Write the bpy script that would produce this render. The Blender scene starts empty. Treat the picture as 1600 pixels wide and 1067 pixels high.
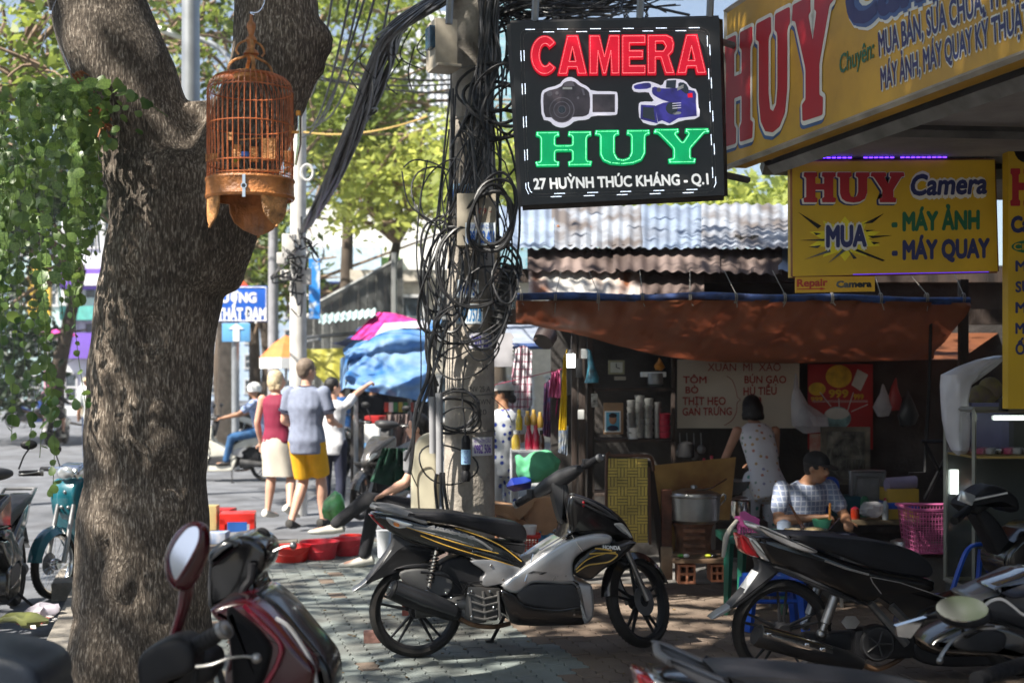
import bpy,bmesh,math,random
import numpy as np
from mathutils import Vector,Matrix,noise

R=math.radians
SC=bpy.context.scene
C=SC.collection
random.seed(7)
rng=np.random.default_rng(7)

# ---------------------------------------------------------------- camera, sky, sun, exposure
F,CX,HY,CH=2000.0,800.0,589.0,1.6       # focal length, principal column, horizon row (photograph pixels), eye height
cam_d=bpy.data.cameras.new('camera');cam=bpy.data.objects.new('camera',cam_d);C.objects.link(cam)
cam.location=(0,0,CH);cam.rotation_euler=(R(90),0,0)
cam_d.sensor_width=36;cam_d.lens=45;cam_d.shift_y=(HY -533.5) /1600
cam_d.clip_end=1500;cam_d.clip_start=0.05
cam_d.dof.use_dof=True;cam_d.dof.focus_distance=6.4;cam_d.dof.aperture_fstop=2.6;cam_d.dof.aperture_blades=9
SC.camera=cam
SUN_EL,SUN_AZ=50.0,233.0                     # azimuth measured clockwise from +Y (behind and left of the viewer)
W=bpy.data.worlds.new('World');SC.world=W;W.use_nodes=True
wn=W.node_tree
sky=wn.nodes.new('ShaderNodeTexSky');sky.sky_type='NISHITA';sky.sun_disc=False
sky.sun_elevation=R(SUN_EL);sky.sun_rotation=R(SUN_AZ);sky.dust_density=1.5
wn.links.new(sky.outputs[0],wn.nodes['Background'].inputs[0]);wn.nodes['Background'].inputs[1].default_value=0.065
sl=bpy.data.lights.new('sun','SUN');sl.energy=5.0;sl.angle=R(0.55);sl.color=(1,.94,.84)
so=bpy.data.objects.new('sun',sl);C.objects.link(so)
_a=R(SUN_AZ);_e=R(SUN_EL)
SUNV=Vector((math.sin(_a) *math.cos(_e),math.cos(_a) *math.cos(_e),math.sin(_e)))
so.rotation_euler=SUNV.to_track_quat('Z','Y').to_euler()
SC.view_settings.view_transform='Standard';SC.view_settings.look='None'
SC.view_settings.exposure=1.42;SC.view_settings.gamma=1.0
try:SC.view_settings.use_curve_mapping=False
except Exception:pass
SC.cycles.max_bounces=7;SC.cycles.transparent_max_bounces=12;SC.cycles.use_denoising=True

# ---------------------------------------------------------------- helpers: places
def P(px,py,Y):return Vector(((px -CX) /F*Y,Y,CH -(py -HY) /F*Y))
def G(px,py,z=0.0):
    Y=(CH -z) *F/(py -HY);return Vector(((px -CX) /F*Y,Y,z))
def plane(pt,n):                                # the place on a plane that lies on a sight line
    pt=Vector(pt);n=Vector(n).normalized();c=Vector((0,0,CH));k=(pt -c).dot(n)
    def hit(px,py,off=0.0):
        d=Vector(((px -CX) /F,1,-(py -HY) /F));return c+d*((k) /d.dot(n)) +n*off
    hit.n=n
    return hit
def lerp(a,b,t):return a+(b -a) *t
def interp(pts,t):
    n=len(pts) -1;f=min(max(t,0),.99999) *n;i=int(f);return Vector(pts[i]).lerp(Vector(pts[i+1]),f -i)
def smooth_path(pts,m=6):
    pts=[Vector(p) for p in pts];out=[]
    for i in range(len(pts) -1):
        p0=pts[max(i -1,0)];p1=pts[i];p2=pts[i+1];p3=pts[min(i+2,len(pts) -1)]
        for k in range(m):
            t=k/m
            out.append(.5*((2*p1) +(p2 -p0) *t+(2*p0 -5*p1+4*p2 -p3) *t*t+(3*p1 -p0 -3*p2+p3) *t ** 3))
    out.append(pts[-1]);return out
def smooth_ring(pts,m=4):
    n=len(pts);pts=[Vector(p) for p in pts];out=[]
    for i in range(n):
        p0,p1,p2,p3=pts[i -1],pts[i],pts[(i+1) % n],pts[(i+2) % n]
        for k in range(m):
            t=k/m
            out.append(.5*((2*p1) +(p2 -p0) *t+(2*p0 -5*p1+4*p2 -p3) *t*t+(3*p1 -p0 -3*p2+p3) *t ** 3))
    return out
def chaikin(pts,it=1):
    pts=[Vector(p) for p in pts]
    for _ in range(it):
        q=[]
        for i in range(len(pts)):
            a,b=pts[i],pts[(i+1) % len(pts)];q += [a*.75+b*.25,a*.25+b*.75]
        pts=q
    return pts
def area2(p):return .5*sum(p[i][0] *p[(i+1) % len(p)][1] -p[(i+1) % len(p)][0] *p[i][1] for i in range(len(p)))
def inset(pts,d):                               # move a 2-D outline inwards (d > 0)
    n=len(pts);s=1 if area2(pts) >0 else -1;out=[]
    for i in range(n):
        a,b,c=Vector(pts[i -1][:2]),Vector(pts[i][:2]),Vector(pts[(i+1) % n][:2])
        e1=(b -a);e2=(c -b)
        if e1.length <1e-9 or e2.length <1e-9:out.append(b);continue
        e1.normalize();e2.normalize()
        n1=Vector((-e1.y,e1.x));n2=Vector((-e2.y,e2.x));m=n1+n2
        if m.length <1e-6:m=n1.copy()
        m.normalize();k=min(1/max(m.dot(n1),.35),1.8)
        out.append(b+m*(d*k*s))
    return out

# ---------------------------------------------------------------- helpers: meshes
_text_cache={}
def text_geo(body,off=0.0,ext=0.0,shear=0.0):
    if off >0:                                   # heavier weight: the glyphs repeated a little to all sides
        v,f=text_geo(body,0.0,ext,shear);vv,ff=[],[]
        for k in range(9):
            a=k*math.pi/4;dx,dy=(0,0) if k == 8 else (math.cos(a) *off*1.9,math.sin(a) *off*1.9);b=len(vv)
            vv += [(x+dx,y+dy,z+.00012*k) for x,y,z in v];ff += [tuple(b+i for i in t) for t in f]
        return vv,ff
    off=0.0
    key=(body,off,ext,shear)
    if key in _text_cache:return _text_cache[key]
    c=bpy.data.curves.new('lettering','FONT');c.body=body;c.offset=off;c.extrude=ext;c.shear=shear;c.resolution_u=3
    o=bpy.data.objects.new('lettering',c);C.objects.link(o)
    dg=bpy.context.evaluated_depsgraph_get();m=bpy.data.meshes.new_from_object(o.evaluated_get(dg))
    v=[tuple(x.co) for x in m.vertices];f=[tuple(p.vertices) for p in m.polygons]
    bpy.data.objects.remove(o);bpy.data.curves.remove(c);bpy.data.meshes.remove(m)
    _text_cache[key] =(v,f);return v,f
CAP=0.727
INV={}
class MB:
    def __init__(s,local=False):s.v=[];s.f=[];s.local=local;s.M=None
    def add(s,vs,fs):
        b=len(s.v)
        s.v += [(s.M @ Vector(v)) if s.M else Vector(v) for v in vs]
        s.f += [tuple(b+i for i in f) for f in fs];return s
    def box(s,c,size,rot=None,ch=0.0):
        c=Vector(c);x,y,z=[k/2 for k in size];Rm=rot if rot is not None else Matrix.Identity(3)
        if isinstance(rot,(int,float)):Rm=Matrix.Rotation(rot,3,'Z')
        if ch <= 0:
            vs=[c+Rm @ Vector((a*x,b*y,d*z)) for a in (-1,1) for b in (-1,1) for d in (-1,1)]
            return s.add(vs,[(0,1,3,2),(4,6,7,5),(0,4,5,1),(2,3,7,6),(0,2,6,4),(1,5,7,3)])
        ch=min(ch,x*.9,y*.9,z*.9)
        bm=bmesh.new();bmesh.ops.create_cube(bm,size=2)
        for v in bm.verts:v.co=Vector((v.co.x*x,v.co.y*y,v.co.z*z))
        bmesh.ops.bevel(bm,geom=bm.edges[:],offset=ch,segments=2,profile=.6,affect='EDGES')
        vs=[c+Rm @ v.co for v in bm.verts];fs=[tuple(v.index for v in f.verts) for f in bm.faces];bm.free()
        return s.add(vs,fs)
    def tube(s,path,r,n=8,caps=True,closed=False,flat=1.0,up=None):
        path=[Vector(p) for p in path];m=len(path);rr=r if hasattr(r,'__len__') else [r] *m
        if len(rr) != m:rr=[float(np.interp(i/(m -1),np.linspace(0,1,len(rr)),rr)) for i in range(m)]
        vs=[];prev=None
        for i,p in enumerate(path):
            a=path[i -1] if (i >0 or closed) else p;b=path[(i+1) % m] if (i <m -1 or closed) else p
            t=(b -a)
            if t.length <1e-9:t=Vector((0,0,1))
            t.normalize()
            if prev is None:
                u=Vector(up) if up is not None else (Vector((0,0,1)) if abs(t.z) <.9 else Vector((1,0,0)))
            else:u=prev
            u=(u -t*u.dot(t))
            if u.length <1e-6:u=t.orthogonal()
            u.normalize();prev=u;w=t.cross(u)
            for k in range(n):
                an=2*math.pi*k/n;vs.append(p+(u*math.cos(an) *flat+w*math.sin(an)) *rr[i])
        fs=[]
        for i in range(m if closed else m -1):
            j=(i+1) % m
            for k in range(n):l=(k+1) % n;fs.append((i*n+k,i*n+l,j*n+l,j*n+k))
        if caps and not closed:fs += [tuple(range(n))[::-1],tuple((m -1) *n+k for k in range(n))]
        return s.add(vs,fs)
    def lathe(s,prof,n=24,c=(0,0,0),M=None,caps=True,arc=2*math.pi):
        c=Vector(c);Mx=M if M is not None else Matrix.Identity(3);vs=[];m=len(prof)
        for (r,z) in prof:
            for k in range(n):a=arc*k/n;vs.append(c+Mx @ Vector((r*math.cos(a),r*math.sin(a),z)))
        fs=[]
        for i in range(m -1):
            for k in range(n):l=(k+1) % n;fs.append((i*n+k,i*n+l,(i+1) *n+l,(i+1) *n+k))
        if caps:
            if prof[0][0] >1e-6:fs.append(tuple(range(n))[::-1])
            if prof[-1][0] >1e-6:fs.append(tuple((m -1) *n+k for k in range(n)))
        return s.add(vs,fs)
    def ball(s,c,r,n=12,M=None,sc=(1,1,1)):
        prof=[(math.sin(math.pi*i/(n // 2+2)),-math.cos(math.pi*i/(n // 2+2))) for i in range(n // 2+3)]
        prof[0] =(1e-4,-1);prof[-1] =(1e-4,1)
        Mx=(M if M is not None else Matrix.Identity(3)) @ Matrix.Diagonal(Vector(sc)) *r
        return s.lathe(prof,n,c,Mx,caps=True)
    def prism(s,pts,fa,fb):                    # outline (2-D) -> solid between two mappings
        n=len(pts);vs=[fa(p) for p in pts] +[fb(p) for p in pts]
        fs=[tuple(range(n)),tuple(range(2*n -1,n -1,-1))] +[(i,i+n,(i+1) % n+n,(i+1) % n)[::-1] for i in range(n)]
        return s.add(vs,fs)
    def slab(s,pts,w,D=.02,lat=0.0,K=4,m=3,sm=True):   # soft-edged body: outline in (along, up), half width w (number or function)
        if sm:pts=[(p[0],p[1]) for p in smooth_ring([(a,b,0) for a,b in pts],m)]
        wf=w if callable(w) else (lambda a,z:w)
        rings=[]
        for k in range(K+1):
            a=k/K*math.pi/2;q=inset(pts,D*(1 -math.cos(a)) +1e-5);rings.append((q,a))
        n=len(pts);vs=[];order=[(-1,k) for k in range(K,-1,-1)] +[(1,k) for k in range(K+1)]
        for sg,k in order:
            q,a=rings[k]
            for p in q:
                ww=wf(p[0],p[1]);d=min(D,ww*.95);vs.append((p[0],lat+sg*(ww -d+d*math.sin(a)),p[1]))
        m2=len(order);fs=[]
        for i in range(m2 -1):
            for k in range(n):l=(k+1) % n;fs.append((i*n+k,i*n+l,(i+1) *n+l,(i+1) *n+k))
        fs += [tuple(range(n))[::-1],tuple((m2 -1) *n+k for k in range(n))]
        return s.add(vs,fs)
    def loft(s,secs,n=16,caps=True):           # (centre, rx, ry[, X axis, Y axis])
        vs=[]
        for q in secs:
            c=Vector(q[0]);X=Vector(q[3]) if len(q) >3 else Vector((1,0,0));Y=Vector(q[4]) if len(q) >4 else Vector((0,1,0))
            for k in range(n):a=2*math.pi*k/n;vs.append(c+X*(q[1] *math.cos(a)) +Y*(q[2] *math.sin(a)))
        fs=[];m=len(secs)
        for i in range(m -1):
            for k in range(n):l=(k+1) % n;fs.append((i*n+k,i*n+l,(i+1) *n+l,(i+1) *n+k))
        if caps:fs += [tuple(range(n))[::-1],tuple((m -1) *n+k for k in range(n))]
        return s.add(vs,fs)
    def grid(s,fn,nu,nv):
        vs=[fn(i/nu,j/nv) for j in range(nv+1) for i in range(nu+1)]
        return s.add(vs,[(j*(nu+1) +i,j*(nu+1) +i+1,(j+1) *(nu+1) +i+1,(j+1) *(nu+1) +i) for j in range(nv) for i in range(nu)])
    def text(s,body,ll,lr,ul,off=0.0,ext=0.0,shear=0.0,nrm=None):
        v,f=text_geo(body,off,ext,shear)
        if not v:return s
        ll,lr,ul=Vector(ll),Vector(lr),Vector(ul);x0=min(a[0] for a in v);x1=max(a[0] for a in v);U=lr -ll;V=ul -ll
        N=nrm if nrm is not None else U.cross(V).normalized()
        return s.add([ll+U*((a[0] -x0) /(x1 -x0)) +V*(a[1] /CAP) +N*a[2] for a in v],f)
    def build(s,name,mat,parent=None,smooth=38,sub=0):
        me=bpy.data.meshes.new(name);vs=s.v
        if parent is not None and not s.local:
            q=parent
            while q.parent is not None:q=q.parent
            I=INV.get(q.name)
            if I is not None:vs=[I @ v for v in vs]
        me.from_pydata([tuple(v) for v in vs],[],s.f);me.validate()
        mats=mat if isinstance(mat,(list,tuple)) else [mat]
        for m_ in mats:me.materials.append(m_)
        if smooth:
            me.polygons.foreach_set('use_smooth',[True] *len(me.polygons));me.set_sharp_from_angle(angle=R(smooth))
        me.update()
        o=bpy.data.objects.new(name,me);C.objects.link(o)
        if parent is not None:o.parent=parent
        if sub:
            md=o.modifiers.new('sub','SUBSURF');md.levels=sub;md.render_levels=sub
        return o
def tag(o,label=None,cat=None,group=None,kind=None):
    if label:o['label'] =label
    if cat:o['category'] =cat
    if group:o['group'] =group
    if kind:o['kind'] =kind
    return o
def thing(name,label,cat,loc=(0,0,0),rz=0.0,group=None):
    o=bpy.data.objects.new(name,None);C.objects.link(o);o.empty_display_size=.1
    o.location=loc;o.rotation_euler=(0,0,rz);tag(o,label,cat,group)
    INV[o.name] =(Matrix.Translation(Vector(loc)) @ Matrix.Rotation(rz,4,'Z')).inverted();return o
def solo(name,mb,mat,label=None,cat=None,group=None,kind=None,smooth=38):
    xs=np.array([tuple(v) for v in mb.v]);c=Vector(((xs[:,0].min() +xs[:,0].max()) /2,(xs[:,1].min() +xs[:,1].max()) /2,xs[:,2].min()))
    mb.v=[v -c for v in mb.v];o=mb.build(name,mat,None,smooth);o.location=c;return tag(o,label,cat,group,kind)
def struct(name,mb,mat,smooth=0,parent=None):
    o=mb.build(name,mat,parent,smooth)
    if parent is None:o['kind'] ='structure'
    return o
def dup(root,loc,rz=0,label=None,group=None):
    r=root.copy();C.objects.link(r);r.location=loc;r.rotation_euler=(0,0,rz)
    if label:r['label'] =label
    if group:r['group'] =group
    for ch in list(root.children):
        c=ch.copy();C.objects.link(c);c.parent=r
        for g in list(ch.children):d=g.copy();C.objects.link(d);d.parent=c
    return r
def remeshed(mb,vox=.012,it=4,fac=.6):
    me=bpy.data.meshes.new('body');me.from_pydata([tuple(v) for v in mb.v],[],mb.f)
    o=bpy.data.objects.new('body',me);C.objects.link(o)
    md=o.modifiers.new('r','REMESH');md.mode='VOXEL';md.voxel_size=vox
    if it:sm=o.modifiers.new('s','SMOOTH');sm.iterations=it;sm.factor=fac
    dg=bpy.context.evaluated_depsgraph_get();m2=bpy.data.meshes.new_from_object(o.evaluated_get(dg))
    out=MB(mb.local);out.v=[v.co.copy() for v in m2.vertices];out.f=[tuple(p.vertices) for p in m2.polygons]
    bpy.data.objects.remove(o);bpy.data.meshes.remove(me);bpy.data.meshes.remove(m2);return out

# ---------------------------------------------------------------- helpers: materials
_mats={}
def mat(name,col,rough=.6,metal=0.0,var=.12,scale=6.0,bump=0.0,bscale=None,coat=0.0,emit=0.0,col2=None,dirt=0.0,trans=0.0,stretch=None,spec=.5,alpha=1.0,thr=None,world=False):
    if name in _mats:return _mats[name]
    m=bpy.data.materials.new(name);m.use_nodes=True;nt=m.node_tree;b=nt.nodes['Principled BSDF'];_mats[name] =m
    L=nt.links.new;tc=nt.nodes.new('ShaderNodeTexCoord');mp=nt.nodes.new('ShaderNodeMapping');co=nt.nodes.new('ShaderNodeNewGeometry').outputs['Position'] if world else tc.outputs['Object'];L(co,mp.inputs[0])
    if stretch:mp.inputs['Scale'].default_value=stretch
    no=nt.nodes.new('ShaderNodeTexNoise');no.inputs['Scale'].default_value=scale;no.inputs['Detail'].default_value=6;L(mp.outputs[0],no.inputs['Vector'])
    c=Vector(col);c2=Vector(col2) if col2 else c*(1 -min(var*2.2,.9));c1=c if col2 else c*(1+var*.8)
    cr=nt.nodes.new('ShaderNodeValToRGB');cr.color_ramp.elements[0].position=thr[0] if thr else .3;cr.color_ramp.elements[1].position=thr[1] if thr else .7
    cr.color_ramp.elements[0].color=(*c2,1);cr.color_ramp.elements[1].color=(*[min(x,1) for x in c1],1);L(no.outputs['Fac'],cr.inputs[0])
    src=cr.outputs[0]
    if dirt >0:
        n2=nt.nodes.new('ShaderNodeTexNoise');n2.inputs['Scale'].default_value=scale*.37;n2.inputs['Detail'].default_value=8;n2.inputs['Roughness'].default_value=.7;L(co,n2.inputs['Vector'])
        r2=nt.nodes.new('ShaderNodeMapRange');r2.inputs[1].default_value=.48;r2.inputs[2].default_value=.72;r2.inputs[4].default_value=dirt;L(n2.outputs['Fac'],r2.inputs[0])
        mx=nt.nodes.new('ShaderNodeMix');mx.data_type='RGBA';L(r2.outputs[0],mx.inputs[0]);L(src,mx.inputs[6]);mx.inputs[7].default_value=(.07,.05,.035,1);src=mx.outputs[2]
    L(src,b.inputs['Base Color']);b.inputs['Metallic'].default_value=metal
    rr=nt.nodes.new('ShaderNodeMapRange');rr.inputs[3].default_value=max(rough -.08,.02);rr.inputs[4].default_value=min(rough+.12,1);L(no.outputs['Fac'],rr.inputs[0]);L(rr.outputs[0],b.inputs['Roughness'])
    b.inputs['Coat Weight'].default_value=coat;b.inputs['Coat Roughness'].default_value=.06;b.inputs['Specular IOR Level'].default_value=spec
    if emit:L(src,b.inputs['Emission Color']);b.inputs['Emission Strength'].default_value=emit
    if trans:b.inputs['Transmission Weight'].default_value=trans;b.inputs['IOR'].default_value=1.3
    if alpha <1:b.inputs['Alpha'].default_value=alpha
    if bump:
        n3=nt.nodes.new('ShaderNodeTexNoise');n3.inputs['Scale'].default_value=bscale or scale*5;n3.inputs['Detail'].default_value=5;L(mp.outputs[0],n3.inputs['Vector'])
        bp=nt.nodes.new('ShaderNodeBump');bp.inputs['Strength'].default_value=min(bump,1);bp.inputs['Distance'].default_value=.02;L(n3.outputs['Fac'],bp.inputs['Height']);L(bp.outputs[0],b.inputs['Normal'])
    return m
def leafmat(name,c1,c2,tr=.45,scale=1.2,rough=.5):
    m=bpy.data.materials.new(name);m.use_nodes=True;nt=m.node_tree;b=nt.nodes['Principled BSDF'];L=nt.links.new
    tc=nt.nodes.new('ShaderNodeTexCoord');no=nt.nodes.new('ShaderNodeTexNoise');no.inputs['Scale'].default_value=scale;no.inputs['Detail'].default_value=3;L(tc.outputs['Object'],no.inputs['Vector'])
    oi=nt.nodes.new('ShaderNodeObjectInfo');ad=nt.nodes.new('ShaderNodeMath');ad.operation='MULTIPLY_ADD';L(oi.outputs['Random'],ad.inputs[0]);ad.inputs[1].default_value=.25;L(no.outputs['Fac'],ad.inputs[2])
    cr=nt.nodes.new('ShaderNodeValToRGB');cr.color_ramp.elements[0].position=.4;cr.color_ramp.elements[1].position=.78
    cr.color_ramp.elements[0].color=(*c1,1);cr.color_ramp.elements[1].color=(*c2,1);L(ad.outputs[0],cr.inputs[0]);L(cr.outputs[0],b.inputs['Base Color']);b.inputs['Roughness'].default_value=rough
    t=nt.nodes.new('ShaderNodeBsdfTranslucent');hs=nt.nodes.new('ShaderNodeHueSaturation');hs.inputs['Value'].default_value=1.6;hs.inputs['Hue'].default_value=.485;L(cr.outputs[0],hs.inputs['Color']);L(hs.outputs[0],t.inputs[0])
    mx=nt.nodes.new('ShaderNodeMixShader');mx.inputs[0].default_value=tr;L(b.outputs[0],mx.inputs[1]);L(t.outputs[0],mx.inputs[2]);L(mx.outputs[0],nt.nodes['Material Output'].inputs[0]);return m
def pattern_mat(name,base,spots,scale=30,thr=.35,rough=.8):    # printed cloth: dots or motifs
    m=bpy.data.materials.new(name);m.use_nodes=True;nt=m.node_tree;b=nt.nodes['Principled BSDF'];L=nt.links.new
    tc=nt.nodes.new('ShaderNodeTexCoord');vo=nt.nodes.new('ShaderNodeTexVoronoi');vo.inputs['Scale'].default_value=scale;vo.inputs['Randomness'].default_value=.45;L(tc.outputs['Object'],vo.inputs['Vector'])
    lt=nt.nodes.new('ShaderNodeMath');lt.operation='LESS_THAN';lt.inputs[1].default_value=thr;L(vo.outputs['Distance'],lt.inputs[0])
    if isinstance(spots,tuple):spots=[spots]
    cr=nt.nodes.new('ShaderNodeValToRGB');cr.color_ramp.interpolation='CONSTANT'
    cr.color_ramp.elements[0].color=(*spots[0],1);cr.color_ramp.elements[1].color=(*spots[-1],1);cr.color_ramp.elements[1].position=(len(spots) -1) /len(spots)
    for i,c in enumerate(spots[1:-1]):e=cr.color_ramp.elements.new((i+1) /len(spots));e.color=(*c,1)
    L(vo.outputs['Color'],cr.inputs[0]);mx=nt.nodes.new('ShaderNodeMix');mx.data_type='RGBA';L(lt.outputs[0],mx.inputs[0]);mx.inputs[6].default_value=(*base,1);L(cr.outputs[0],mx.inputs[7])
    L(mx.outputs[2],b.inputs['Base Color']);b.inputs['Roughness'].default_value=rough;return m
def check_mat(name,a,b_,scale=25,w=.22,rough=.85):            # woven check: thin lines both ways
    m=bpy.data.materials.new(name);m.use_nodes=True;nt=m.node_tree;b=nt.nodes['Principled BSDF'];L=nt.links.new
    tc=nt.nodes.new('ShaderNodeTexCoord');sp=nt.nodes.new('ShaderNodeSeparateXYZ');L(tc.outputs['Object'],sp.inputs[0]);fs=[]
    for k in ('X','Y','Z'):
        mu=nt.nodes.new('ShaderNodeMath');mu.operation='MULTIPLY';mu.inputs[1].default_value=scale;L(sp.outputs[k],mu.inputs[0])
        fr=nt.nodes.new('ShaderNodeMath');fr.operation='FRACT';L(mu.outputs[0],fr.inputs[0])
        lt=nt.nodes.new('ShaderNodeMath');lt.operation='LESS_THAN';lt.inputs[1].default_value=w;L(fr.outputs[0],lt.inputs[0]);fs.append(lt)
    ad=nt.nodes.new('ShaderNodeMath');ad.operation='MAXIMUM';L(fs[0].outputs[0],ad.inputs[0]);L(fs[2].outputs[0],ad.inputs[1])
    mx=nt.nodes.new('ShaderNodeMix');mx.data_type='RGBA';L(ad.outputs[0],mx.inputs[0]);mx.inputs[6].default_value=(*a,1);mx.inputs[7].default_value=(*b_,1)
    L(mx.outputs[2],b.inputs['Base Color']);b.inputs['Roughness'].default_value=rough;return m

BLK=mat('black_gloss',(.006,.006,.007),.16,coat=.5,var=.3,dirt=.12)
MATTE=mat('black_plastic',(.014,.014,.016),.5,spec=.28,var=.2,bump=.15,bscale=300)
DGREY=mat('dark_grey_plastic',(.045,.045,.048),.45,spec=.35,var=.15,bump=.1,bscale=200)
RUB=mat('rubber',(.020,.0195,.019),.75,spec=.25,var=.2,bump=.2,bscale=120,dirt=.35)
SEATM=mat('seat_vinyl',(.014,.014,.017),.42,spec=.35,var=.2,bump=.25,bscale=260)
SILV=mat('silver_paint',(.55,.55,.56),.28,metal=.6,coat=.5,var=.10,dirt=.22)
CHR=mat('chrome',(.75,.75,.76),.14,metal=1,var=.08)
ALU=mat('aluminium',(.42,.42,.42),.38,metal=1,var=.15,dirt=.2)
STEEL=mat('dull_steel',(.28,.28,.28),.5,metal=.8,var=.2,dirt=.3)
GOLD=mat('gold_stripe',(.75,.45,.08),.4,var=.1)
WHT=mat('white_paint',(.78,.78,.76),.5,var=.05)
WGLOSS=mat('white_gloss',(.78,.78,.76),.25,coat=.5,var=.04)
REDL=mat('red_lens',(.35,.01,.015),.12,coat=1,var=.1)
AMB=mat('amber_lens',(.8,.22,.02),.15,coat=1,var=.1)
CLEAR=mat('clear_lens',(.65,.67,.68),.08,metal=.6,coat=1,var=.1)
GLASS=mat('clear_glass',(.9,.95,.93),.03,trans=1.0,var=.02)
MIRROR=mat('mirror_glass',(.62,.64,.66),.02,metal=1,var=.0)
def lambert(name,col,rough=.7,**k):return mat(name,col,rough,**k)
# ---------------------------------------------------------------- ground
KD=Vector((-.262,1,0)).normalized()                 # direction of the kerb and of the shop fronts
def kerb_x(Y):return -3.33 -.262*(Y -9.67)
asph=mat('asphalt',(.15,.158,.175),.82,var=.22,scale=2.2,bump=.5,bscale=90,dirt=.25)
mb=MB();mb.add([(-260,-40,-.13),(260,-40,-.13),(260,700,-.13),(-260,700,-.13)],[(0,1,2,3)]);struct('road',mb,asph)
# sidewalk slab with a rounded corner towards the crossing street
YC=12.6
poly=[(kerb_x(-6),-6)]
poly += [(kerb_x(Y),Y) for Y in np.linspace(-4,10.6,8)]
c0=Vector((kerb_x(10.6),10.6));c2=Vector((kerb_x(YC) +2.0,YC));c1=Vector((kerb_x(YC),YC))
for t in np.linspace(.15,1,7):q=c0*(1 -t) ** 2+c1*2*t*(1 -t) +c2*t*t;poly.append((q.x,q.y))
poly += [(-.9,YC+.05),(-.45,YC+.3),(-.5,17.0),(12,17.0),(12,-6)]
base_m=mat('sidewalk_bed',(.14,.125,.11),.9,var=.25,scale=3,bump=.4,bscale=60,dirt=.3)
sw=MB();n=len(poly);sw.add([(x,y,-.13) for x,y in poly] +[(x,y,-.018) for x,y in poly],[tuple(range(n,2*n))] +[(i,(i+1) % n,(i+1) % n+n,i+n) for i in range(n)])
sidewalk=struct('sidewalk',sw,base_m)
# kerb stones
km=mat('kerb_concrete',(.30,.27,.23),.85,var=.25,scale=5,bump=.4,bscale=60,dirt=.3)
edge=[Vector((x,y,0)) for x,y in poly[1:17]]
seg=[];
for a,b in zip(edge[:-1],edge[1:]):
    L_=(b -a).length;k=max(1,round(L_/.8))
    for i in range(k):seg.append((a.lerp(b,i/k),a.lerp(b,(i+1) /k)))
for a,b in seg:
    if a.y <4:continue
    d=(b -a);ang=math.atan2(d.y,d.x);mid=(a+b) /2;nn=Vector((d.y,-d.x,0)).normalized()
    if nn.x <0 and mid.y <10:nn=-nn
    if mid.y >= 10 and nn.y >0:nn=-nn
    m_=MB();m_.box(mid+nn*.085+Vector((0,0,-.06)),(d.length -.012,.16,.145),ang,.012)
    m_.build('kerb_stone',km,sidewalk)
# interlocking wavy pavers
pv_m=mat('paver',(.205,.235,.225),.75,col2=(.12,.125,.115),scale=2.2,bump=.35,bscale=90,dirt=.6,world=True,thr=(.32,.62))
pv_b=mat('paver_brown',(.19,.145,.11),.78,col2=(.10,.07,.052),scale=2.2,bump=.35,bscale=90,dirt=.65,world=True,thr=(.32,.62))
PW,PL=.112,.225
def paver_mesh():
    w,l=PW/2 -.0025,PL/2 -.003;o=[]
    N=14;A=.008
    for i in range(N+1):t=i/N;o.append((w+A*math.sin(4*math.pi*t),-l+2*l*t))
    for i in range(N+1):t=1 -i/N;o.append((-w+A*math.sin(4*math.pi*t),-l+2*l*t))
    q=[(v.x,v.y) for v in inset(o,.003)];m=MB(True);n=len(o)
    m.add([(x,y,-.02) for x,y in o] +[(x,y,-.003) for x,y in o] +[(x,y,0) for x,y in q],[tuple(range(2*n,3*n))] +[(i+k*n,(i+1) % n+k*n,(i+1) % n+(k+1) *n,i+(k+1) *n) for k in (0,1) for i in range(n)])
    return m
pm=paver_mesh();proto=None;cells=[];ang=math.atan2(KD.y,KD.x) -R(90)
Rz=Matrix.Rotation(ang,3,'Z');o0=Vector((-.6,9.0,0))
for i in range(-75,60):
    for j in range(-34,38):
        p=o0+Rz @ Vector((i*PW,j*PL+(PL/2 if i % 2 else 0),0))
        if p.y >12.45 or p.y <4.9 or p.x <kerb_x(p.y) +.27 or p.x >4.4:continue
        if p.y >10.6:
            if p.x <kerb_x(10.6) +.3+(p.y -10.6) *.95:continue
        if abs(p.x) >p.y*.43:continue
        cells.append(p)
def vis(p):                                           # roughly: how large the paver shows, and whether it shows at all
    px=CX+p.x/p.y*F;py=HY+CH/p.y*F
    if py >1080 or px <335 or px >1170:return -1
    return py -(250 if (590 <px <1040 and py >1000) else 0)
cells.sort(key=vis,reverse=True)
rest=[MB(),MB()]
pv_proto=[None,None]
for k,p in enumerate(cells):
    br=1 if (p.x >.15+.2*math.sin(p.y*2)) or random.random() <.015 else 0
    dz=random.uniform(-.002,.002);tilt=Matrix.Rotation(random.uniform(-.012,.012),3,'X') @ Matrix.Rotation(random.uniform(-.015,.015),3,'Y')
    if k <298:
        if pv_proto[br] is None:pv_proto[br] =pm.build('paver',[pv_m,pv_b][br],sidewalk,0);o=pv_proto[br]
        else:o=pv_proto[br].copy();C.objects.link(o);o.name='paver'
        o.location=p+Vector((0,0,dz));o.rotation_euler=(Rz @ tilt).to_euler()
    else:rest[br].add([p+Vector((0,0,dz)) +Rz @ (tilt @ v) for v in pm.v],pm.f)
for r_,m_ in zip(rest,(pv_m,pv_b)):
    o=r_.build('pavers',m_,sidewalk,0);o['kind'] ='stuff'
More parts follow.
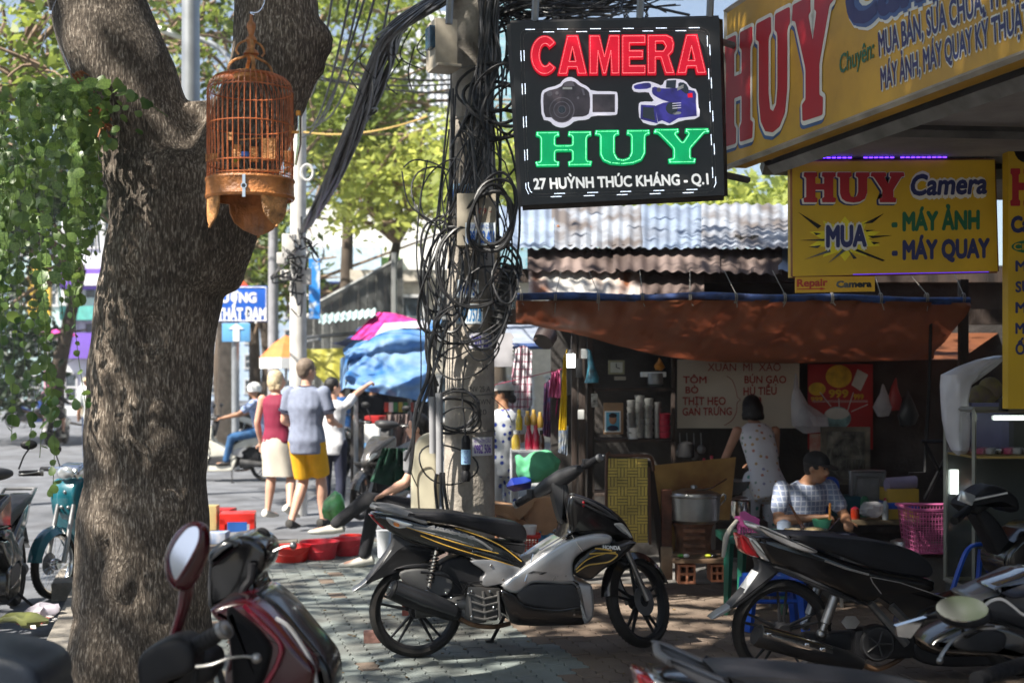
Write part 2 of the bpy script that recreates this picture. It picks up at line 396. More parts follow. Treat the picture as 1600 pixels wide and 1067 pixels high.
# tan worn strip and litter at the far left by the kerb
strip=MB();strip.add([(kerb_x(5) +.17,5,.001),(kerb_x(5) +1.2,5,.001),(kerb_x(9.6) +.9,9.6,.001),(kerb_x(9.6) +.17,9.6,.001)],[(0,1,2,3)])
struct('path',strip,mat('worn_mortar',(.34,.28,.20),.9,var=.25,scale=2.5,bump=.4,bscale=40,dirt=.3))
# concrete step of the shop row and its floor
cst=mat('old_concrete',(.20,.19,.175),.85,var=.3,scale=2.5,bump=.4,bscale=30,dirt=.45)

# ---------------------------------------------------------------- fore tree
bark=mat('bark',(.12,.095,.075),.92,scale=9,stretch=(3.2,3.2,.55),var=.5)
def bark_nodes(m):
    nt=m.node_tree;L=nt.links.new;b=nt.nodes['Principled BSDF']
    tc=nt.nodes.new('ShaderNodeTexCoord');mp=nt.nodes.new('ShaderNodeMapping');mp.inputs['Scale'].default_value=(1,1,.22);L(tc.outputs['Object'],mp.inputs[0])
    n1=nt.nodes.new('ShaderNodeTexNoise');n1.inputs['Scale'].default_value=120;n1.inputs['Detail'].default_value=5;n1.inputs['Roughness'].default_value=.62;n1.inputs['Distortion'].default_value=.6;L(mp.outputs[0],n1.inputs['Vector'])
    r1=nt.nodes.new('ShaderNodeValToRGB');e=r1.color_ramp.elements;e[0].position=.36;e[0].color=(.06,.046,.035,1);e[1].position=.64;e[1].color=(.50,.43,.35,1)
    k=e.new(.53);k.color=(.18,.14,.105,1);L(n1.outputs['Fac'],r1.inputs[0])
    n2=nt.nodes.new('ShaderNodeTexNoise');n2.inputs['Scale'].default_value=3.2;n2.inputs['Detail'].default_value=6;L(tc.outputs['Object'],n2.inputs['Vector'])
    mr=nt.nodes.new('ShaderNodeMapRange');mr.inputs[1].default_value=.4;mr.inputs[2].default_value=.64;mr.inputs[3].default_value=.5;mr.inputs[4].default_value=1.15;L(n2.outputs['Fac'],mr.inputs[0])
    hs=nt.nodes.new('ShaderNodeHueSaturation');L(r1.outputs[0],hs.inputs['Color']);L(mr.outputs[0],hs.inputs['Value']);L(hs.outputs[0],b.inputs['Base Color'])
    mp2=nt.nodes.new('ShaderNodeMapping');mp2.inputs['Scale'].default_value=(.35,.35,3.2);L(tc.outputs['Object'],mp2.inputs[0])
    n3=nt.nodes.new('ShaderNodeTexNoise');n3.inputs['Scale'].default_value=4;n3.inputs['Detail'].default_value=4;L(mp2.outputs[0],n3.inputs['Vector'])
    ma=nt.nodes.new('ShaderNodeMath');ma.operation='MULTIPLY_ADD';L(n3.outputs['Fac'],ma.inputs[0]);ma.inputs[1].default_value=.9;L(n1.outputs['Fac'],ma.inputs[2])
    bp=nt.nodes.new('ShaderNodeBump');bp.inputs['Strength'].default_value=.9;bp.inputs['Distance'].default_value=.025;L(ma.outputs[0],bp.inputs['Height']);L(bp.outputs[0],b.inputs['Normal'])
    for l in [l for l in nt.links if l.to_node == b and l.to_socket.name == 'Roughness']:nt.links.remove(l)
    b.inputs['Roughness'].default_value=.9
bark_nodes(bark)
TY=5.6
tree=thing('street_tree','huge forked street tree trunk with rough grey bark in the foreground, birdcage hanging before it','tree',(P(222,1067,TY).x,TY,0))
tb=MB()
def limb(pts,Y0=TY,dY=None):
    path=smooth_path([P(a,b,Y0+(dY[i] if dY else 0)) for i,(a,b,r) in enumerate(pts)],6);tb.tube(path,[r*Y0/F for _,_,r in pts],28)
limb([(224,1260,150),(222,1170,122),(220,1067,112),(222,900,103),(228,750,96),(234,600,94),(250,470,93),(264,380,96),(268,310,96),(266,250,88)])
limb([(270,400,85),(255,300,92),(228,215,78),(198,130,77),(171,60,77),(150,0,75),(118,-130,70),(60,-330,62),(-40,-560,50),(-160,-800,38)],dY=[0,0,0,0,0,0,-.05,-.2,-.5,-.9])
limb([(285,430,84),(325,325,88),(372,240,72),(410,160,68),(432,90,70),(432,20,68),(425,-60,64),(450,-220,56),(540,-480,44),(640,-760,32)],dY=[0,0,.02,.05,.08,.1,.1,.1,0,-.3])
tb.ball(P(488,62,TY+.1),.1,12);tb.ball(P(505,70,TY+.1),.045,8,sc=(1,1,1.3));tb.ball(P(492,108,TY+.1),.05,8)
tb.ball(P(315,175,TY),.10,10,sc=(1,.8,.5))
tb=remeshed(tb,.022,5,.7)
def bump_tree(v):
    q=Vector((v.x*5,v.y*5,v.z*2.2));d=noise.fractal(q,1.0,2.0,4) *.014
    q2=Vector((v.x*1.3,v.y*1.3,v.z*5.5));d += noise.noise(q2) *.016;r_=noise.noise(Vector((v.x*.8,v.y*.8,v.z*9+3)));d -= max(0,r_ -.28) *.035;return d
cl={}
ax=P(235,600,TY)
new=[]
for v in tb.v:
    c=Vector((ax.x,TY,v.z))
    if v.z >2.5:c.x=v.x*.5+ax.x*.5
    dirv=(v -c);dirv.z=0
    if dirv.length >1e-4:dirv.normalize()
    k=bump_tree(v)
    for (a,b,s_,dep) in ((235,520,.06,.035),(272,745,.08,.03),(165,560,.05,.02),(185,905,.07,-.03),(205,440,.05,.018),(155,830,.04,-.02),(250,640,.04,-.015)):
        w=P(a,b,TY -.25);dd=(v -w);dd.z *= .75;L2=dd.length
        if L2 <s_*2.4:k -= dep*math.exp(-(L2/s_) ** 2) -dep*.6*math.exp(-((L2 -s_*1.3) /(s_*.4)) ** 2)
    new.append(v+dirv*k)
tb.v=new
tb.build('trunk',bark,tree,60)
# dry brown roots clinging to the trunk below the left limb
rt=MB()
for k in range(46):
    a=P(random.uniform(135,172),random.uniform(175,212),TY -.36);a=P(lerp(118,172,k/46) +random.uniform(-6,6),lerp(118,208,k/46) +random.uniform(-8,8),TY -.34)
    b=a+Vector((random.uniform(-.04,.05),random.uniform(-.03,.03),random.uniform(-.05,.03)));rt.tube([a,(a+b) /2+Vector((0,-.02,.01)),b],[.006,.009,.004],5,flat=.5)
rt.build('dry_root',mat('dry_root',(.32,.13,.06),.8,var=.3),tree)
# crown: leaf clumps high above, over the pavement and the viewer's left
leafA=leafmat('tree_leaf',(.035,.075,.015),(.10,.17,.03))
def leaf_cloud(name,centres,per,spread,size,material,parent=None,flat=.5,seed=1,keep=None):
    r=np.random.default_rng(seed);n=len(centres) *per;c=np.repeat(np.array(centres,float),per,0)
    sp=np.array(spread,float) if hasattr(spread,'__len__') else np.array([spread] *3)
    p=c+r.normal(size=(n,3)) *sp
    if keep is not None:m_=keep(p);p=p[m_];n=len(p)
    nrm=r.normal(size=(n,3));nrm[:,2] =np.abs(nrm[:,2]) +.35;nrm /= np.linalg.norm(nrm,axis=1)[:,None]
    t=np.cross(nrm,r.normal(size=(n,3)));t /= np.linalg.norm(t,axis=1)[:,None];b=np.cross(nrm,t)
    s=(size*(.6+.8*r.random(n)))[:,None]
    v=np.stack([p -t*s,p -b*s*flat,p+t*s+nrm*s*-.15,p+b*s*flat],1).reshape(-1,3)
    q=parent
    if q is not None:
        I=np.array(INV[q.name]);v=v @ I[:3,:3].T+I[:3,3]
    me=bpy.data.meshes.new(name);me.vertices.add(4*n);me.vertices.foreach_set('co',v.astype(np.float32).ravel())
    me.loops.add(4*n);me.loops.foreach_set('vertex_index',np.arange(4*n,dtype=np.int32));me.polygons.add(n)
    me.polygons.foreach_set('loop_start',np.arange(0,4*n,4,dtype=np.int32));me.polygons.foreach_set('loop_total',np.full(n,4,np.int32)) if False else None
    me.update(calc_edges=True);me.materials.append(material)
    o=bpy.data.objects.new(name,me);C.objects.link(o)
    if parent is not None:o.parent=parent
    return o
cc=[]
rr_=np.random.default_rng(11)
while len(cc) <175:
    p=Vector((rr_.uniform(-10.5,2.0),rr_.uniform(-5.5,9.5),rr_.uniform(6.3,9.6)))
    if ((p.x+4.2) /6.6) ** 2+((p.y -2.2) /7.8) ** 2+((p.z -7.8) /2.2) ** 2 <1:cc.append(tuple(p))
cc += [(rr_.uniform(-3.3,1.2),rr_.uniform(.2,7.2),rr_.uniform(7.0,9.0)) for _ in range(110)]  # denser unseen clumps, added to shade the shop signs and the right side
leaf_cloud('crown',cc,85,(.40,.40,.26),.10,leafA,tree,seed=3,keep=lambda p:p[:,2] >1.9+.305*np.maximum(p[:,1],0) +.6)
br=MB()
for k in range(26):
    a=P(-160,-800,TY -.9) if k % 2 else P(640,-760,TY -.3);b=Vector(cc[k*7]);m_=(a+b) /2+Vector((0,0,.5))
    if min(m_.z,b.z) >1.6+.31*max(b.y,a.y,0) +.4:br.tube(smooth_path([a,m_,b],4),[.09,.05,.015],6)
br.build('branch',bark,tree)

# ---------------------------------------------------------------- hanging vine of round leaves
vine=thing('hanging_vine','trailing plant with small round green leaves hanging from the tree trunk at the left','plant',P(90,130,5.3))
vl=leafmat('vine_leaf',(.04,.095,.022),(.20,.30,.07),.3,7.0,.4)
st=MB();lm=MB(True);nn=9
ring=[(math.cos(2*math.pi*k/nn),math.sin(2*math.pi*k/nn)) for k in range(nn)]
lm.add([(0,0,0)] +[(x*.5*(1 -.25*max(y,0)),.1+y*.58+(0.12 if abs(x) <.3 and y >0 else 0),-.14*(x*x+y*y) +.05) for x,y in ring],[(0,k+1,(k+1) % nn+1) for k in range(nn)])
leafproto=None;nleaf=0;restl=MB();leaves=[]
strands=[]
for k in range(50):
    x0=random.uniform(-25,165) if k >10 else random.uniform(95,178);y0=118+abs(x0 -130) *.25+random.uniform(-14,60)
    ylen={0:1}.get(0)
    lim=np.interp(x0,[-25,20,60,90,120,150,178],[620,560,700,560,500,430,330]);y1=y0+(lim -y0) *random.uniform(.55,1.0)
    Y=random.uniform(4.75,5.5);dx=random.uniform(-22,22);w=random.uniform(0,6)
    pts=[P(x0+dx*t+6*math.sin(w+t*7),lerp(y0,y1,t),Y) for t in np.linspace(0,1,9)];strands.append((smooth_path(pts,3),Y))
strands.append((smooth_path([P(a,b,5.25) for a,b in ((128,132),(165,130),(215,152),(262,182))],4),5.25))
for (pts) in (((45,700),(60,560),(55,440)),((82,780),(85,650),(70,500)),((18,690),(20,600),(24,500)),((135,640),(118,520),(110,380)),((128,638),(95,600),(60,560)),((62,715),(66,668),(72,640))):
    strands.append((smooth_path([P(a,b,5.0) for a,b in pts[::-1]],6),5.0))
for s_,Y in strands:
    st.tube(s_,.0016,4)
    L_=sum((s_[i+1] -s_[i]).length for i in range(len(s_) -1));k=int(L_/.036)
    for i in range(k):
        if random.random() <.16:continue
        p=interp(s_,(i+random.random() *.4) /k);leaves.append(p+Vector((random.uniform(-.012,.012),random.uniform(-.02,.02),0)))
for k in range(320):leaves.append(P(random.gauss(95,48),128+abs(random.gauss(0,62)),random.uniform(4.8,5.4)))
leaves=[p for p in leaves if p.x <P(182,0,p.y).x or p.z >2.6]
leaves.sort(key=lambda p:p.y)
for k,p in enumerate(leaves):
    s_=random.choice((.022,.026,.03,.036,.046)) *random.uniform(.85,1.15);yaw=random.uniform(-1.0,1.0) +(math.pi if random.random() <.5 else 0);M3=Matrix.Rotation(yaw,3,'Y') @ Matrix.Rotation(R(90) +random.uniform(-1.5,.5),3,'X') @ Matrix.Rotation(random.uniform(-.4,.4),3,'Z')
    if k <298:
        if leafproto is None:o=leafproto=lm.build('leaf',vl,vine,60)
        else:o=leafproto.copy();C.objects.link(o);o.name='leaf'
        o.location=INV[vine.name] @ p;o.rotation_euler=M3.to_euler();o.scale=(s_,) *3
    else:restl.add([p+M3 @ (v*s_) for v in lm.v],lm.f)
o=restl.build('foliage',vl,vine,60);o['kind'] ='stuff'
st.build('stem',mat('vine_stem',(.10,.16,.04),.6),vine)
ww=MB();ww.tube([P(90,-5,5.15),P(80,20,5.15),P(60,95,5.15)],.0012,4);ww.tube([P(80,20,5.15),P(88,60,5.2),P(110,110,5.2)],.0012,4);ww.box(P(79,20,5.15),(.012,.01,.012));ww.build('wire',CHR,vine)

# ---------------------------------------------------------------- birdcage
KY=4.9;KC=P(391,300,KY);s=KY/F
cage=thing('birdcage','domed bamboo birdcage with carved orange wooden base hanging in front of the tree trunk','birdcage',(KC.x,KY,P(391,362,KY).z))
bam=mat('bamboo',(.48,.13,.035),.4,var=.25,scale=20,coat=.2);wood=mat('carved_wood',(.55,.21,.06),.45,var=.3,scale=14,bump=.35,bscale=90,coat=.2)
woodl=mat('light_carved_wood',(.68,.32,.11),.5,var=.3,scale=30,bump=.8,bscale=130)
Rc=66*s
def zc(py):return P(0,py,KY).z
def cg(x,y,z):return Vector((KC.x+x,KY+y,z))
bars=MB();N=46
for k in range(N):
    a=2*math.pi*k/N;ca,sa=math.cos(a),math.sin(a)
    pts=[(Rc,zc(285)),(Rc,zc(150)),(Rc*.985,zc(140)),(Rc*.94,zc(131)),(Rc*.84,zc(124)),(Rc*.66,zc(119)),(Rc*.40,zc(117))]
    bars.tube([cg(r*ca,r*sa,z) for r,z in pts],.0016,5)
bars.build('bars',bam,cage)
for py,r,t in ((277,1.0,.0022),(258,1.0,.0022),(198,1.0,.0026),(143,.99,.0026),(118,.40,.003)):
    m_=MB();m_.tube([cg(r*Rc*math.cos(a),r*Rc*math.sin(a),zc(py)) for a in np.linspace(0,2*math.pi,49)[:-1]],t,6,closed=True);m_.build('hoop',bam,cage)
m_=MB();m_.lathe([(Rc*.36,zc(124)),(Rc*.42,zc(117)),(Rc*.42,zc(114)),(Rc*.36,zc(114)),(Rc*.2,zc(113)),(Rc*.2,zc(120))],32,(KC.x,KY,0));m_.build('top_plate',woodl,cage)
m_=MB();m_.lathe([(Rc*.985,zc(281)),(Rc*1.04,zc(281)),(Rc*1.05,zc(284)),(Rc*1.02,zc(287)),(Rc*1.03,zc(305)),(Rc*1.05,zc(309)),(Rc*1.02,zc(313)),(Rc*.97,zc(313)),(Rc*.97,zc(283))],48,(KC.x,KY,0),caps=False);m_.build('base_ring',wood,cage)
m_=MB();m_.lathe([(.001,zc(290)),(Rc*.97,zc(290)),(Rc*.97,zc(294)),(.001,zc(294))],32,(KC.x,KY,0));m_.build('floor_tray',wood,cage)
for k,(a0,hw) in enumerate(((R(-146),.80),(R(90),1.22),(R(-42),.80))):
    # scalloped feet bent round the base ring
    m_=MB();front=k == 1;H0,H1=zc(312),zc(362 if front else 357)
    prof=[(-1,1),(-.96,.7),(-.8,.4),(-.5,.18),(-.2,.06),(0,0),(.2,.06),(.5,.18),(.8,.4),(.96,.7),(1,1)]
    n_=len(prof);vs=[];hwk=hw*(.78 if not front else 1.0) *.62
    rad=Rc*(1.0 if not front else .98)
    for rr in (rad,rad -.008):
        for (u,v) in prof:a=a0+u*hwk;vs.append(cg(rr*math.cos(a),rr*math.sin(a),lerp(H1,H0,v)))
        for (u,v) in prof:a=a0+u*hwk;vs.append(cg(rr*math.cos(a),rr*math.sin(a),H0))
    fs=[]
    for b0 in (0,2*n_):
        for i in range(n_ -1):fs.append((b0+i,b0+i+1,b0+n_+i+1,b0+n_+i))
    for i in range(n_ -1):fs.append((i,i+1,2*n_+i+1,2*n_+i))
    m_.add(vs,fs);o=m_.build('foot',wood if front else woodl,cage,0)
    q=MB();q.ball(cg(rad*math.cos(a0),rad*math.sin(a0),H1 -.003),.006,8);q.build('knob',woodl,o)
for a in (R(20),R(110),R(200),R(290)):   # crown straps in two tiers
    m_=MB()
    for (r1,y0,y1,w) in ((30,116,86,.008),(18,87,60,.007)):
        pts=[((r1*.95) *s*math.cos(t) ** .6 if math.cos(t) >0 else 0,lerp(y0,y1 -2,math.sin(t))) for t in np.linspace(0,math.pi/2,9)]
        pts=[((r1+(4 if 0 <i <6 else 0)) *s*(1 -(i/8) ** 2.5),zc(lerp(y0,y1,(i/8) ** .8))) for i in range(9)]
        m_.tube([cg(r*math.cos(a),r*math.sin(a),z) for r,z in pts],w,6,flat=.6)
    m_.build('crown_strap',woodl,cage)
m_=MB();m_.lathe([(.001,zc(86)),(.03,zc(85)),(.024,zc(80)),(.012,zc(76)),(.016,zc(68)),(.022,zc(64)),(.020,zc(60)),(.010,zc(56)),(.013,zc(50)),(.018,zc(42)),(.016,zc(37)),(.008,zc(33)),(.006,zc(27)),(.007,zc(24)),(.001,zc(22))],20,(KC.x+.004,KY,0));m_.build('finial',wood,cage)
m_=MB();m_.tube(smooth_path([P(397,24,KY),P(391,20,KY),P(402,20,KY),P(410,12,KY),P(413,0,KY),P(406,-20,KY),P(410,-60,KY),P(416,-160,KY+.2),P(430,-240,KY+.65)],6),.0022,6);m_.build('hook',CHR,cage)
m_=MB();m_.tube([P(468,181,KY),P(468,225,KY),P(462,258,KY)],[.008,.008,.004],10);m_.build('water_tube',GLASS,cage);
m_=MB();m_.lathe([(.0085,0),(.0095,.002),(.0095,.016),(.007,.019)],12,P(466,181,KY));m_.box(P(461,207,KY),(.03,.008,.010));m_.build('tube_cap',mat('orange_cap',(.75,.33,.05),.5),cage)
for i,(a,b,w,h,dy) in enumerate(((378,243,11,22,-.08),(424,237,22,34,-.05),(395,240,14,24,.02),(368,248,12,26,.0),(446,243,16,25,.08),(337,250,22,12,-.05),(452,202,8,20,.05),(369,221,8,12,-.1))):
    m_=MB();m_.box(P(a,b,KY) +Vector((0,dy,0)),(w*s,.014,h*s),random.uniform(-.3,.3),.002);m_.build('feeder_block',woodl,cage,0)
m_=MB();m_.tube([P(345,272,KY),P(391,266,KY -.02),P(437,268,KY)],.006,8);m_.tube([P(372,219,KY),P(410,216,KY)],.003,6);m_.build('perch',woodl,cage)
m_=MB();m_.box(P(381,290,KY -Rc*1.05),(.011,.003,34*s));m_.lathe([(.011,0),(.011,.003)],16,P(381,290,KY -Rc*1.06),Matrix.Rotation(R(90),3,'X'));m_.build('clasp',CHR,cage)
q=MB();q.lathe([(.0085,0),(.0085,.0032)],6,P(381,290,KY -Rc*1.063),Matrix.Rotation(R(90),3,'X'));q.build('clasp_emblem',BLK,cage)
m_=MB();m_.lathe([(.012,0),(.016,.004),(.015,.02),(.013,.02),(.012,.004)],14,P(383,246,KY -.01));m_.build('blue_cup',mat('blue_cup',(.05,.2,.7),.3),cage)
bird=thing('bird','small yellow-green songbird perched inside the hanging birdcage','bird',P(371,252,KY))
m_=MB();m_.loft([(P(371+a,b,KY),r,r*.9) for a,b,r in ((-6,256,.003),(-3,254,.009),(0,250,.014),(3,245,.013),(4,241,.010),(4,238,.006))],12)
m_.tube([P(367,254,KY),P(360,262,KY)],[.006,.003],6,flat=.4);m_.tube([P(374,240,KY),P(379,241,KY)],[.003,.0008],5);m_.tube([P(371,254,KY),P(371,262,KY)],.0012,5)
m_.build('body',mat('bird_feather',(.32,.36,.03),.7,col2=(.05,.07,.02)),bird)
# ---------------------------------------------------------------- concrete utility pole
YP=8.6
conc=mat('pole_concrete',(.42,.375,.32),.85,var=.3,scale=3.5,bump=.5,bscale=45,dirt=.4)
pole=thing('utility_pole','thick concrete utility pole wrapped in black cables, pasted with phone number stickers','utility pole',(P(732,900,YP).x,YP,0))
xb=P(732,900,YP).x;xt=P(738,0,YP).x;zt=P(0,0,YP).z
m_=MB();m_.lathe([(.178,0),(.170,1.0),(.155,2.6),(.140,4.2),(.115,7.5)],40,(0,0,0))
m_.v=[Vector((v.x+lerp(xb,xt,v.z/zt),v.y+YP,v.z)) for v in m_.v]
m_.build('shaft',conc,pole)
def prad(z):return float(np.interp(z,[0,1.0,2.6,4.2,7.5],[.178,.170,.155,.140,.115]))
def pax(z):return lerp(xb,xt,z/zt)
def onpole(px,py,off=.003):                      # a place on the shaft's front skin
    z=CH -(py -HY) /F*(YP -.16);x=(px -CX) /F*(YP -.14);r=prad(z) +off;dx=max(-.985,min(.985,(x -pax(z)) /r))
    return Vector((pax(z) +r*dx,YP -r*math.sqrt(1 -dx*dx),z))
def sticker(px0,py0,px1,py1,col,txt,tcol,small=None,shear=0):
    m_=MB();m_.grid(lambda u,v:onpole(lerp(px0,px1,u),lerp(py1,py0,v),.0035),8,3);o=m_.build('sticker',mat('paper_' +str(round(col[2] *100)),col,.7,var=.06),pole,0)
    h=(py1 -py0);a0,a1=(py1 -h*.14,py0+h*(.16 if not small else .38))
    q=MB();v,f=text_geo(txt,.012);X0=min(t[0] for t in v);X1=max(t[0] for t in v)
    q.add([onpole(lerp(px0+3,px1 -2,(t[0] -X0) /(X1 -X0)),lerp(a0,a1,t[1] /CAP),.0045) for t in v],f)
    if small:
        v,f=text_geo(small,.0);X0=min(t[0] for t in v);X1=max(t[0] for t in v);q.add([onpole(lerp(px0+3,px1 -3,(t[0] -X0) /(X1 -X0)),lerp(py0+h*.3,py0+h*.1,t[1] /CAP),.0045) for t in v],f)
    q.build('lettering',mat('ink_' +str(tcol[2])[:4],tcol,.6,var=.03),o,0)
sticker(714,437,748,465,(.6,.68,.75),'0988 757',(.02,.12,.5))
sticker(713,475,754,506,(.6,.68,.75),'0931.757.8',(.02,.22,.55))
sticker(733,520,768,545,(.6,.6,.68),'0903 251',(.06,.05,.35))
sticker(738,683,769,712,(.72,.70,.72),'0982 506',(.12,.03,.38),'HÚT HẦM CẦU')
sticker(700,286,738,312,(.3,.5,.7),'0903.40',(.02,.12,.5))
q=MB()
for txt,x0,x1,y in (('2A',753,762,577),('NV 25 A',735,766,612),('V BWN',738,766,632),('20',748,760,648)):
    v,f=text_geo(txt,-.01);X0=min(t[0] for t in v);X1=max(t[0] for t in v);q.add([onpole(lerp(x0,x1,(t[0] -X0) /(X1 -X0)),lerp(y,y -9,t[1] /CAP),.002) for t in v],f)
q.build('stencil_lettering',mat('stencil',(.10,.09,.085),.9),pole,0)
boxm=mat('meter_box',(.42,.37,.29),.6,var=.12,scale=8,dirt=.25)
def facebox(name,px0,py0,px1,py1,Y,dep,m,ch=.008,rz=0,parent=None):
    a=P(px0,py1,Y);b=P(px1,py0,Y);mb=MB();mb.box(((a.x+b.x) /2,Y+dep/2,(a.z+b.z) /2),(b.x -a.x,dep,b.z -a.z),rz,ch)
    return mb.build(name,m,parent)
mb_=thing('meter_box','beige metal meter box high on the left side of the cable-wrapped pole','meter box',P(690,110,8.3))
a=P(690,72,8.3);q=MB();q.box(a,(.15,.22,.30),.35,.01);q.build('case',boxm,mb_)
q=MB();q.box(a+Vector((-.062,-.075,.03)),(.05,.11,.14),.35,.004);q.build('window',mat('meter_window',(.05,.15,.25),.25,var=.5),mb_)
q=MB();q.box(a+Vector((.02,-.03,-.155)),(.16,.23,.02),.35,.004);q.build('visor',boxm,mb_)
b2=thing('junction_box','beige junction box with blue number sticker strapped on the pole among the cables','junction box',P(744,384,8.25))
facebox('case',714,302,775,384,8.22,.16,boxm,.008,0,b2)
o=facebox('sticker',727,348,774,383,8.214,.004,mat('paper_75',(.6,.68,.75),.7,var=.06),0,0,b2)
q=MB();q.text('0981 22.401',P(729,379,8.211),P(772,379,8.211),P(729,360,8.211),.012);q.text('HÚT HẦM CẦU',P(731,357,8.211),P(770,357,8.211),P(731,351,8.211));q.build('lettering',mat('ink_0.5',(.02,.12,.5),.6),o,0)
q=MB();q.text('- 09 -',P(740,334,8.216),P(768,334,8.216),P(740,325,8.216));q.build('red_lettering',mat('ink_red',(.5,.03,.03),.6),b2,0)
# cables -----------------------------------------------------------
cabm=mat('cable_black',(.022,.022,.024),.42,var=.3,scale=30);cabg=mat('cable_grey',(.09,.09,.095),.5,var=.3)
cb=thing('cable_tangle','tangle of black cables looped and coiled round the concrete pole','cables',(pax(2.5),YP -.3,P(0,700,YP).z))
def loop(cx,cy,rx,ry,Y,r=.006,tilt=0,turns=1,jit=2.5,m=cabm):
    mb=MB()
    for t_ in range(turns):
        pts=[];ph=random.uniform(0,6);j1,j2=random.uniform(-jit,jit),random.uniform(-jit,jit);sx,sy=1+random.uniform(-.12,.12),1+random.uniform(-.12,.12);y0=Y+random.uniform(-.05,.05);td=tilt+random.uniform(-.2,.2)
        for k in range(28):
            a=2*math.pi*k/28;wob=1+.06*math.sin(3*a+ph);u,v=rx*sx*math.cos(a) *wob,ry*sy*math.sin(a) *wob
            pts.append(P(cx+j1+u*math.cos(td) -v*math.sin(td),cy+j2+u*math.sin(td) +v*math.cos(td),y0+.06*math.sin(a+ph)))
        mb.tube(pts,r*1.35,6,closed=True)
    mb.build('cable',m,cb)
for args in ((775,160,50,34,8.3,.009,.3,1),(790,178,42,38,8.25,.008,.1,1),(760,140,52,36,8.3,.007,-.2,1),(788,150,45,45,8.2,.006,0,2),(770,195,48,22,8.3,.006,0,2),(800,170,30,48,8.2,.006,.2,1),
             (765,345,36,52,8.2,.010,.05,2),(772,330,30,58,8.15,.008,0,2),(745,420,60,62,8.25,.007,.3,2),(700,440,36,88,8.3,.007,.15,2),(690,415,32,70,8.3,.006,0,2),(676,300,34,44,8.35,.005,0,1),(690,300,28,60,8.35,.004,.5,1),
             (712,640,38,32,8.32,.0055,.1,3),(705,650,36,26,8.32,.005,-.15,2),(722,655,30,20,8.3,.004,0,1),(735,500,66,30,8.3,.005,-.35,2),(760,480,44,70,8.25,.006,.1,1),(730,560,50,30,8.32,.0045,-.5,1),(700,725,52,30,8.36,.0045,.2,1),(788,440,20,36,8.2,.006,0,2)):loop(*args)
def strand(pts,Y,r=.006,m=cabm,par=None,dY=None,n=6):
    mb=MB();q=[P(a,b,(Y if not hasattr(Y,'__len__') else Y[i]) ) for i,(a,b) in enumerate(pts)];mb.tube(smooth_path(q,5),r,n);return mb.build('cable',m,par or cb)
for k in range(34):       # vertical run down the front of the shaft
    x=random.uniform(752,778);pts=[];y=-20
    x1=random.uniform(700,785);y1=random.uniform(200,430)
    for t in np.linspace(0,1,6):pts.append((lerp(x,x1,t*t) +random.uniform(-9,9),lerp(-20,y1,t)))
    strand(pts,random.uniform(8.28,8.45),random.uniform(.004,.009),cabm if k % 5 else cabg)
for k in range(9):       # run on the left flank
    x=random.uniform(700,716);strand([(x,random.uniform(110,260)),(x -8+random.uniform(-12,8),330),(random.uniform(664,706),430),(random.uniform(664,700),540),(random.uniform(668,690),random.uniform(560,640))],random.uniform(8.3,8.45),random.uniform(.004,.008))
for pts,r in ((((690,480),(672,540),(668,590),(650,640),(645,700),(640,740)),.013),(((700,500),(684,560),(668,610),(655,650),(640,700),(632,720)),.010),(((655,470),(658,560),(655,640),(640,720),(652,760)),.004),(((655,430),(665,520),(700,560),(740,545),(768,560)),.005),
               (((700,460),(740,520),(768,470),(790,400),(800,340)),.006),(((660,400),(690,470),(740,560),(780,540),(800,470)),.005),(((790,300),(800,380),(796,450),(780,520),(740,540),(700,520)),.006),(((768,620),(790,640),(800,660)),.003),(((728,560),(722,610),(726,660),(728,690)),.006),
               (((770,180),(800,240),(812,330),(806,420),(790,470)),.008),(((806,120),(820,180),(812,250),(770,300),(720,350),(700,420)),.007),(((630,262),(650,250),(690,262),(700,300)),.005),(((628,268),(640,320),(680,350),(700,380)),.005),(((668,250),(655,330),(652,420),(672,520)),.005),
               (((684,800),(680,760),(682,740)),.010),(((700,800),(694,760),(693,738)),.011),(((693,800),(689,762),(688,738)),.008)):strand(pts,8.28,r)
for k in range(14):
    strand([(random.uniform(715,770),random.uniform(150,230)),(random.uniform(690,800),random.uniform(230,300)),(random.uniform(690,800),random.uniform(300,400)),(random.uniform(690,800),random.uniform(380,500))],random.uniform(8.2,8.42),random.uniform(.003,.007),cabm if k % 4 else cabg)
q=MB()
for py in (102,180,336,618,676):
    z=P(0,py,YP -.17).z;r=prad(z) +.004;q.tube([Vector((pax(z) +r*math.cos(a),YP+r*math.sin(a),z+.01*math.sin(a*1.3))) for a in np.linspace(0,2*math.pi,33)[:-1]],.003,5,closed=True)
q.build('strap',STEEL,pole)
cdm=mat('conduit_pvc',(.33,.33,.345),.4,var=.08)
for px0,y0,y1,r in ((675,620,708,.021),(686,614,740,.024)):
    q=MB();q.tube([P(px0,y0,8.3),P(px0+1,y1,8.3)],r,14);solo('conduit_pipe',q,cdm,'grey plastic conduit pipe beside the pole, ' +('the shorter one on the left' if px0 <680 else 'the longer one next to the concrete'),'pipe','conduits beside the pole')
q=thing('cable_splice','black cylindrical cable splice with a white label hanging on the pole front','cable splice',P(728,752,8.33))
m_=MB();m_.tube([P(728,y,8.33) for y in (680,686,700,732,735,740,748,752)],[.016,.028,.030,.028,.022,.031,.031,.024],16);m_.build('body',MATTE,q)
m_=MB();m_.tube([P(728,y,8.33) for y in (702,725)],.0312,16,caps=False);o=m_.build('label',mat('paper_70',(.6,.62,.7),.7),q)
m_=MB();m_.text('Đ/C: 12',P(731,723,8.296),P(731,704,8.296),P(725,723,8.296));m_.build('lettering',mat('ink_0.3',(.06,.05,.35),.6),o,0)
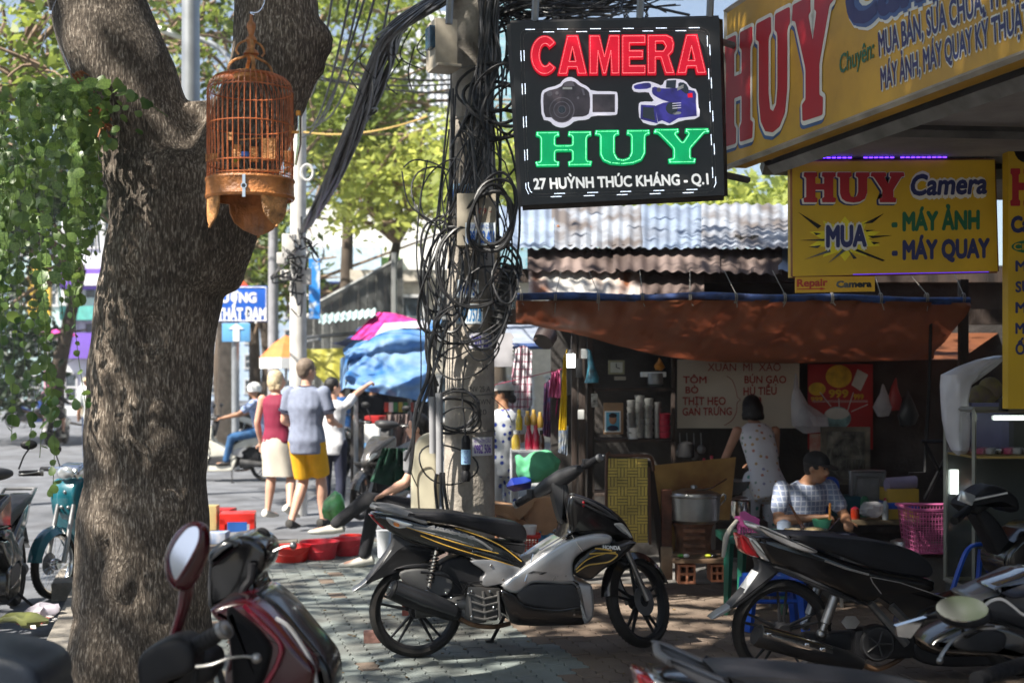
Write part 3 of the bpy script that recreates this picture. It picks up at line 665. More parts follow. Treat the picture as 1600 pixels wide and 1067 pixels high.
# ribbed cable coil right of the pole
q=thing('ribbed_insulator','stack of grey ribbed plates strapped under the cables right of the pole','insulator',P(790,516,8.5))
for k in range(9):
    m_=MB();c=P(799 -k*2.6,425+k*10.3,8.5);m_.lathe([(.03,-.008),(.095 -k*.003,-.006),(.10 -k*.003,0),(.03,.012)],18,c,Matrix.Rotation(.25,3,'Y') @ Matrix.Diagonal((.95,.8,1)));m_.build('rib',STEEL,q)
m_=MB();m_.tube([P(800,415,8.5),P(776,520,8.5)],[.055,.05],12);m_.tube([P(776,518,8.5),P(772,545,8.45)],[.03,.01],8);m_.build('core',DGREY,q)
# thick sagging bundle to the far white pole
bd=thing('cable_bundle','thick twisted cable bundle sagging from the pole top to the far white pole','cables',P(485,345,14))
base=[((740,-30),8.5),((690,0),8.5),((650,22),8.7),((612,52),9.0),((590,110),9.5),((565,180),10.2),((535,245),11.2),((508,305),12.4),((488,340),13.8),((474,360),15.6)]
Rb=[.075,.085,.10,.10,.12,.115,.11,.10,.08,.05]
for k in range(34):
    ph=random.uniform(0,6.28);tw=random.uniform(.3,1.1) *random.choice((-1,1));rr=random.uniform(.25,1);pts=[]
    for i,((a,b),Y) in enumerate(base):an=ph+tw*i;pts.append(P(a,b,Y) +Vector((math.cos(an),math.sin(an) *.8,math.sin(an+.6))) *Rb[i] *rr)
    m_=MB();m_.tube(smooth_path(pts,4),random.uniform(.008,.018),5);m_.build('cable',cabm if k % 6 else cabg,bd)
for i in (3,5,8):
    (a,b),Y=base[i];m_=MB()
    for t in range(3):m_.tube([P(a,b,Y) +Vector((math.cos(an),math.sin(an),.35*math.cos(an) +t*.03)) *(Rb[i] +.012) for an in np.linspace(0,6.28,17)[:-1]],.007,5,closed=True)
    m_.build('tie',mat('tie_grey',(.2,.22,.22),.5),bd)
for k in range(9):
    m_=MB();a=(random.uniform(560,690),random.uniform(20,120));m_.tube(smooth_path([P(a[0],a[1],9),P(a[0] +random.uniform(-25,10),a[1] +random.uniform(15,50),9),P(a[0] +random.uniform(-10,25),a[1] +random.uniform(40,80),9.1)],5),.005,5);m_.build('cable',cabm,bd)
def wire_set(name,label,ends,r,m=cabm,sag=.4,group=None):
    for k,((x0,y0,Y0),(x1,y1,Y1)) in enumerate(ends):
        a,b=P(x0,y0,Y0),P(x1,y1,Y1);pts=[a.lerp(b,t) -Vector((0,0,sag*4*t*(1 -t))) for t in np.linspace(0,1,15)]
        q=MB();q.tube(pts,r,5);solo(name,q,m,label,'wire',group or label)
wire_set('overhead_wire','loose black cable sagging steeply through the leaves right of the tree',[((572,-10,9),(470,215,15)),((548,-10,9),(480,200,15)),((590,-20,9),(500,190,15)),((520,-10,9),(478,150,15)),((612,-20,9),(560,120,13)),((566,-30,9),(492,198,15))],.010,sag=.25)
wire_set('thin_wire','thin horizontal wire behind the pole across the pale tower',[((500,98,20),(705,125,20)),((440,115,22),(705,132,22)),((460,110,22),(705,146,22))],.018,sag=.1)
wire_set('yellow_wire','yellow wire strung across the leaves left of the pole',[((470,206,16),(668,182,14))],.011,mat('yellow_cable',(.55,.38,.12),.5),sag=.1)
q=thing('overhead_cable_mass','messy mass of black cables in the sky above the CAMERA sign','cables',P(890,30,9))
for k in range(60):
    a=(random.uniform(740,800),random.uniform(-30,60));pts=[a,(a[0] +random.uniform(20,90),random.uniform(-25,45)),(random.uniform(820,960),random.uniform(-30,34)),(random.uniform(880,1080),random.uniform(-40,26))]
    strand(pts,[8.6,random.uniform(8.4,9.4),random.uniform(8.2,9.6),random.uniform(8.2,9.6)],random.uniform(.004,.011),cabm,q)
for k in range(14):cxx,cyy=random.uniform(800,1000),random.uniform(-5,24);m_=MB();m_.tube([P(cxx+random.uniform(.6,1) *22*math.cos(a),cyy+16*math.sin(a),9+.1*math.sin(a)) for a in np.linspace(0,6.28,15)[:-1]],.006,5,closed=True);m_.build('cable',cabm,q)
for k in range(10):strand([(random.uniform(775,800),random.uniform(0,60)),(random.uniform(790,815),random.uniform(40,90)),(random.uniform(775,800),random.uniform(90,150))],8.5,.006,cabm,q)

# ---------------------------------------------------------------- CAMERA / HUY LED sign (hangs across the pavement)
SL=7.0
csn=thing('led_sign','black LED sign reading CAMERA HUY in red and green letters above the pavement','sign',(P(970,320,SL).x,SL,P(970,320,SL).z))
pl=plane((0,SL,0),(-.05,-1,0));N=pl.n
def Q(px,py,off=0):return pl(px,py,off)
c_px=[(797,36),(1124,28),(1132,305),(816,321)]
panel_m=mat('sign_black',(.016,.017,.018),.38,var=.3,scale=3,dirt=.25);fr_m=mat('sign_frame',(.05,.045,.042),.45,metal=.3,var=.3)
q=MB();q.add([Q(*p) for p in c_px] +[Q(*p,-.11) for p in c_px],[(0,1,2,3),(7,6,5,4)] +[(i,(i+1) % 4,(i+1) % 4+4,i+4) for i in range(4)]);q.build('panel',panel_m,csn,0)
for i in range(4):
    a,b=c_px[i],c_px[(i+1) % 4];q=MB();q.tube([Q(*a,-.04),Q(*b,-.04)],.023,4,up=N);q.build('frame',fr_m,csn,0)
z4=lambda x,y:(790+x/3.137,y/3.137)
def Z(x,y,off=0.0):return Q(*z4(x,y),off)
red=mat('red_acrylic',(.72,.008,.03),.35,coat=.1,var=.10,emit=.28,spec=.2);grn=mat('green_acrylic',(.0,.46,.15),.35,coat=.1,var=.1,emit=.25,spec=.2)  # slight emission added so the letters look less dull
ledw=mat('led_white',(.75,.85,1),.4,emit=1.5,var=0);ledo=mat('led_off',(.45,.42,.38),.4);ledg=mat('led_green',(.25,1,.45),.4,emit=.9,var=0);ledr=mat('led_red',(1,.35,.35),.4,emit=.5,var=0)
def dots(mb,segs,d,r,mapf):
    for (a,b) in segs:
        L_=math.dist(a,b)
        n_=int(L_/d+random.random())
        for i in range(n_):
            t=(i+.5) /n_;p=mapf(lerp(a[0],b[0],t),lerp(a[1],b[1],t));e=Vector((1,0,0)) *r;g=Vector((0,0,1)) *r
            mb.add([p+e,p+g,p -e,p -g,p+N*r],[(0,1,4),(1,2,4),(2,3,4),(3,0,4)])
CAMS={'A':([[(0,0),(.34,0),(.385,.17),(.5,.17),(.5,.36),(.43,.36),(.5,.66),(.5,1),(.31,1)],[(.5,1),(.5,.66),(.57,.36),(.5,.36),(.5,.17),(.615,.17),(.66,0),(1,0),(.69,1)]],[[(0,0),(.34,0),(.385,.17),(.615,.17),(.66,0),(1,0),(.69,1),(.31,1)],[(.43,.36),(.5,.66),(.57,.36)]]),
 'R':([[(0,0),(.33,0),(.33,1),(0,1)],[(.33,.8),(.56,.8),(.64,.74),(.64,.7),(.965,.7),(.97,.78),(.9,.93),(.7,1),(.33,1)],[(.33,.6),(.33,.4),(.47,.4),(.64,0),(1,0),(.79,.47),(.93,.57),(.965,.7),(.64,.7),(.64,.66),(.56,.6)]],[[(0,0),(.33,0),(.33,.4),(.47,.4),(.64,0),(1,0),(.79,.47),(.93,.57),(.97,.76),(.9,.93),(.7,1),(0,1)],[(.33,.6),(.56,.6),(.64,.7),(.56,.8),(.33,.8)]])}
for ch,p in (('M',[(0,0),(.30,0),(.30,.55),(.43,0),(.57,0),(.70,.55),(.70,0),(1,0),(1,1),(.64,1),(.5,.5),(.36,1),(0,1)]),('E',[(0,0),(1,0),(1,.24),(.36,.24),(.36,.40),(.9,.40),(.9,.62),(.36,.62),(.36,.76),(1,.76),(1,1),(0,1)]),
              ('C',[(.5+.5*math.cos(a),.5+.5*math.sin(a)) for a in np.linspace(R(38),R(322),24)] +[(.52+.17*math.cos(a),.5+.26*math.sin(a)) for a in np.linspace(R(322),R(38),18)])):CAMS[ch] =([p],[p])
for ch,x0,x1 in (('C',122,262),('A',254,402),('M',408,560),('E',568,686),('R',692,830),('A',834,984)):
    pieces,loops=CAMS[ch];mp=lambda p,o:Z(lerp(x0,x1,p[0]),lerp(376,370,(lerp(x0,x1,p[0]) -122) /860) -194*p[1],o);q=MB()
    for pc in pieces:q.prism(pc,lambda p:mp(p,.032),lambda p:mp(p,0))
    o=q.build('letter',red,csn,0);asp=.75;q=MB()
    for lo in loops:
        ins=[(p.x/asp,p.y) for p in inset([(x*asp,y) for x,y in lo],.035 if lo is loops[0] else -.03)];dots(q,[(ins[i],ins[(i+1) % len(ins)]) for i in range(len(ins))],.036,.0022,lambda x,y:mp((x,y),.0325))
    q.build('led',ledr,o,0)
HS=[(0,1),(.42,1),(.43,.86),(.36,.84),(.36,.62),(.64,.62),(.64,.84),(.57,.86),(.58,1),(1,1),(1.01,.86),(.93,.83),(.93,.17),(1.02,.14),(1,0),(.58,0),(.57,.14),(.64,.17),(.64,.42),(.36,.42),(.36,.17),(.43,.14),(.42,0),(0,0),(-.02,.14),(.07,.17),(.07,.83),(-.01,.86)]
US=[(0,1),(.44,1),(.45,.86),(.37,.83),(.37,.35),(.42,.2),(.52,.17),(.61,.22),(.65,.36),(.65,.83),(.57,.86),(.58,1),(1,1),(1.01,.86),(.93,.83),(.93,.32),(.86,.12),(.7,.02),(.5,-.01),(.28,.02),(.14,.12),(.08,.3),(.08,.83),(-.01,.86)]
YS=[(0,1),(.45,1),(.46,.87),(.4,.85),(.52,.62),(.62,.85),(.56,.87),(.57,1),(1,1),(1.02,.87),(.93,.85),(.68,.42),(.68,.17),(.77,.14),(.76,0),(.26,0),(.25,.14),(.34,.17),(.34,.42),(.07,.85),(-.02,.87)]
def dense(p):
    o=[]
    for i in range(len(p)):a,b=Vector(p[i]),Vector(p[(i+1) % len(p)]);o += [a,a.lerp(b,.25),a.lerp(b,.75)] if (b -a).length >.09 else [a]
    return o
SLAB={'H':chaikin(dense(HS),2),'U':chaikin(dense(US),2),'Y':chaikin(dense(YS),2)}
for ch,x0,x1,yb in (('H',150,420,822),('U',438,705,815),('Y',728,992,808)):
    pts=SLAB[ch];h=172
    mp=lambda p,o:Z(lerp(x0,x1,p[0]),yb -(p[0]) *3 -h*p[1],o)
    q=MB();q.prism([(p.x,p.y) for p in pts],lambda p:mp(p,.03),lambda p:mp(p,0));o=q.build('letter',grn,csn,0)
    ins=inset([(p.x*1.55,p.y) for p in pts],.045);ins=[(p.x/1.55,p.y) for p in ins];q=MB();dots(q,[(ins[i],ins[(i+1) % len(ins)]) for i in range(len(ins))],.022,.0024,lambda x,y:mp((x,y),.0305));q.build('led',ledg,o,0)
q=MB();q.text('27 HUỲNH THÚC KHÁNG - Q.1',Z(138,928,.003),Z(996,903,.003),Z(134,875,.003),.02);q.build('lettering',mat('sign_white',(.8,.8,.78),.5,var=.03,emit=.25),csn,0)  # slight emission added so the address reads whiter
# LED border: two chasing rows, part of them lit
q1=MB();q2=MB()
def bord(pts,ph):
    pts=[z4(*p) for p in pts];L_=0;
    for i in range(len(pts)):
        a,b=pts[i],pts[(i+1) % len(pts)];n_=max(1,int(math.dist(a,b) /1.9))
        for k in range(n_):
            t=k/n_;L_ += 1;p=Q(lerp(a[0],b[0],t),lerp(a[1],b[1],t),.004);on=((L_+ph) % 27) <9;r=.0024 if on else .0015;e=Vector((1,0,0)) *r;g=Vector((0,0,1)) *r
            (q1 if on else q2).add([p+e,p+g,p -e,p -g,p+N*.003],[(0,1,4),(1,2,4),(2,3,4),(3,0,4)])
bord([(100,147),(960,138),(985,150),(998,170),(1030,900),(1015,935),(990,943),(140,968),(112,950),(100,925),(72,175),(82,155)],0)
bord([(115,160),(955,152),(975,160),(988,180),(1016,895),(1005,920),(985,928),(145,953),(122,940),(112,915),(88,185),(95,168)],14)
q1.build('lit_led',ledw,csn,0)['kind'] ='stuff';q2.build('dim_led',ledo,csn,0)['kind'] ='stuff'
# the two cut-out pictures: a stills camera and a video camera, built in layers
z8=lambda x,y:(840+x/5.926,100+y/5.926)
def K(x,y,o=0.0):return Q(*z8(x,y),o)
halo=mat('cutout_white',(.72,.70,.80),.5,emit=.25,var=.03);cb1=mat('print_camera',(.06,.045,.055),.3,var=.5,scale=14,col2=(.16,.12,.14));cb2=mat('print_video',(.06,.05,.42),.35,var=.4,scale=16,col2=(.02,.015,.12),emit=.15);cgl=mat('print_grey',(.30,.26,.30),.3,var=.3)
def cut(pts,o0,o1,m,nm,smooth_=1,parent=csn):
    pts=chaikin(pts,smooth_) if smooth_ else [Vector(p) for p in pts];q=MB();q.prism([(p.x,p.y) for p in pts],lambda p:K(p[0],p[1],o1),lambda p:K(p[0],p[1],o0));return q.build(nm,m,parent,0)
def disc(x,y,r,o0,o1,m,nm,parent=csn):return cut([(x+r*math.cos(a),y+r*math.sin(a)) for a in np.linspace(0,2*math.pi,25)[:-1]],o0,o1,m,nm,0,parent)
cam1=[(55,240),(200,205),(240,150),(300,125),(360,150),(400,190),(460,215),(500,262),(725,262),(742,285),(742,460),(720,480),(500,482),(470,520),(345,528),(300,570),(230,598),(150,575),(115,530),(40,520),(28,300)]
o=cut(cam1,.001,.018,halo,'camera_cutout')
cut([(70,265),(215,228),(250,175),(330,165),(390,215),(450,240),(485,285),(485,460),(440,495),(340,500),(120,505),(60,500),(50,310)],.018,.022,cb1,'print_body',1,o)
cut([(508,290),(715,290),(715,455),(508,455)],.018,.021,cb1,'print_screen',0,o)
for r,m,oo in ((118,cgl,.023),(108,cb1,.025),(78,cgl,.026),(70,cb1,.028),(38,cgl,.029),(32,BLK,.030)):disc(225,435,r,.018,oo,m,'lens_ring',o)
cut([(232,225),(320,225),(320,246),(232,246)],.022,.024,WHT,'brand_plate',0,o);disc(180,280,16,.022,.025,cgl,'dial',o);disc(110,285,26,.022,.024,cgl,'dial',o);disc(375,325,12,.022,.024,cgl,'button',o);cut([(405,240),(425,235),(440,300),(422,300)],.022,.024,cgl,'trim',0,o);cut([(250,180),(325,172),(345,215),(240,218)],.022,.024,cgl,'flash_housing',0,o)
vid=[(885,190),(1020,165),(1100,190),(1150,215),(1180,150),(1290,145),(1370,165),(1410,230),(1480,245),(1485,410),(1500,430),(1495,510),(1330,525),(1220,578),(1140,548),(1075,580),(945,535),(930,380),(960,355),(1090,360),(1040,290),(1030,262),(900,268),(870,230)]
o=cut(vid,.001,.018,halo,'video_cutout')
cut([(895,205),(1015,182),(1050,195),(1045,238),(905,246),(888,225)],.018,.023,cb2,'print_mic',1,o)
cut([(955,388),(1085,395),(1110,560),(950,520)],.018,.024,cb2,'print_hood',0,o);cut([(975,410),(1072,415),(1085,535),(970,505)],.024,.026,BLK,'hood_opening',0,o)
cut([(1085,400),(1160,370),(1290,350),(1460,330),(1470,490),(1300,510),(1220,560),(1150,530),(1112,545)],.018,.022,cb2,'print_body',0,o)
cut([(1060,215),(1150,240),(1300,230),(1400,250),(1465,262),(1462,370),(1300,380),(1170,350),(1090,310),(1055,280)],.018,.021,cb2,'print_top',1,o)
cut([(1190,165),(1280,160),(1275,235),(1185,230)],.018,.025,BLK,'print_viewfinder',0,o);cut([(1300,180),(1365,185),(1400,245),(1385,300),(1300,230)],.018,.024,BLK,'print_grip',1,o)
cut([(1250,455),(1325,450),(1325,475),(1250,480)],.022,.024,WHT,'mark',1,o);cut([(1385,285),(1430,280),(1432,320),(1388,322)],.021,.024,red,'mark',0,o);disc(1120,250,20,.021,.025,cgl,'knob',o);disc(1240,420,55,.022,.024,BLK,'side_panel',o);cut([(1290,230),(1350,200),(1345,235),(1290,260)],.024,.026,WHT,'mark',0,o)
for k in range(3):cut([(1245,375+k*22),(1325,368+k*22),(1325,374+k*22),(1245,381+k*22)],.024,.026,halo,'mark',0,o)
q=MB()
for x in (700,835,1000,1110):q.tube([Q(x,34,-.05),Q(x+4,-60,-.05)],.02,6)
q.tube([Q(1124,60,-.05),Q(1175,55,-.3)],.02,6);q.tube([Q(1128,270,-.05),Q(1180,268,-.3)],.02,6);q.build('bracket',STEEL,csn)

# ---------------------------------------------------------------- big yellow fascia sign along the shop fronts
X0,Y0s=P(1135,262,7.25).x,7.25
fp=plane((X0,Y0s,0),(-1,-.262,0));FN=fp.n
def Fq(px,py,o=0.0):return fp(px,py,o)
z5=lambda x,y:(1120+x/2.223,y/2.223)
def Y5(x,y,o=0.0):return Fq(*z5(x,y),o)
yel=mat('fascia_yellow',(.66,.37,.035),.5,var=.16,scale=1.6,dirt=.4);yel2=mat('sign_yellow',(.70,.44,.015),.5,var=.12,scale=2,dirt=.25)
dred=mat('letter_red',(.42,.012,.022),.45,var=.06);navy=mat('letter_navy',(.02,.028,.13),.45,var=.05);lwh=mat('letter_white',(.75,.74,.68),.5,var=.05);lgr=mat('letter_green',(.01,.14,.06),.45,var=.05);lblue=mat('letter_blue_shadow',(.06,.12,.3),.5)
fas=thing('shop_fascia_sign','long yellow shop sign along the building front with big red HUY letters','sign',(X0,Y0s,Fq(1135,262).z))
zb,zt_=Fq(1135,262).z,Fq(1135,17).z
def along(t,z,o=0.0):return Vector((X0,Y0s,z)) -KD*t+FN*o
q=MB();q.add([along(0,zb),along(4.6,zb),along(4.6,zt_),along(0,zt_)] +[along(0,zb,-.12),along(4.6,zb,-.12),along(4.6,zt_,-.12),along(0,zt_,-.12)],[(0,1,2,3),(7,6,5,4),(0,4,5,1),(3,2,6,7),(0,3,7,4),(1,5,6,2)]);q.build('panel',yel,fas,0)
fm=mat('fascia_edge',(.42,.38,.32),.4,metal=.4,var=.2,dirt=.3)
for z in (zb,zt_):q=MB();q.tube([along(-.01,z,.0),along(4.6,z,.0)],.016,4,up=(0,0,1));q.build('edge_trim',fm,fas,0)
q=MB();q.tube([along(-.004,zb,0),along(-.004,zt_,0)],.014,4,up=FN);q.build('edge_trim',fm,fas,0)
ll,lr=Y5(30,512),Y5(397,392);hh=Y5(22,148).z -ll.z
def big(ch,t0,t1):
    a=Vector(ll) +(lr -ll) *t0;b=Vector(ll) +(lr -ll) *t1;pts=[(p.x,p.y) for p in SLAB[ch]]
    mp=lambda p,o,sh=(0,0):a+(b -a) *p[0] +Vector((0,0,hh*p[1])) +(b -a).normalized() *(sh[0]) +Vector((0,0,sh[1])) +FN*o
    asp=hh/(b -a).length
    fat=[(p.x,p.y/asp) for p in inset([(x,y*asp) for x,y in pts],-.055)]
    q=MB();q.prism(fat,lambda p:mp(p,.003,(-.016,-.016)),lambda p:mp(p,.0005,(-.016,-.016)));q.build('letter_shadow',lblue,fas,0)
    q=MB();q.prism(fat,lambda p:mp(p,.006),lambda p:mp(p,.0035));q.build('letter_outline',lwh,fas,0)
    q=MB();q.prism(pts,lambda p:mp(p,.009),lambda p:mp(p,.0062));q.build('letter',dred,fas,0)
big('H',0,.30);big('U',.345,.66);big('Y',.69,1.02)
def ftext(body,a,b,c,m,off=.015,o=.003,shear=0,nm='lettering'):
    q=MB();q.text(body,Y5(*a,o),Y5(*b,o),Y5(*c,o),off,0,shear,FN);return q.build(nm,m,fas,0)
for o_,off,m in ((.002,.075,lwh),(.0035,.05,lblue),(.005,.02,navy)):ftext('Camera',(450,95),(1080,-140),(450,-95),m,off,o_)
ftext('Chuyên:',(428,258),(548,200),(428,190),lgr,.01)
for o_,off,m in ((.002,.045,lwh),(.004,.015,navy)):
    ftext('MUA BÁN, SỬA CHỮA, THAY',(566,196),(1062,-12),(562,112),m,off,o_);ftext('MÁY ẢNH, MÁY QUAY KỸ THUẬT',(573,313),(1090,96),(570,236),m,off,o_)
# building behind the fascia: canopy slab, walls, pillar
shop=thing('shop_building','camera shop building with a pale canopy soffit behind the yellow sign','building',(3.2,6.5,0))
plaster=mat('grey_plaster',(.36,.35,.36),.85,var=.18,scale=2,bump=.2,bscale=30,dirt=.4);darkp=mat('shade_dark_wall',(.055,.05,.048),.85,var=.35,scale=2.5,bump=.3,bscale=30,dirt=.5)  # the dark wall colour holds the shade of the interior
zs=zb+.03
def fx(Y,d=0.0):return X0 -.262*(Y -Y0s) +d
q=MB();a=[(fx(7.25,.14),7.25),(fx(2,.14),2),(6.5,2),(6.5,8.8),(2.0,8.8),(2.0,7.25)];q.add([(x,y,zs) for x,y in a] +[(x,y,zs+.16) for x,y in a],[(0,1,2,3,4,5),(11,10,9,8,7,6)] +[(i,i+6,(i+1) % 6+6,(i+1) % 6) for i in range(6)]);q.build('canopy',plaster,shop,0)  # rear part extended out of view to shade the upright sign
q=MB();q.tube([Vector((fx(7.2,.18),7.2,zs -.03)),Vector((6,7.6,zs -.05))],.05,4);q.tube([Vector((fx(7.1,.2),7.1,zs -.05)),Vector((fx(2.5,.2),2.5,zs -.05))],.045,4);q.tube([Vector((fx(6.1,.2),6.1,zs -.04)),Vector((6,6.5,zs -.05))],.03,4);q.build('beam',STEEL,shop,0)
q=MB();q.box((4.2,4.3,5.6),(2.6,6.2,5.2));q.build('upper_storey',plaster,shop,0)
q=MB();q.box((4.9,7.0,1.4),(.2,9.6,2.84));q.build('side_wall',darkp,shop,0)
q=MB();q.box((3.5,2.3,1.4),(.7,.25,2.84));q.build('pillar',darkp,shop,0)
# striped dusty curtain behind the hanging sign, under the canopy
stripe=bpy.data.materials.new('striped_awning');stripe.use_nodes=True;nt=stripe.node_tree;tcn=nt.nodes.new('ShaderNodeTexCoord');wv=nt.nodes.new('ShaderNodeTexWave');wv.bands_direction='X';wv.inputs['Scale'].default_value=2.2;wv.inputs['Distortion'].default_value=.6;nt.links.new(tcn.outputs['Object'],wv.inputs[0])
crn=nt.nodes.new('ShaderNodeValToRGB');crn.color_ramp.interpolation='CONSTANT';crn.color_ramp.elements[0].color=(.5,.48,.40,1);crn.color_ramp.elements[1].color=(.03,.08,.16,1);crn.color_ramp.elements[1].position=.55;nt.links.new(wv.outputs[0],crn.inputs[0]);nt.links.new(crn.outputs[0],nt.nodes['Principled BSDF'].inputs[0])
def cloth(top,bot,nu=40,nv=14,sag=0.0,wr=.02,seed=0,fr=6.0):
    q=MB();top=smooth_path(top,4) if len(top) >2 else top;bot=smooth_path(bot,4) if len(bot) >2 else bot
    def fn(u,v):
        p=interp(bot,u).lerp(interp(top,u),v);w=4*v*(1 -v)
        n_=noise.noise(Vector((u*fr*2.2,v*fr*.35,seed))) *wr+noise.noise(Vector((u*fr*6,v*1.2,seed+5))) *wr*.45+noise.noise(Vector((p.x*9,p.z*9,seed+9))) *wr*.2
        return p+Vector((0,n_*(1 if 0 <v <1 else .5) -w*sag*.5,-w*sag))
    q.grid(fn,nu,nv);return q
q=cloth([P(1245,205,8.2),P(1560,205,8.2)],[P(1245,252,8.2),P(1560,252,8.2)],wr=.06,seed=3);solo('striped_awning',q,stripe,'dusty blue and white striped cloth bunched under the shop canopy','awning')
# tube lamps
lit=mat('lit_tube',(.95,1,.97),.4,emit=3.0,var=0);green_gl=mat('lit_tube_soft',(.9,1,.92),.4,emit=1.2,var=0)
t=thing('tube_lamp','fluorescent tube lamp on the canopy soffit at the right edge','lamp',P(1590,140,6.3));q=MB();q.tube([P(1566,157,6.3),P(1680,120,5.6)],.014,10);q.build('tube',lit,t);q=MB();q.tube([P(1556,150,6.3),P(1690,107,5.6)],.03,4);q.build('housing',WHT,t)
# ---------------------------------------------------------------- second yellow sign, facing the viewer
S2=7.05
s2=thing('hanging_sign','yellow hanging sign HUY Camera with a starburst MUA and MÁY ẢNH, MÁY QUAY','sign',P(1400,431,S2));p2=plane((0,S2,0),(0,-1,0))
def T(x,y,o=0.0):return p2(*z5(x,y),o)
c2=[(262,562),(965,556),(976,942),(264,960)]
q=MB();q.add([T(*p) for p in c2] +[T(*p,-.12) for p in c2],[(0,1,2,3),(7,6,5,4)] +[(i,(i+1) % 4,(i+1) % 4+4,i+4) for i in range(4)]);q.build('panel',yel2,s2,0)
edm=mat('rusty_edge',(.30,.12,.05),.6,var=.3)
for i in range(4):q=MB();q.tube([T(*c2[i],-.01),T(*c2[(i+1) % 4],-.01)],.010,4,up=(0,-1,0));q.build('frame',edm,s2,0)
q=MB();a,b=T(262,559),T(965,556);[q.tube([a.lerp(b,k*.026+.01) +Vector((0,-.02,.012)),a.lerp(b,k*.026+.01+.019) +Vector((0,-.02,.012))],.0035,5) for k in range(29) if k not in (11,12,19)];q.build('purple_light_strip',mat('purple_led',(.12,.03,1),.4,emit=2.0,var=0),s2)
q=MB();q.tube([T(470,952,.0) +Vector((0,-.02,-.004)),T(940,943,0) +Vector((0,-.02,-.004))],.002,6);q.build('purple_light_strip',mat('purple_led_dim',(.12,.03,.8),.4,emit=.4,var=0),s2)
def slabword(x0,x1,yb,h,m,parent,T,sh=(0,0),fat=0.0,o=.004):
    xs=[(0,.315),(.335,.655),(.675,1)]
    for ch,(a,b) in zip('HUY',xs):
        pts=[(p.x,p.y) for p in SLAB[ch]];asp=h/((b -a) *(x1 -x0))
        if fat:pts=[(p.x,p.y/asp) for p in inset([(x,y*asp) for x,y in pts],-fat)]
        q=MB();q.prism(pts,lambda p:T(x0+(x1 -x0) *lerp(a,b,p[0]) +sh[0],yb -h*p[1] +sh[1],o),lambda p:T(x0+(x1 -x0) *lerp(a,b,p[0]) +sh[0],yb -h*p[1] +sh[1],o -.002));q.build('letter' if not fat else 'letter_shadow',m,parent,0)
slabword(300,650,706,108,navy,s2,T,(-7,5),.03,.003);slabword(300,650,706,108,lwh,s2,T,(-2,2),.02,.0055);slabword(302,648,704,104,dred,s2,T,o=.008)
def t2(body,a,b,c,m,off=.015,o=.003,shear=0):q=MB();q.text(body,T(*a,o),T(*b,o),T(*c,o),off,0,shear);q.build('lettering',m,s2,0)
t2('Camera',(669,683),(938,676),(669,604),lwh,.06,.003,.15);t2('Camera',(672,678),(938,671),(672,606),navy,.02,.005,.15)
star=[]
for k in range(20):a=2*math.pi*k/20;r=1.0 if k % 2 else .62;star.append((445+130*r*math.cos(a),830+78*r*math.sin(a)))
q=MB();q.prism(star,lambda p:T(p[0],p[1],.002),lambda p:T(p[0],p[1],.0005));q.build('starburst',mat('star_yellow',(.85,.72,.02),.5),s2,0)
for w in (((283,738),(362,785),(350,795)),((335,808),(362,812),(345,818)),((288,835),(375,830),(372,838)),((318,858),(362,852),(350,862)),((303,902),(392,866),(395,876)),((386,915),(440,862),(455,866)),((453,864),(486,898),(474,900)),((487,865),(584,905),(575,908),(480,872)),((508,778),(580,742),(540,775)),((515,800),(547,800),(520,806)),((524,820),(610,818),(540,828)),((535,840),(566,843),(545,850))):
    q=MB();q.prism(w,lambda p:T(p[0],p[1],.005),lambda p:T(p[0],p[1],.0025));q.build('ray',BLK,s2,0)
t2('MUA',(374,858),(523,856),(374,782),lwh,.07,.006);t2('MUA',(378,856),(520,853),(378,784),navy,.03,.008)
t2('- MÁY ẢNH',(606,801),(913,793),(606,738),lgr,.03);t2('- MÁY QUAY',(607,900),(948,892),(607,836),navy,.03)
s3=thing('repair_sign','small orange-yellow plaque reading Repair Camera under the hanging sign','sign',P(1304,456,S2));c3=[(274,962),(549,960),(549,1012),(274,1017)]
q=MB();q.add([T(*p) for p in c3] +[T(*p,-.02) for p in c3],[(0,1,2,3),(7,6,5,4)] +[(i,(i+1) % 4,(i+1) % 4+4,i+4) for i in range(4)]);q.build('panel',mat('plaque_orange',(.75,.42,.02),.5,var=.1),s3,0)
q=MB();q.text('Repair',T(278,996,.002),T(385,992,.002),T(278,970,.002),.02);q.prism([(278,1003),(360,1001),(360,998),(378,1003),(360,1008),(360,1005),(278,1006)],lambda p:T(*p,.002),lambda p:T(*p,.0005));q.build('lettering',mat('repair_red',(.55,.05,.02),.5),s3,0)
q=MB();q.text('Camera',T(414,998,.002),T(538,996,.002),T(414,976,.002),.03);q.build('lettering',BLK,s3,0)
# hangers
q=MB()
for x in (748,938,420):q.tube([T(x,556,-.03),T(x,385 if x >500 else 480,-.03)],.006,5)
q.build('hanger',STEEL,s2)
# ---------------------------------------------------------------- third, upright sign at the right edge
S3=6.9;p3=plane((0,S3,0),(0,-1,0))
def U(x,y,o=0.0):return p3(*z5(x+16,y),o)
v3=thing('upright_sign','tall dim yellow sign standing at the right edge, cut off by the frame','sign',(P(1640,640,S3).x,S3,P(1640,640,S3).z))
q=MB();q.add([U(996,385),U(1330,385),U(1330,1420),U(996,1420)] +[U(996,385,-.08),U(1330,385,-.08),U(1330,1420,-.08),U(996,1420,-.08)],[(0,1,2,3),(7,6,5,4),(0,4,5,1),(1,5,6,2),(3,2,6,7),(0,3,7,4)]);q.build('panel',yel2,v3,0)
slabword(1004,1250,716,130,dred,v3,U,o=.004)
def t3(body,a,b,c,m,off=.015,o=.004):q=MB();q.text(body,U(*a,o),U(*b,o),U(*c,o),off);q.build('lettering',m,v3,0)
t3('Camera',(1004,806),(1190,800),(1004,752),navy,.03)
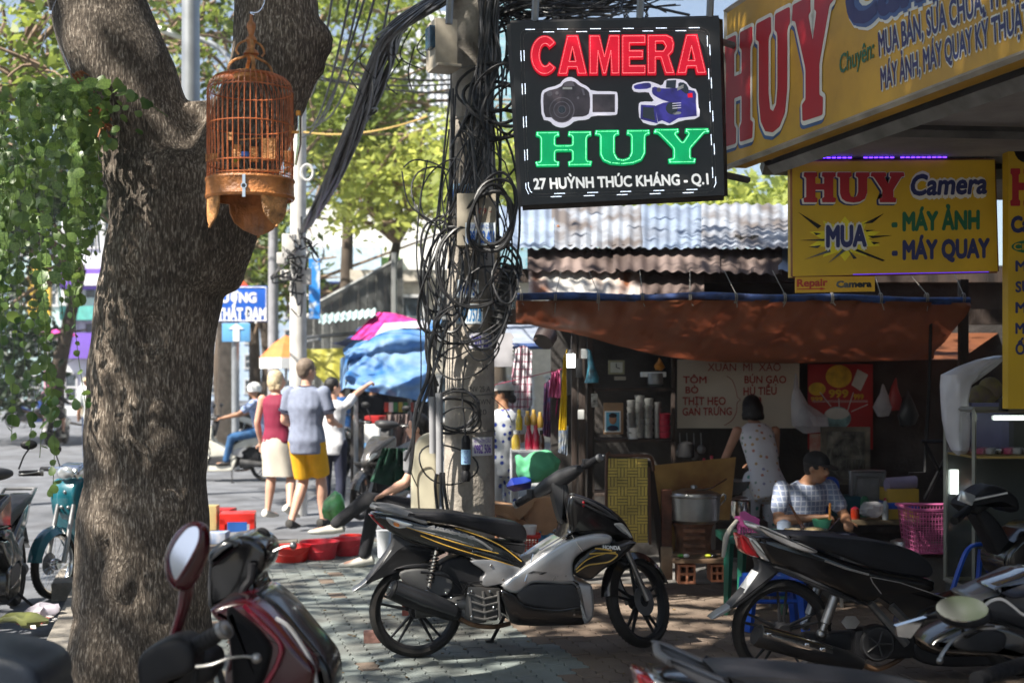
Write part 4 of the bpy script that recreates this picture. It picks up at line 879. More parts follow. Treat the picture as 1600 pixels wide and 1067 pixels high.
q=MB();q.prism([(1085+78*math.cos(a),857+24*math.sin(a)) for a in np.linspace(0,6.28,25)[:-1]],lambda p:U(*p,.002),lambda p:U(*p,.0005));q.build('oval',lgr,v3,0)
t3('Chuyên:',(1014,868),(1150,868),(1014,845),yel2,.01)
for i,w in enumerate(('MUA BÁN','SỬA CHỮA','MÁY ẢNH','MÁY QUAY','ỐNG KÍNH')):t3(w,(1020,942+i*72),(1250,942+i*72),(1020,905+i*72),navy,.02)
q=MB();q.prism(chaikin([(1010,420),(1100,400),(1180,440),(1190,560),(1060,575),(1012,540)],2),lambda p:U(p[0],p[1],.003),lambda p:U(p[0],p[1],.0005));q.build('camera_picture',BLK,v3,0)

# ---------------------------------------------------------------- tin roof and food stall shell
stall=thing('food_stall','dark open street food stall with tin roof, wooden posts and shade-dark back wall','food stall',(1.6,10.3,0))
def tin(x0,y0t,y0b,x1,y1t,y1b,Yt,Yb,name,m,pitch=.105,amp=.011,jag=.0,seed=0,ns=None):
    a,b=P(x0,y0t,Yt),P(x1,y1t,Yt);c,d=P(x0,y0b,Yb),P(x1,y1b,Yb);L_=(b -a).length;nu=ns or int(L_/pitch*6)
    q=MB()
    def fn(u,v):
        lo=c.lerp(d,u);hi=a.lerp(b,u);vv=v if v >0 else -.03*jag*(noise.noise(Vector((u*L_*3,seed,0))))
        p=lo.lerp(hi,vv);return p+Vector((0,-.25,1)).normalized() *(amp*math.sin(2*math.pi*u*L_/pitch) +.012*noise.noise(Vector((u*4,v*3,seed))))
    q.grid(fn,nu,6);return q.build(name,m,stall)
def tinmat(name,c,rust,lo,hi,metal=.55,rough=.45):
    m=mat(name,c,rough,metal=metal,col2=rust,scale=3.2,thr=(lo,hi),bump=.25,bscale=12,dirt=.55,stretch=(1,.4,.4));return m
tA=tinmat('tin_blue_grey',(.29,.36,.47),(.16,.19,.25),.3,.62,.3,.55);tB=tinmat('tin_rusty',(.20,.15,.135),(.06,.04,.035),.40,.62,.1,.75);tC=tinmat('tin_streaked',(.55,.53,.50),(.20,.07,.03),.36,.52,.2,.6)
xs=[800,862,1002,1096,1242,1330]
tD=tinmat('tin_weathered',(.30,.33,.38),(.13,.11,.10),.38,.58,.2,.6)
for i in range(5):tin(xs[i] +(0 if i else -20),322 -i,388,xs[i+1] +4,322 -i,386+i*.5,12.6+.02*(i % 2),10.6,'roof_sheet',(tA,tD)[i % 2],seed=i)
tin(824,388,423,965,386,425,10.78,10.45,'roof_sheet',tB,seed=11);tin(958,387,421,1125,385,427,10.77,10.4,'roof_sheet',tB,seed=12);tin(1115,388,424,1222,386,430,10.78,10.46,'roof_sheet',tB,seed=13);tin(1216,386,422,1260,386,424,11,10.44,'roof_sheet',tA,seed=14)
tin(826,424,459,1000,426,462,10.55,10.3,'roof_sheet',tC,seed=15);tin(1000,430,459,1100,430,462,10.56,10.32,'roof_sheet',tB,seed=16)
q=MB()
for x,y in ((872,354),(923,356),(961,357),(1023,357),(1076,358),(1180,359),(1113,358)):q.ball(P(x,y,11.55),.016,6)
q.build('nail_washer',edm,stall)
rubble=MB()
for k in range(26):rubble.box(P(random.uniform(880,1010),388+random.uniform(-3,6),10.75),(random.uniform(.03,.12),.06,.025),random.uniform(-.5,.5))
for k in range(9):rubble.box(P(random.uniform(1150,1180),373+random.uniform(-4,5),11),(.05,.05,.03),random.uniform(-.5,.5))
rubble.build('roof_debris',darkp,stall,0)
wdm=mat('dark_wood',(.05,.033,.026),.75,var=.4,scale=8,stretch=(1,1,.2),bump=.3,bscale=60)
for (x,w) in ((897,8),(909,10),(922,8)):
    a=P(x,800,10.0);q=MB();q.box((a.x,10.0+(x % 3) *.05,1.05),(w/200,.07,1.9),0,.004);q.build('post',wdm,stall)
q=MB();q.box((P(1505,0,9.2).x,9.2,1.15),(.06,.06,2.3),0,.004);q.build('post',wdm,stall)
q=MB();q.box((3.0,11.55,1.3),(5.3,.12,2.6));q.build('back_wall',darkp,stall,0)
q=MB();q.box((P(1100,0,10.5).x+.5,10.25,2.08),(5.0,.1,.12));q.box((P(1100,0,10.5).x+.5,11.4,2.5),(5.0,.1,.12));q.build('rafter',wdm,stall,0)
q=MB();q.add([(.25,9.9,.005),(5.5,9.9,.005),(5.5,11.5,.005),(.25,11.5,.005)],[(0,1,2,3)]);struct('floor',q,cst)
q=MB();q.box((P(1440,0,9.3).x+.1,9.55,.16),(1.6,.9,.32),0,.02);solo('concrete_step',q,cst,'old grey concrete step under the pink basket','step')
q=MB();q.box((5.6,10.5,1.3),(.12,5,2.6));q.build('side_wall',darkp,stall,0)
# awning rod and orange tarpaulin
bluem=mat('blue_pipe',(.03,.08,.27),.55,var=.5,scale=9,dirt=.6)
tp=thing('orange_tarpaulin','sagging brown-orange tarpaulin hung from a blue pole over the food stall','tarpaulin',P(1150,565,9.6))
q=MB();q.tube(smooth_path([P(808,464,9.05),P(900,462,9.05),P(1000,466,9.05),P(1100,462,9.05),P(1200,466,9.05),P(1310,465,9.05),P(1420,470,9.05),P(1515,470,9.05)],4),.026,10);q.build('rod',bluem,tp)
q=MB()
for x in (815,868,935,1004,1078,1150,1226,1300,1376,1448,1505):
    c_=P(x,466,9.05);[q.tube([c_+Vector((dx_,.034*math.cos(a),.036*math.sin(a))) for a in np.linspace(0,6.283,13)[:-1]],.004,4,closed=True) for dx_ in (-.008,.004)];q.tube([c_+Vector((0,0,.03)),c_+Vector((random.uniform(-.06,.06),.3,.22))],.003,4);q.tube([c_+Vector((0,-.03,-.03)),c_+Vector((random.uniform(-.02,.02),-.035,-random.uniform(.05,.12)))],.003,4)
q.build('tie_rope',mat('rope',(.30,.28,.24),.8),tp)['kind'] ='stuff'
org=leafmat('tarp_orange',(.13,.042,.016),(.21,.072,.026),.2,2.0,.65)
q=cloth([P(806,470,9.03),P(980,470,9.03),P(1150,469,9.03),P(1330,470,9.03),P(1512,474,9.03)],[P(806,503,9.3),P(900,522,9.8),P(985,545,10.2),P(1075,562,10.3),P(1210,568,10.3),P(1350,565,10.2),P(1452,562,9.9)],110,26,.05,.14,4,7.5);q.build('sheet',org,tp,80)
q=cloth([P(1075,562,10.3),P(1500,562,10.1)],[P(1000,520,11.5),P(1560,520,11.5)],20,6,.0,.03,6);q.build('flap',org,tp,80)
# ---------------------------------------------------------------- motor scooters
class Frame:
    def __init__(s,X,Y,th):s.O=Vector((X,Y,0));s.th=th;s.u=Vector((math.cos(th),math.sin(th),0));s.n=Vector((-math.sin(th),math.cos(th),0))
    def pt(s,px,py,lat=0.0):
        d=Vector(((px -CX) /F,1,-(py -HY) /F));t=(s.O.dot(s.n) +lat) /d.dot(s.n);q=d*t -s.O;return (q.dot(s.u),CH+t*d.z)
g0=G(650,1026);FA=Frame(g0.x,g0.y,R(12))
z3=lambda x,y:(540+x/2.808,680+y/2.808)
def A(pts,lat=-.12):return [FA.pt(*z3(x,y),lat) for x,y in pts]
def a1(x,y,lat=-.12):return FA.pt(*z3(x,y),lat)
RW=.268
FC=FA.pt(992,944,0);WB=FC[0]
def wheel(parent,c,M,r=RW,w=.045,spokes=5,rimm=None,side=-1,detail=True,nm='wheel',wire=False,disc=True):
    rimm=rimm or MATTE
    def mk():q=MB(True);return q
    fin=lambda q:setattr(q,'v',[M @ (Vector((c[0],0,c[1])) +v) for v in q.v])
    Rx=Matrix.Rotation(R(90),3,'X')
    q=mk();q.lathe([(.035,-.05),(.045,-.03),(.045,.03),(.035,.05)],20,(0,0,0),Rx)
    if wire:
        for k in range(28):a=2*math.pi*k/28;q.tube([(.03*math.cos(a),.02*(-1) ** k,.03*math.sin(a)),((r -.05) *math.cos(a+.3*(-1) ** k),0,(r -.05) *math.sin(a+.3*(-1) ** k))],.0016,4)
    else:
        for k in range(spokes):
            for da in (-.12,.12):
                a=2*math.pi*k/spokes+.3;q.tube([(.03*math.cos(a+da*2),0,.03*math.sin(a+da*2)),((r -.055) *math.cos(a+da),0,(r -.055) *math.sin(a+da))],[.016,.009],6,flat=.7)
    fin(q);wo=q.build(nm,rimm if not wire else CHR,parent)
    q=mk();q.lathe([(r -.045,-w*.75),(r -.055,-w*.7),(r -.062,-w*.3),(r -.065,0),(r -.062,w*.3),(r -.055,w*.7),(r -.045,w*.75),(r -.05,0)],48,(0,0,0),Rx,caps=False);fin(q);q.build('rim',rimm if not wire else CHR,wo)
    q=mk();prof=[(r -.048,-w*.72),(r -.03,-w*.98),(r -.014,-w*.85),(r -.004,-w*.5),(r,0),(r -.004,w*.5),(r -.014,w*.85),(r -.03,w*.98),(r -.048,w*.72),(r -.05,0)];q.lathe(prof,56,(0,0,0),Rx,caps=False)
    if detail:
        for k in range(56):
            a=2*math.pi*k/56
            for sg in (-1,1):
                b=a+sg*.03;e=.013;q.add([((r+.0015) *math.cos(b+t_+sg*.0),sg*u*w,(r -.0035*(u >.5) +.0015) *math.sin(b+t_)) for t_,u in ((-e,.12),(e,.12),(e+.06,.62),(-e+.06,.62))],[(0,1,2,3)])
    fin(q);q.build('tyre',RUB,wo)
    if detail and disc:
        q=mk();q.lathe([(.05,-.004),(.088,-.004),(.088,.0),(.05,.0)],32,Vector((0,-w -.01,0)),Rx);fin(q);q.build('brake_disc',STEEL,wo)
    return wo
I4=Matrix.Identity(4)
def steerM(delta,piv=None):
    p=Vector((WB -.08,0,.55)) if piv is None else piv;ax=Vector((-.44,0,.9)).normalized();return Matrix.Translation(p) @ Matrix.Rotation(delta,4,ax) @ Matrix.Translation(-p)
def mirror_part(root,base,tip,m,r=(.058,.036),face=None,glass=MIRROR):
    q=MB(True);q.tube([base,(Vector(base) +Vector(tip)) /2+Vector((0,0,.02)),tip],.006,8);q.build('mirror_stem',MATTE,root)
    q=MB(True);fn=(face or Vector((-1,0,0))).normalized();rot=fn.to_track_quat('Z','X').to_matrix()
    q.ball(Vector(tip) +Vector((0,0,.03)),1,14,rot,(r[1],r[0],.028));o=q.build('mirror',m,root)
    q=MB(True);q.lathe([(.001,0),(1,0),(1,.05),(.001,.06)],24,Vector(tip) +Vector((0,0,.03)) +fn*.022,rot @ Matrix.Diagonal((r[1] *.86,r[0] *.86,.03)));q.build('mirror_glass',glass,o)
def scooter(label,loc,rz,body=BLK,shield=SILV,lower=DGREY,steer=R(32),group=None,marks=False,bars=None,detail=True,mirrors=True,name='motor_scooter',seatm=SEATM,stripe=None,cowlm=None,leanx=0.0):
    t=thing(name,label,'motor scooter',loc,rz,group)
    if leanx:t.rotation_euler=(leanx,0,rz)
    def S(nm,pts,w,m,D=.02,lat=0.0,parent=None,K=4,mm=3,ref=None,mtx=None):
        q=MB(True);q.slab(A(pts,ref if ref is not None else -(w if not callable(w) else .1)),w,D,lat,K,mm)
        if mtx:q.v=[mtx @ v for v in q.v]
        return q.build(nm,m,parent or t,50)
    Ms=steerM(steer)
    wheel(t,(0,RW),I4,detail=detail,disc=False);wheel(t,(FC[0],RW),Ms,w=.038,detail=detail)
    # frame core, engine
    S('underframe',[(420,560),(560,530),(700,570),(860,600),(1020,640),(1060,790),(900,830),(740,800),(640,760),(520,720),(400,700)],.07,MATTE,.02)
    q=MB(True)
    c=a1(600,735);q.box((c[0],-.09,c[1]),(.20,.10,.19),Matrix.Rotation(.1,3,'Y'),.02);c2_=a1(560,790);q.box((c2_[0],-.06,c2_[1]),(.16,.14,.09),None,.02);c3_=a1(310,775);q.tube([(c3_[0],-.07,c3_[1]),(c[0],-.08,c[1])],[.045,.06],12);q.tube([(c3_[0],.06,c3_[1]),(c[0] +.05,.10,c[1])],[.045,.07],12);q.build('engine',mat('engine_grey',(.10,.10,.10),.5,metal=.5,dirt=.4,var=.3),t)
    q=MB(True)
    for i in range(4):
        p,r_=a1(545,690+i*34),a1(662,700+i*30);m_=a1(604,704+i*30);q.tube([(p[0],-.142,p[1]),(m_[0],-.148,m_[1] -.012),(r_[0],-.142,r_[1])],.0065,6)
    for x in (540,600,665):p,r_=a1(x,680),a1(x+10,805);q.tube([(p[0],-.142,p[1]),(r_[0],-.142,r_[1])],.008,6)
    q.build('fan_grille',mat('grille_grey',(.20,.195,.19),.5,metal=.5,dirt=.3),t)
    # silencer with heat shield, header pipe
    p0,p1=a1(195,672,-.2),a1(500,790,-.16);q=MB(True);P0,P1=Vector((p0[0],-.20,p0[1])),Vector((p1[0],-.14,p1[1]));dv=(P1 -P0).normalized()
    q.tube([P0 -dv*.0,P0+dv*.012,P0+(P1 -P0) *.5,P1 -dv*.04,P1],[.045,.056,.060,.050,.030],20);o=q.build('silencer',MATTE,t)
    q=MB(True);q.tube([P0+dv*.03+Vector((0,-.012,.014)),P0+(P1 -P0) *.5+Vector((0,-.014,.014)),P1 -dv*.03+Vector((0,-.012,.012))],[.050,.054,.044],14);q.build('heat_shield',mat('heat_shield',(.035,.036,.04),.3,coat=.3),o)
    q=MB(True);q.tube([P0 -dv*.006,P0+dv*.01],.03,14);q.build('silencer_cap',CHR,o)
    q=MB(True);q.tube(smooth_path([(a1(500,800)[0],-.13,a1(500,800)[1]),(a1(560,830)[0],-.12,a1(560,830)[1]),(a1(650,842)[0],-.10,a1(650,842)[1]),(a1(730,835)[0],-.05,a1(730,835)[1])],5),.014,8);q.build('exhaust_pipe',mat('burnt_pipe',(.24,.14,.08),.5,metal=.7,var=.4,dirt=.3),t)
    # rear shock absorber
    for sg in ((-1,1) if detail else (-1,)):
        b,e=a1(398,505,-.12),a1(364,668,-.12);B_,E_=Vector((b[0],sg*.115,b[1])),Vector((e[0],sg*.115,e[1]));q=MB(True);q.tube([B_,E_],.013,8);o=q.build('shock_absorber',CHR,t)
        q=MB(True);ux=(E_ -B_).normalized();sx=Vector((ux.z,0,-ux.x));q.tube([B_.lerp(E_,k/72*.8+.06) +(sx*math.cos(k*.78) +Vector((0,1,0)) *math.sin(k*.78)) *.022 for k in range(73)],.0045,5);q.build('spring',MATTE,o)
    # rear mudguards
    S('rear_hugger',[(205,592),(260,568),(350,560),(450,572),(535,605),(535,640),(470,610),(380,590),(280,590)],.06,MATTE,.012)
    S('mudguard',[(215,425),(290,440),(400,490),(440,520),(300,492),(250,500),(200,545),(150,600),(105,645),(85,650),(120,600),(165,540),(205,480)],.055,DGREY,.012)
    S('mudguard_tip',[(112,622),(118,640),(95,660),(42,686),(34,682),(70,655)],.05,mat('mudguard_reflector',(.45,.45,.45),.35,metal=.5),.006)
    pa,pb=a1(205,470,0),a1(112,610,0);q=MB(True);q.box(((pa[0] +pb[0]) /2+.012,0,(pa[1] +pb[1]) /2),(.006,.11,.13),Matrix.Rotation(math.atan2(pa[0] -pb[0],pa[1] -pb[1]),3,'Y'),.002);q.build('number_plate',WHT,t)
    # tail body
    tw=lambda s_,z:float(np.interp(s_,[-.35,-.15,.1,.35,.6],[.06,.09,.115,.13,.12]))
    S('tail_fairing',[(118,350),(160,345),(240,355),(360,385),(500,408),(610,448),(700,492),(760,530),(800,572),(800,590),(700,580),(600,560),(480,520),(360,495),(250,455),(170,405)],tw,body,.022,ref=-.1)
    S('lower_fairing',[(560,500),(660,520),(790,575),(790,600),(740,600),(640,575),(560,545)],.125,body,.012)
    S('seat',[(262,338),(350,336),(480,342),(580,360),(700,376),(775,392),(800,425),(800,465),(775,476),(700,455),(600,425),(480,395),(350,375),(280,360)],(lambda s_,z:float(np.interp(s_,[-.3,.0,.3,.6],[.10,.135,.13,.085]))),seatm,.022,ref=-.11)
    S('seat_base',[(640,465),(760,475),(790,478),(780,520),(740,510),(690,490)],.10,MATTE,.01)
    q=MB(True)
    for sg in (-1,1):q.slab(A([(132,312),(200,313),(280,332),(345,365),(358,385),(340,388),(280,368),(200,345),(150,330)],-.11),.012,.008,sg*.115,3,3)
    c=a1(140,320);q.tube([(c[0],-.11,c[1]),(c[0] -.02,0,c[1]),(c[0],.11,c[1])],.013,8);q.build('grab_rail',mat('rail_grey',(.22,.22,.225),.38,metal=.4),t)
    S('tail_light',[(106,348),(140,362),(172,395),(182,412),(160,408),(126,375)],.062,REDL,.01)
    S('rear_indicator',[(180,358),(235,372),(300,392),(235,410),(190,385)],lambda s_,z:tw(s_,z) +.003,CLEAR,.006,ref=-.1);S('rear_indicator_amber',[(214,380),(236,388),(232,402),(212,394)],lambda s_,z:tw(s_,z) +.005,AMB,.003,ref=-.1)
    # middle bracket and leg body
    S('side_bracket',[(548,552),(640,546),(705,565),(775,588),(740,625),(690,650),(610,664),(598,630),(612,600)],.135,mat('bracket_silver',(.42,.42,.43),.38,metal=.6,dirt=.2),.008)
    S('leg_body',[(688,662),(760,600),(850,535),(960,465),(1045,440),(1120,432),(1170,445),(1160,480),(1090,490),(1020,530),(1000,570),(1010,630),(1050,650),(1085,665),(1092,790),(1050,826),(1030,740),(1010,660),(960,655),(850,648),(810,655),(750,695)],.165,shield,.02)
    S('floor_body',[(752,690),(815,652),(960,652),(1012,660),(1042,742),(940,760),(790,742)],.158,lower,.015)
    S('belly',[(680,680),(745,695),(790,738),(940,757),(1045,745),(1055,822),(990,834),(760,834),(715,790)],.15,body,.015)
    S('footboard',[(700,655),(800,560),(860,530),(950,470),(940,500),(860,570),(780,640)],.10,MATTE,.01)
    S('knee_panel',[(1005,575),(1045,530),(1100,492),(1180,484),(1260,468),(1275,478),(1200,545),(1130,592),(1080,632),(1040,630),(1010,612)],.175,body,.014)
    # front cowl
    cw=lambda s_,z:float(np.interp(s_,[.75,.95,1.1,1.25],[.17,.15,.11,.05]))
    cm=cowlm or body
    S('front_cowl',[(982,256),(1060,272),(1150,312),(1225,368),(1262,420),(1280,472),(1240,484),(1175,446),(1100,432),(1000,436),(955,460),(975,400),(965,330)],cw,cm,.025,ref=-.1)
    S('cowl_trim',[(990,262),(1060,282),(1140,325),(1205,375),(1120,345),(1050,310),(1000,285)],lambda s_,z:cw(s_,z) +.004,mat('cowl_trim_grey',(.05,.05,.055),.3,coat=.3),.006,ref=-.1)  # dark grey trim over the cowl
    S('headlight',[(1180,388),(1222,388),(1256,425),(1268,456),(1235,440),(1200,412)],lambda s_,z:cw(s_,z) +.005,CLEAR,.008,ref=-.1)
    S('steering_cover',[(905,200),(960,185),(985,255),(975,330),(955,390),(935,345),(915,265)],.065,DGREY,.02)
    # handlebar
    if bars is None:
        hb=Vector((a1(940,150,0)[0],0,a1(940,150,0)[1]));gr=Ms @ (hb+Vector((-.08,-.33,.0)));gl=Ms @ (hb+Vector((-.08,.33,0)));hc=Ms @ hb
        cvr=[gr.lerp(gl,.3),hc+Vector((.04,0,0)),gr.lerp(gl,.7)]
    else:gr,gl,hc=[Vector(v) for v in bars];cvr=[gr.lerp(gl,.22),hc,gr.lerp(gl,.78)]
    q=MB(True);q.tube(smooth_path(cvr,5),[.028,.05,.062,.058,.03],14,flat=.8);q.build('handlebar_cover',DGREY,t)
    for g_,sg in ((gr,-1),(gl,1)):
        inn=g_.lerp(hc,.42);o_=(g_ -inn).normalized()
        q=MB(True);q.tube([inn,g_],[.019,.021],12);[q.tube([inn.lerp(g_,k/10),inn.lerp(g_,(k+.5) /10)],.0225,12) for k in range(2,9)];o=q.build('grip',MATTE,t)
        q=MB(True);q.tube([g_,g_+o_*.02],[.024,.022],12);q.build('grip_end',STEEL,o)
        fw=(Matrix.Rotation(steer,3,'Z') @ Vector((1,0,0)));q=MB(True);q.tube(smooth_path([inn+fw*.03,inn.lerp(g_,.35) +fw*.065,g_+fw*.05+Vector((0,0,.01))],4),[.008,.007,.006,.007,.009],8,flat=.6);q.ball(g_+fw*.05+Vector((0,0,.01)),.011,8);q.build('brake_lever',ALU,t)
        if mirrors:mirror_part(t,inn+Vector((0,0,.03)),inn+o_*.07+Vector((.02,0,.17)),MATTE,face=-fw)
    # fork, mudguard, front wheel cover
    q=MB(True)
    for sg in (-1,1):
        q.tube([Ms @ Vector((FC[0] -.14,sg*.075,RW+.33)),Ms @ Vector((FC[0] -.05,sg*.075,RW+.12)),Ms @ Vector((FC[0],sg*.075,RW))],[.017,.017,.02],10)
    q.build('fork',ALU,t)
    q=MB(True);n_=14
    for k in range(n_):
        pass
    vs=[];
    for k in range(n_+1):
        a=lerp(R(20),R(172),k/n_)
        for u,rr in ((-1,-.035),(-.6,.008),(0,.02),(.6,.008),(1,-.035)):vs.append(Ms @ Vector((FC[0] +(RW+rr+.015) *math.cos(a),u*.058,RW+(RW+rr+.015) *math.sin(a))))
    q.add(vs,[(k*5+i,k*5+i+1,(k+1) *5+i+1,(k+1) *5+i) for k in range(n_) for i in range(4)]);q.build('front_mudguard',body,t)
    # stand
    q=MB(True);q.tube([(.55,.10,.22),(.50,.30,.012)],.011,8);q.box((.49,.31,.008),(.05,.03,.012));q.build('side_stand',MATTE,t)
    if marks:
        def line(pts,lat,r=.0032,m=GOLD,nm='stripe'):
            q=MB(True);q.tube(smooth_path([(a1(x,y,lat)[0],lat if not callable(lat) else lat,a1(x,y,lat)[1]) for x,y in pts],5),r,5,flat=1);q.build(nm,m,t)
        def tl(pts,extra,r,m=GOLD,nm='stripe'):
            q=MB(True);pp=[]
            for x,y in pts:s_,z_=a1(x,y,-.11);pp.append((s_,-(tw(s_,z_) +extra),z_))
            q.tube(smooth_path(pp,5),r,5);q.build(nm,m,t)
        tl([(255,398),(360,432),(480,468),(600,500),(668,516)],.0,.0032);tl([(330,440),(440,482),(580,525),(700,560),(775,580)],.0,.003);tl([(480,405),(600,445),(690,490),(770,552)],.0,.003)
        tl([(300,400),(400,415),(500,432),(580,460),(640,500)],.001,.007,SILV,'side_flash');tl([(200,378),(300,410),(420,440),(560,480)],.0,.004,SILV,'side_flash')
        line([(1010,590),(1060,545),(1130,520),(1185,512)],-.177);line([(1070,520),(1130,516),(1192,522),(1160,552),(1110,562),(1060,570),(1012,600)],-.177,.0042);line([(1095,496),(1140,500),(1168,506)],-.177,.005)
        def bt(body_,ll,lr,ul,lat,m,off=.02,sh=.2,nm='lettering'):
            f=lambda p:Vector((a1(*p,lat)[0],lat,a1(*p,lat)[1]));q=MB(True);q.text(body_,f(ll),f(lr),f(ul),off,0,sh,Vector((0,-1,0)));q.build(nm,m,t,0)
        bt('HONDA',(1128,496),(1206,502),(1128,480),-.1775,WHT,.03,0);bt('AIRBLADE',(358,402),(565,458),(362,388),-.133,SILV,.03,.3);bt('FI',(800,604),(885,612),(800,592),-.167,DGREY,.02,.3)
        q=MB(True)
        for x,y,r_,lt in ((1003,786,.008,-.152),(786,642,.007,-.168),(1036,504,.008,-.168),(978,415,.006,-.172),(640,572,.009,-.137),(692,632,.008,-.137)):s_,z_=a1(x,y,lt);q.lathe([(r_,0),(r_*.8,.004)],12,(s_,lt,z_),Matrix.Rotation(R(90),3,'X'))
        q.build('bolt',CHR,t)
        for k,(pp,r_) in enumerate(((((500,640),(560,660),(600,700),(590,760)),.006),(((470,700),(510,690),(540,650),(600,640)),.005),(((330,600),(420,610),(480,640),(520,690)),.007),(((1190,560),(1210,620),(1240,690),(1290,740)),.005),(((1165,560),(1175,600),(1200,640)),.008))):
            q=MB(True);q.tube(smooth_path([(a1(x,y,-.13)[0],-.13+(.05 if k >2 else 0),a1(x,y,-.13)[1]) for x,y in pp],5),r_,6);q.build('hose',MATTE,t)
        c=a1(310,640,-.09);q=MB(True);q.slab(A([(240,600),(330,585),(430,600),(470,640),(440,700),(330,690),(260,650)],-.09),.02,.01,-.085);q.build('air_box',mat('air_box_grey',(.10,.10,.10),.6,dirt=.4),t)
        q=MB(True)
        for x,y in ((196,668),(440,690),(462,712),(486,740),(545,700),(560,690),(640,690),(655,760),(560,800)):s_,z_=a1(x,y,-.2);q.ball((s_,-.205 if x <500 else -.15,z_),.008,8)
        q.build('bolt',CHR,t)
        q=MB(True);L1=Vector(bars[0]).lerp(Vector(bars[2]),.45);q.box(L1+Vector((.03,-.02,.03)),(.06,.05,.035),None,.008);L2=Vector(bars[1]).lerp(Vector(bars[2]),.35);q.box(L2+Vector((.0,-.02,.01)),(.07,.05,.05),.5,.008);q.build('switch_housing',MATTE,t)
        q=MB(True);q.ball(Vector(bars[2]) +Vector((.10,-.10,-.14)),1,8,None,(.012,.012,.03));q.build('reflector',REDL,t)
        # bent wires of the basket rack on the front body
        q=MB(True);f=lambda x,y,l:Vector((a1(x,y,l)[0],l,a1(x,y,l)[1]))
        q.tube([f(850,505,-.1),f(985,425,-.15),f(1038,505,-.172)],.0045,6);q.tube([f(860,520,-.1),f(985,440,-.15)],.0045,6);q.tube([f(822,520,-.14),f(786,640,-.17)],.0035,6);q.ball(f(985,425,-.15),.012,8);q.build('luggage_wire',CHR,t)
    return t
scooter('silver and black scooter with gold stripes parked broadside in front of the utility pole',tuple(FA.O),FA.th,marks=True,steer=R(38),bars=[(FA.pt(935,716,-.25)[0],-.25,FA.pt(935,716,-.25)[1]),(FA.pt(808,787,.16)[0],.16,FA.pt(808,787,.16)[1]),(FA.pt(878,746,-.04)[0],-.04,FA.pt(878,746,-.04)[1])],mirrors=False)
q=MB();q.box(G(584,1003) +Vector((0,0,.035)),(.12,.07,.07),.15,.006);solo('brick',q,mat('pink_brick',(.42,.22,.18),.85,var=.2,scale=10,bump=.3),'broken pinkish brick lying by the silver scooter rear wheel','brick')
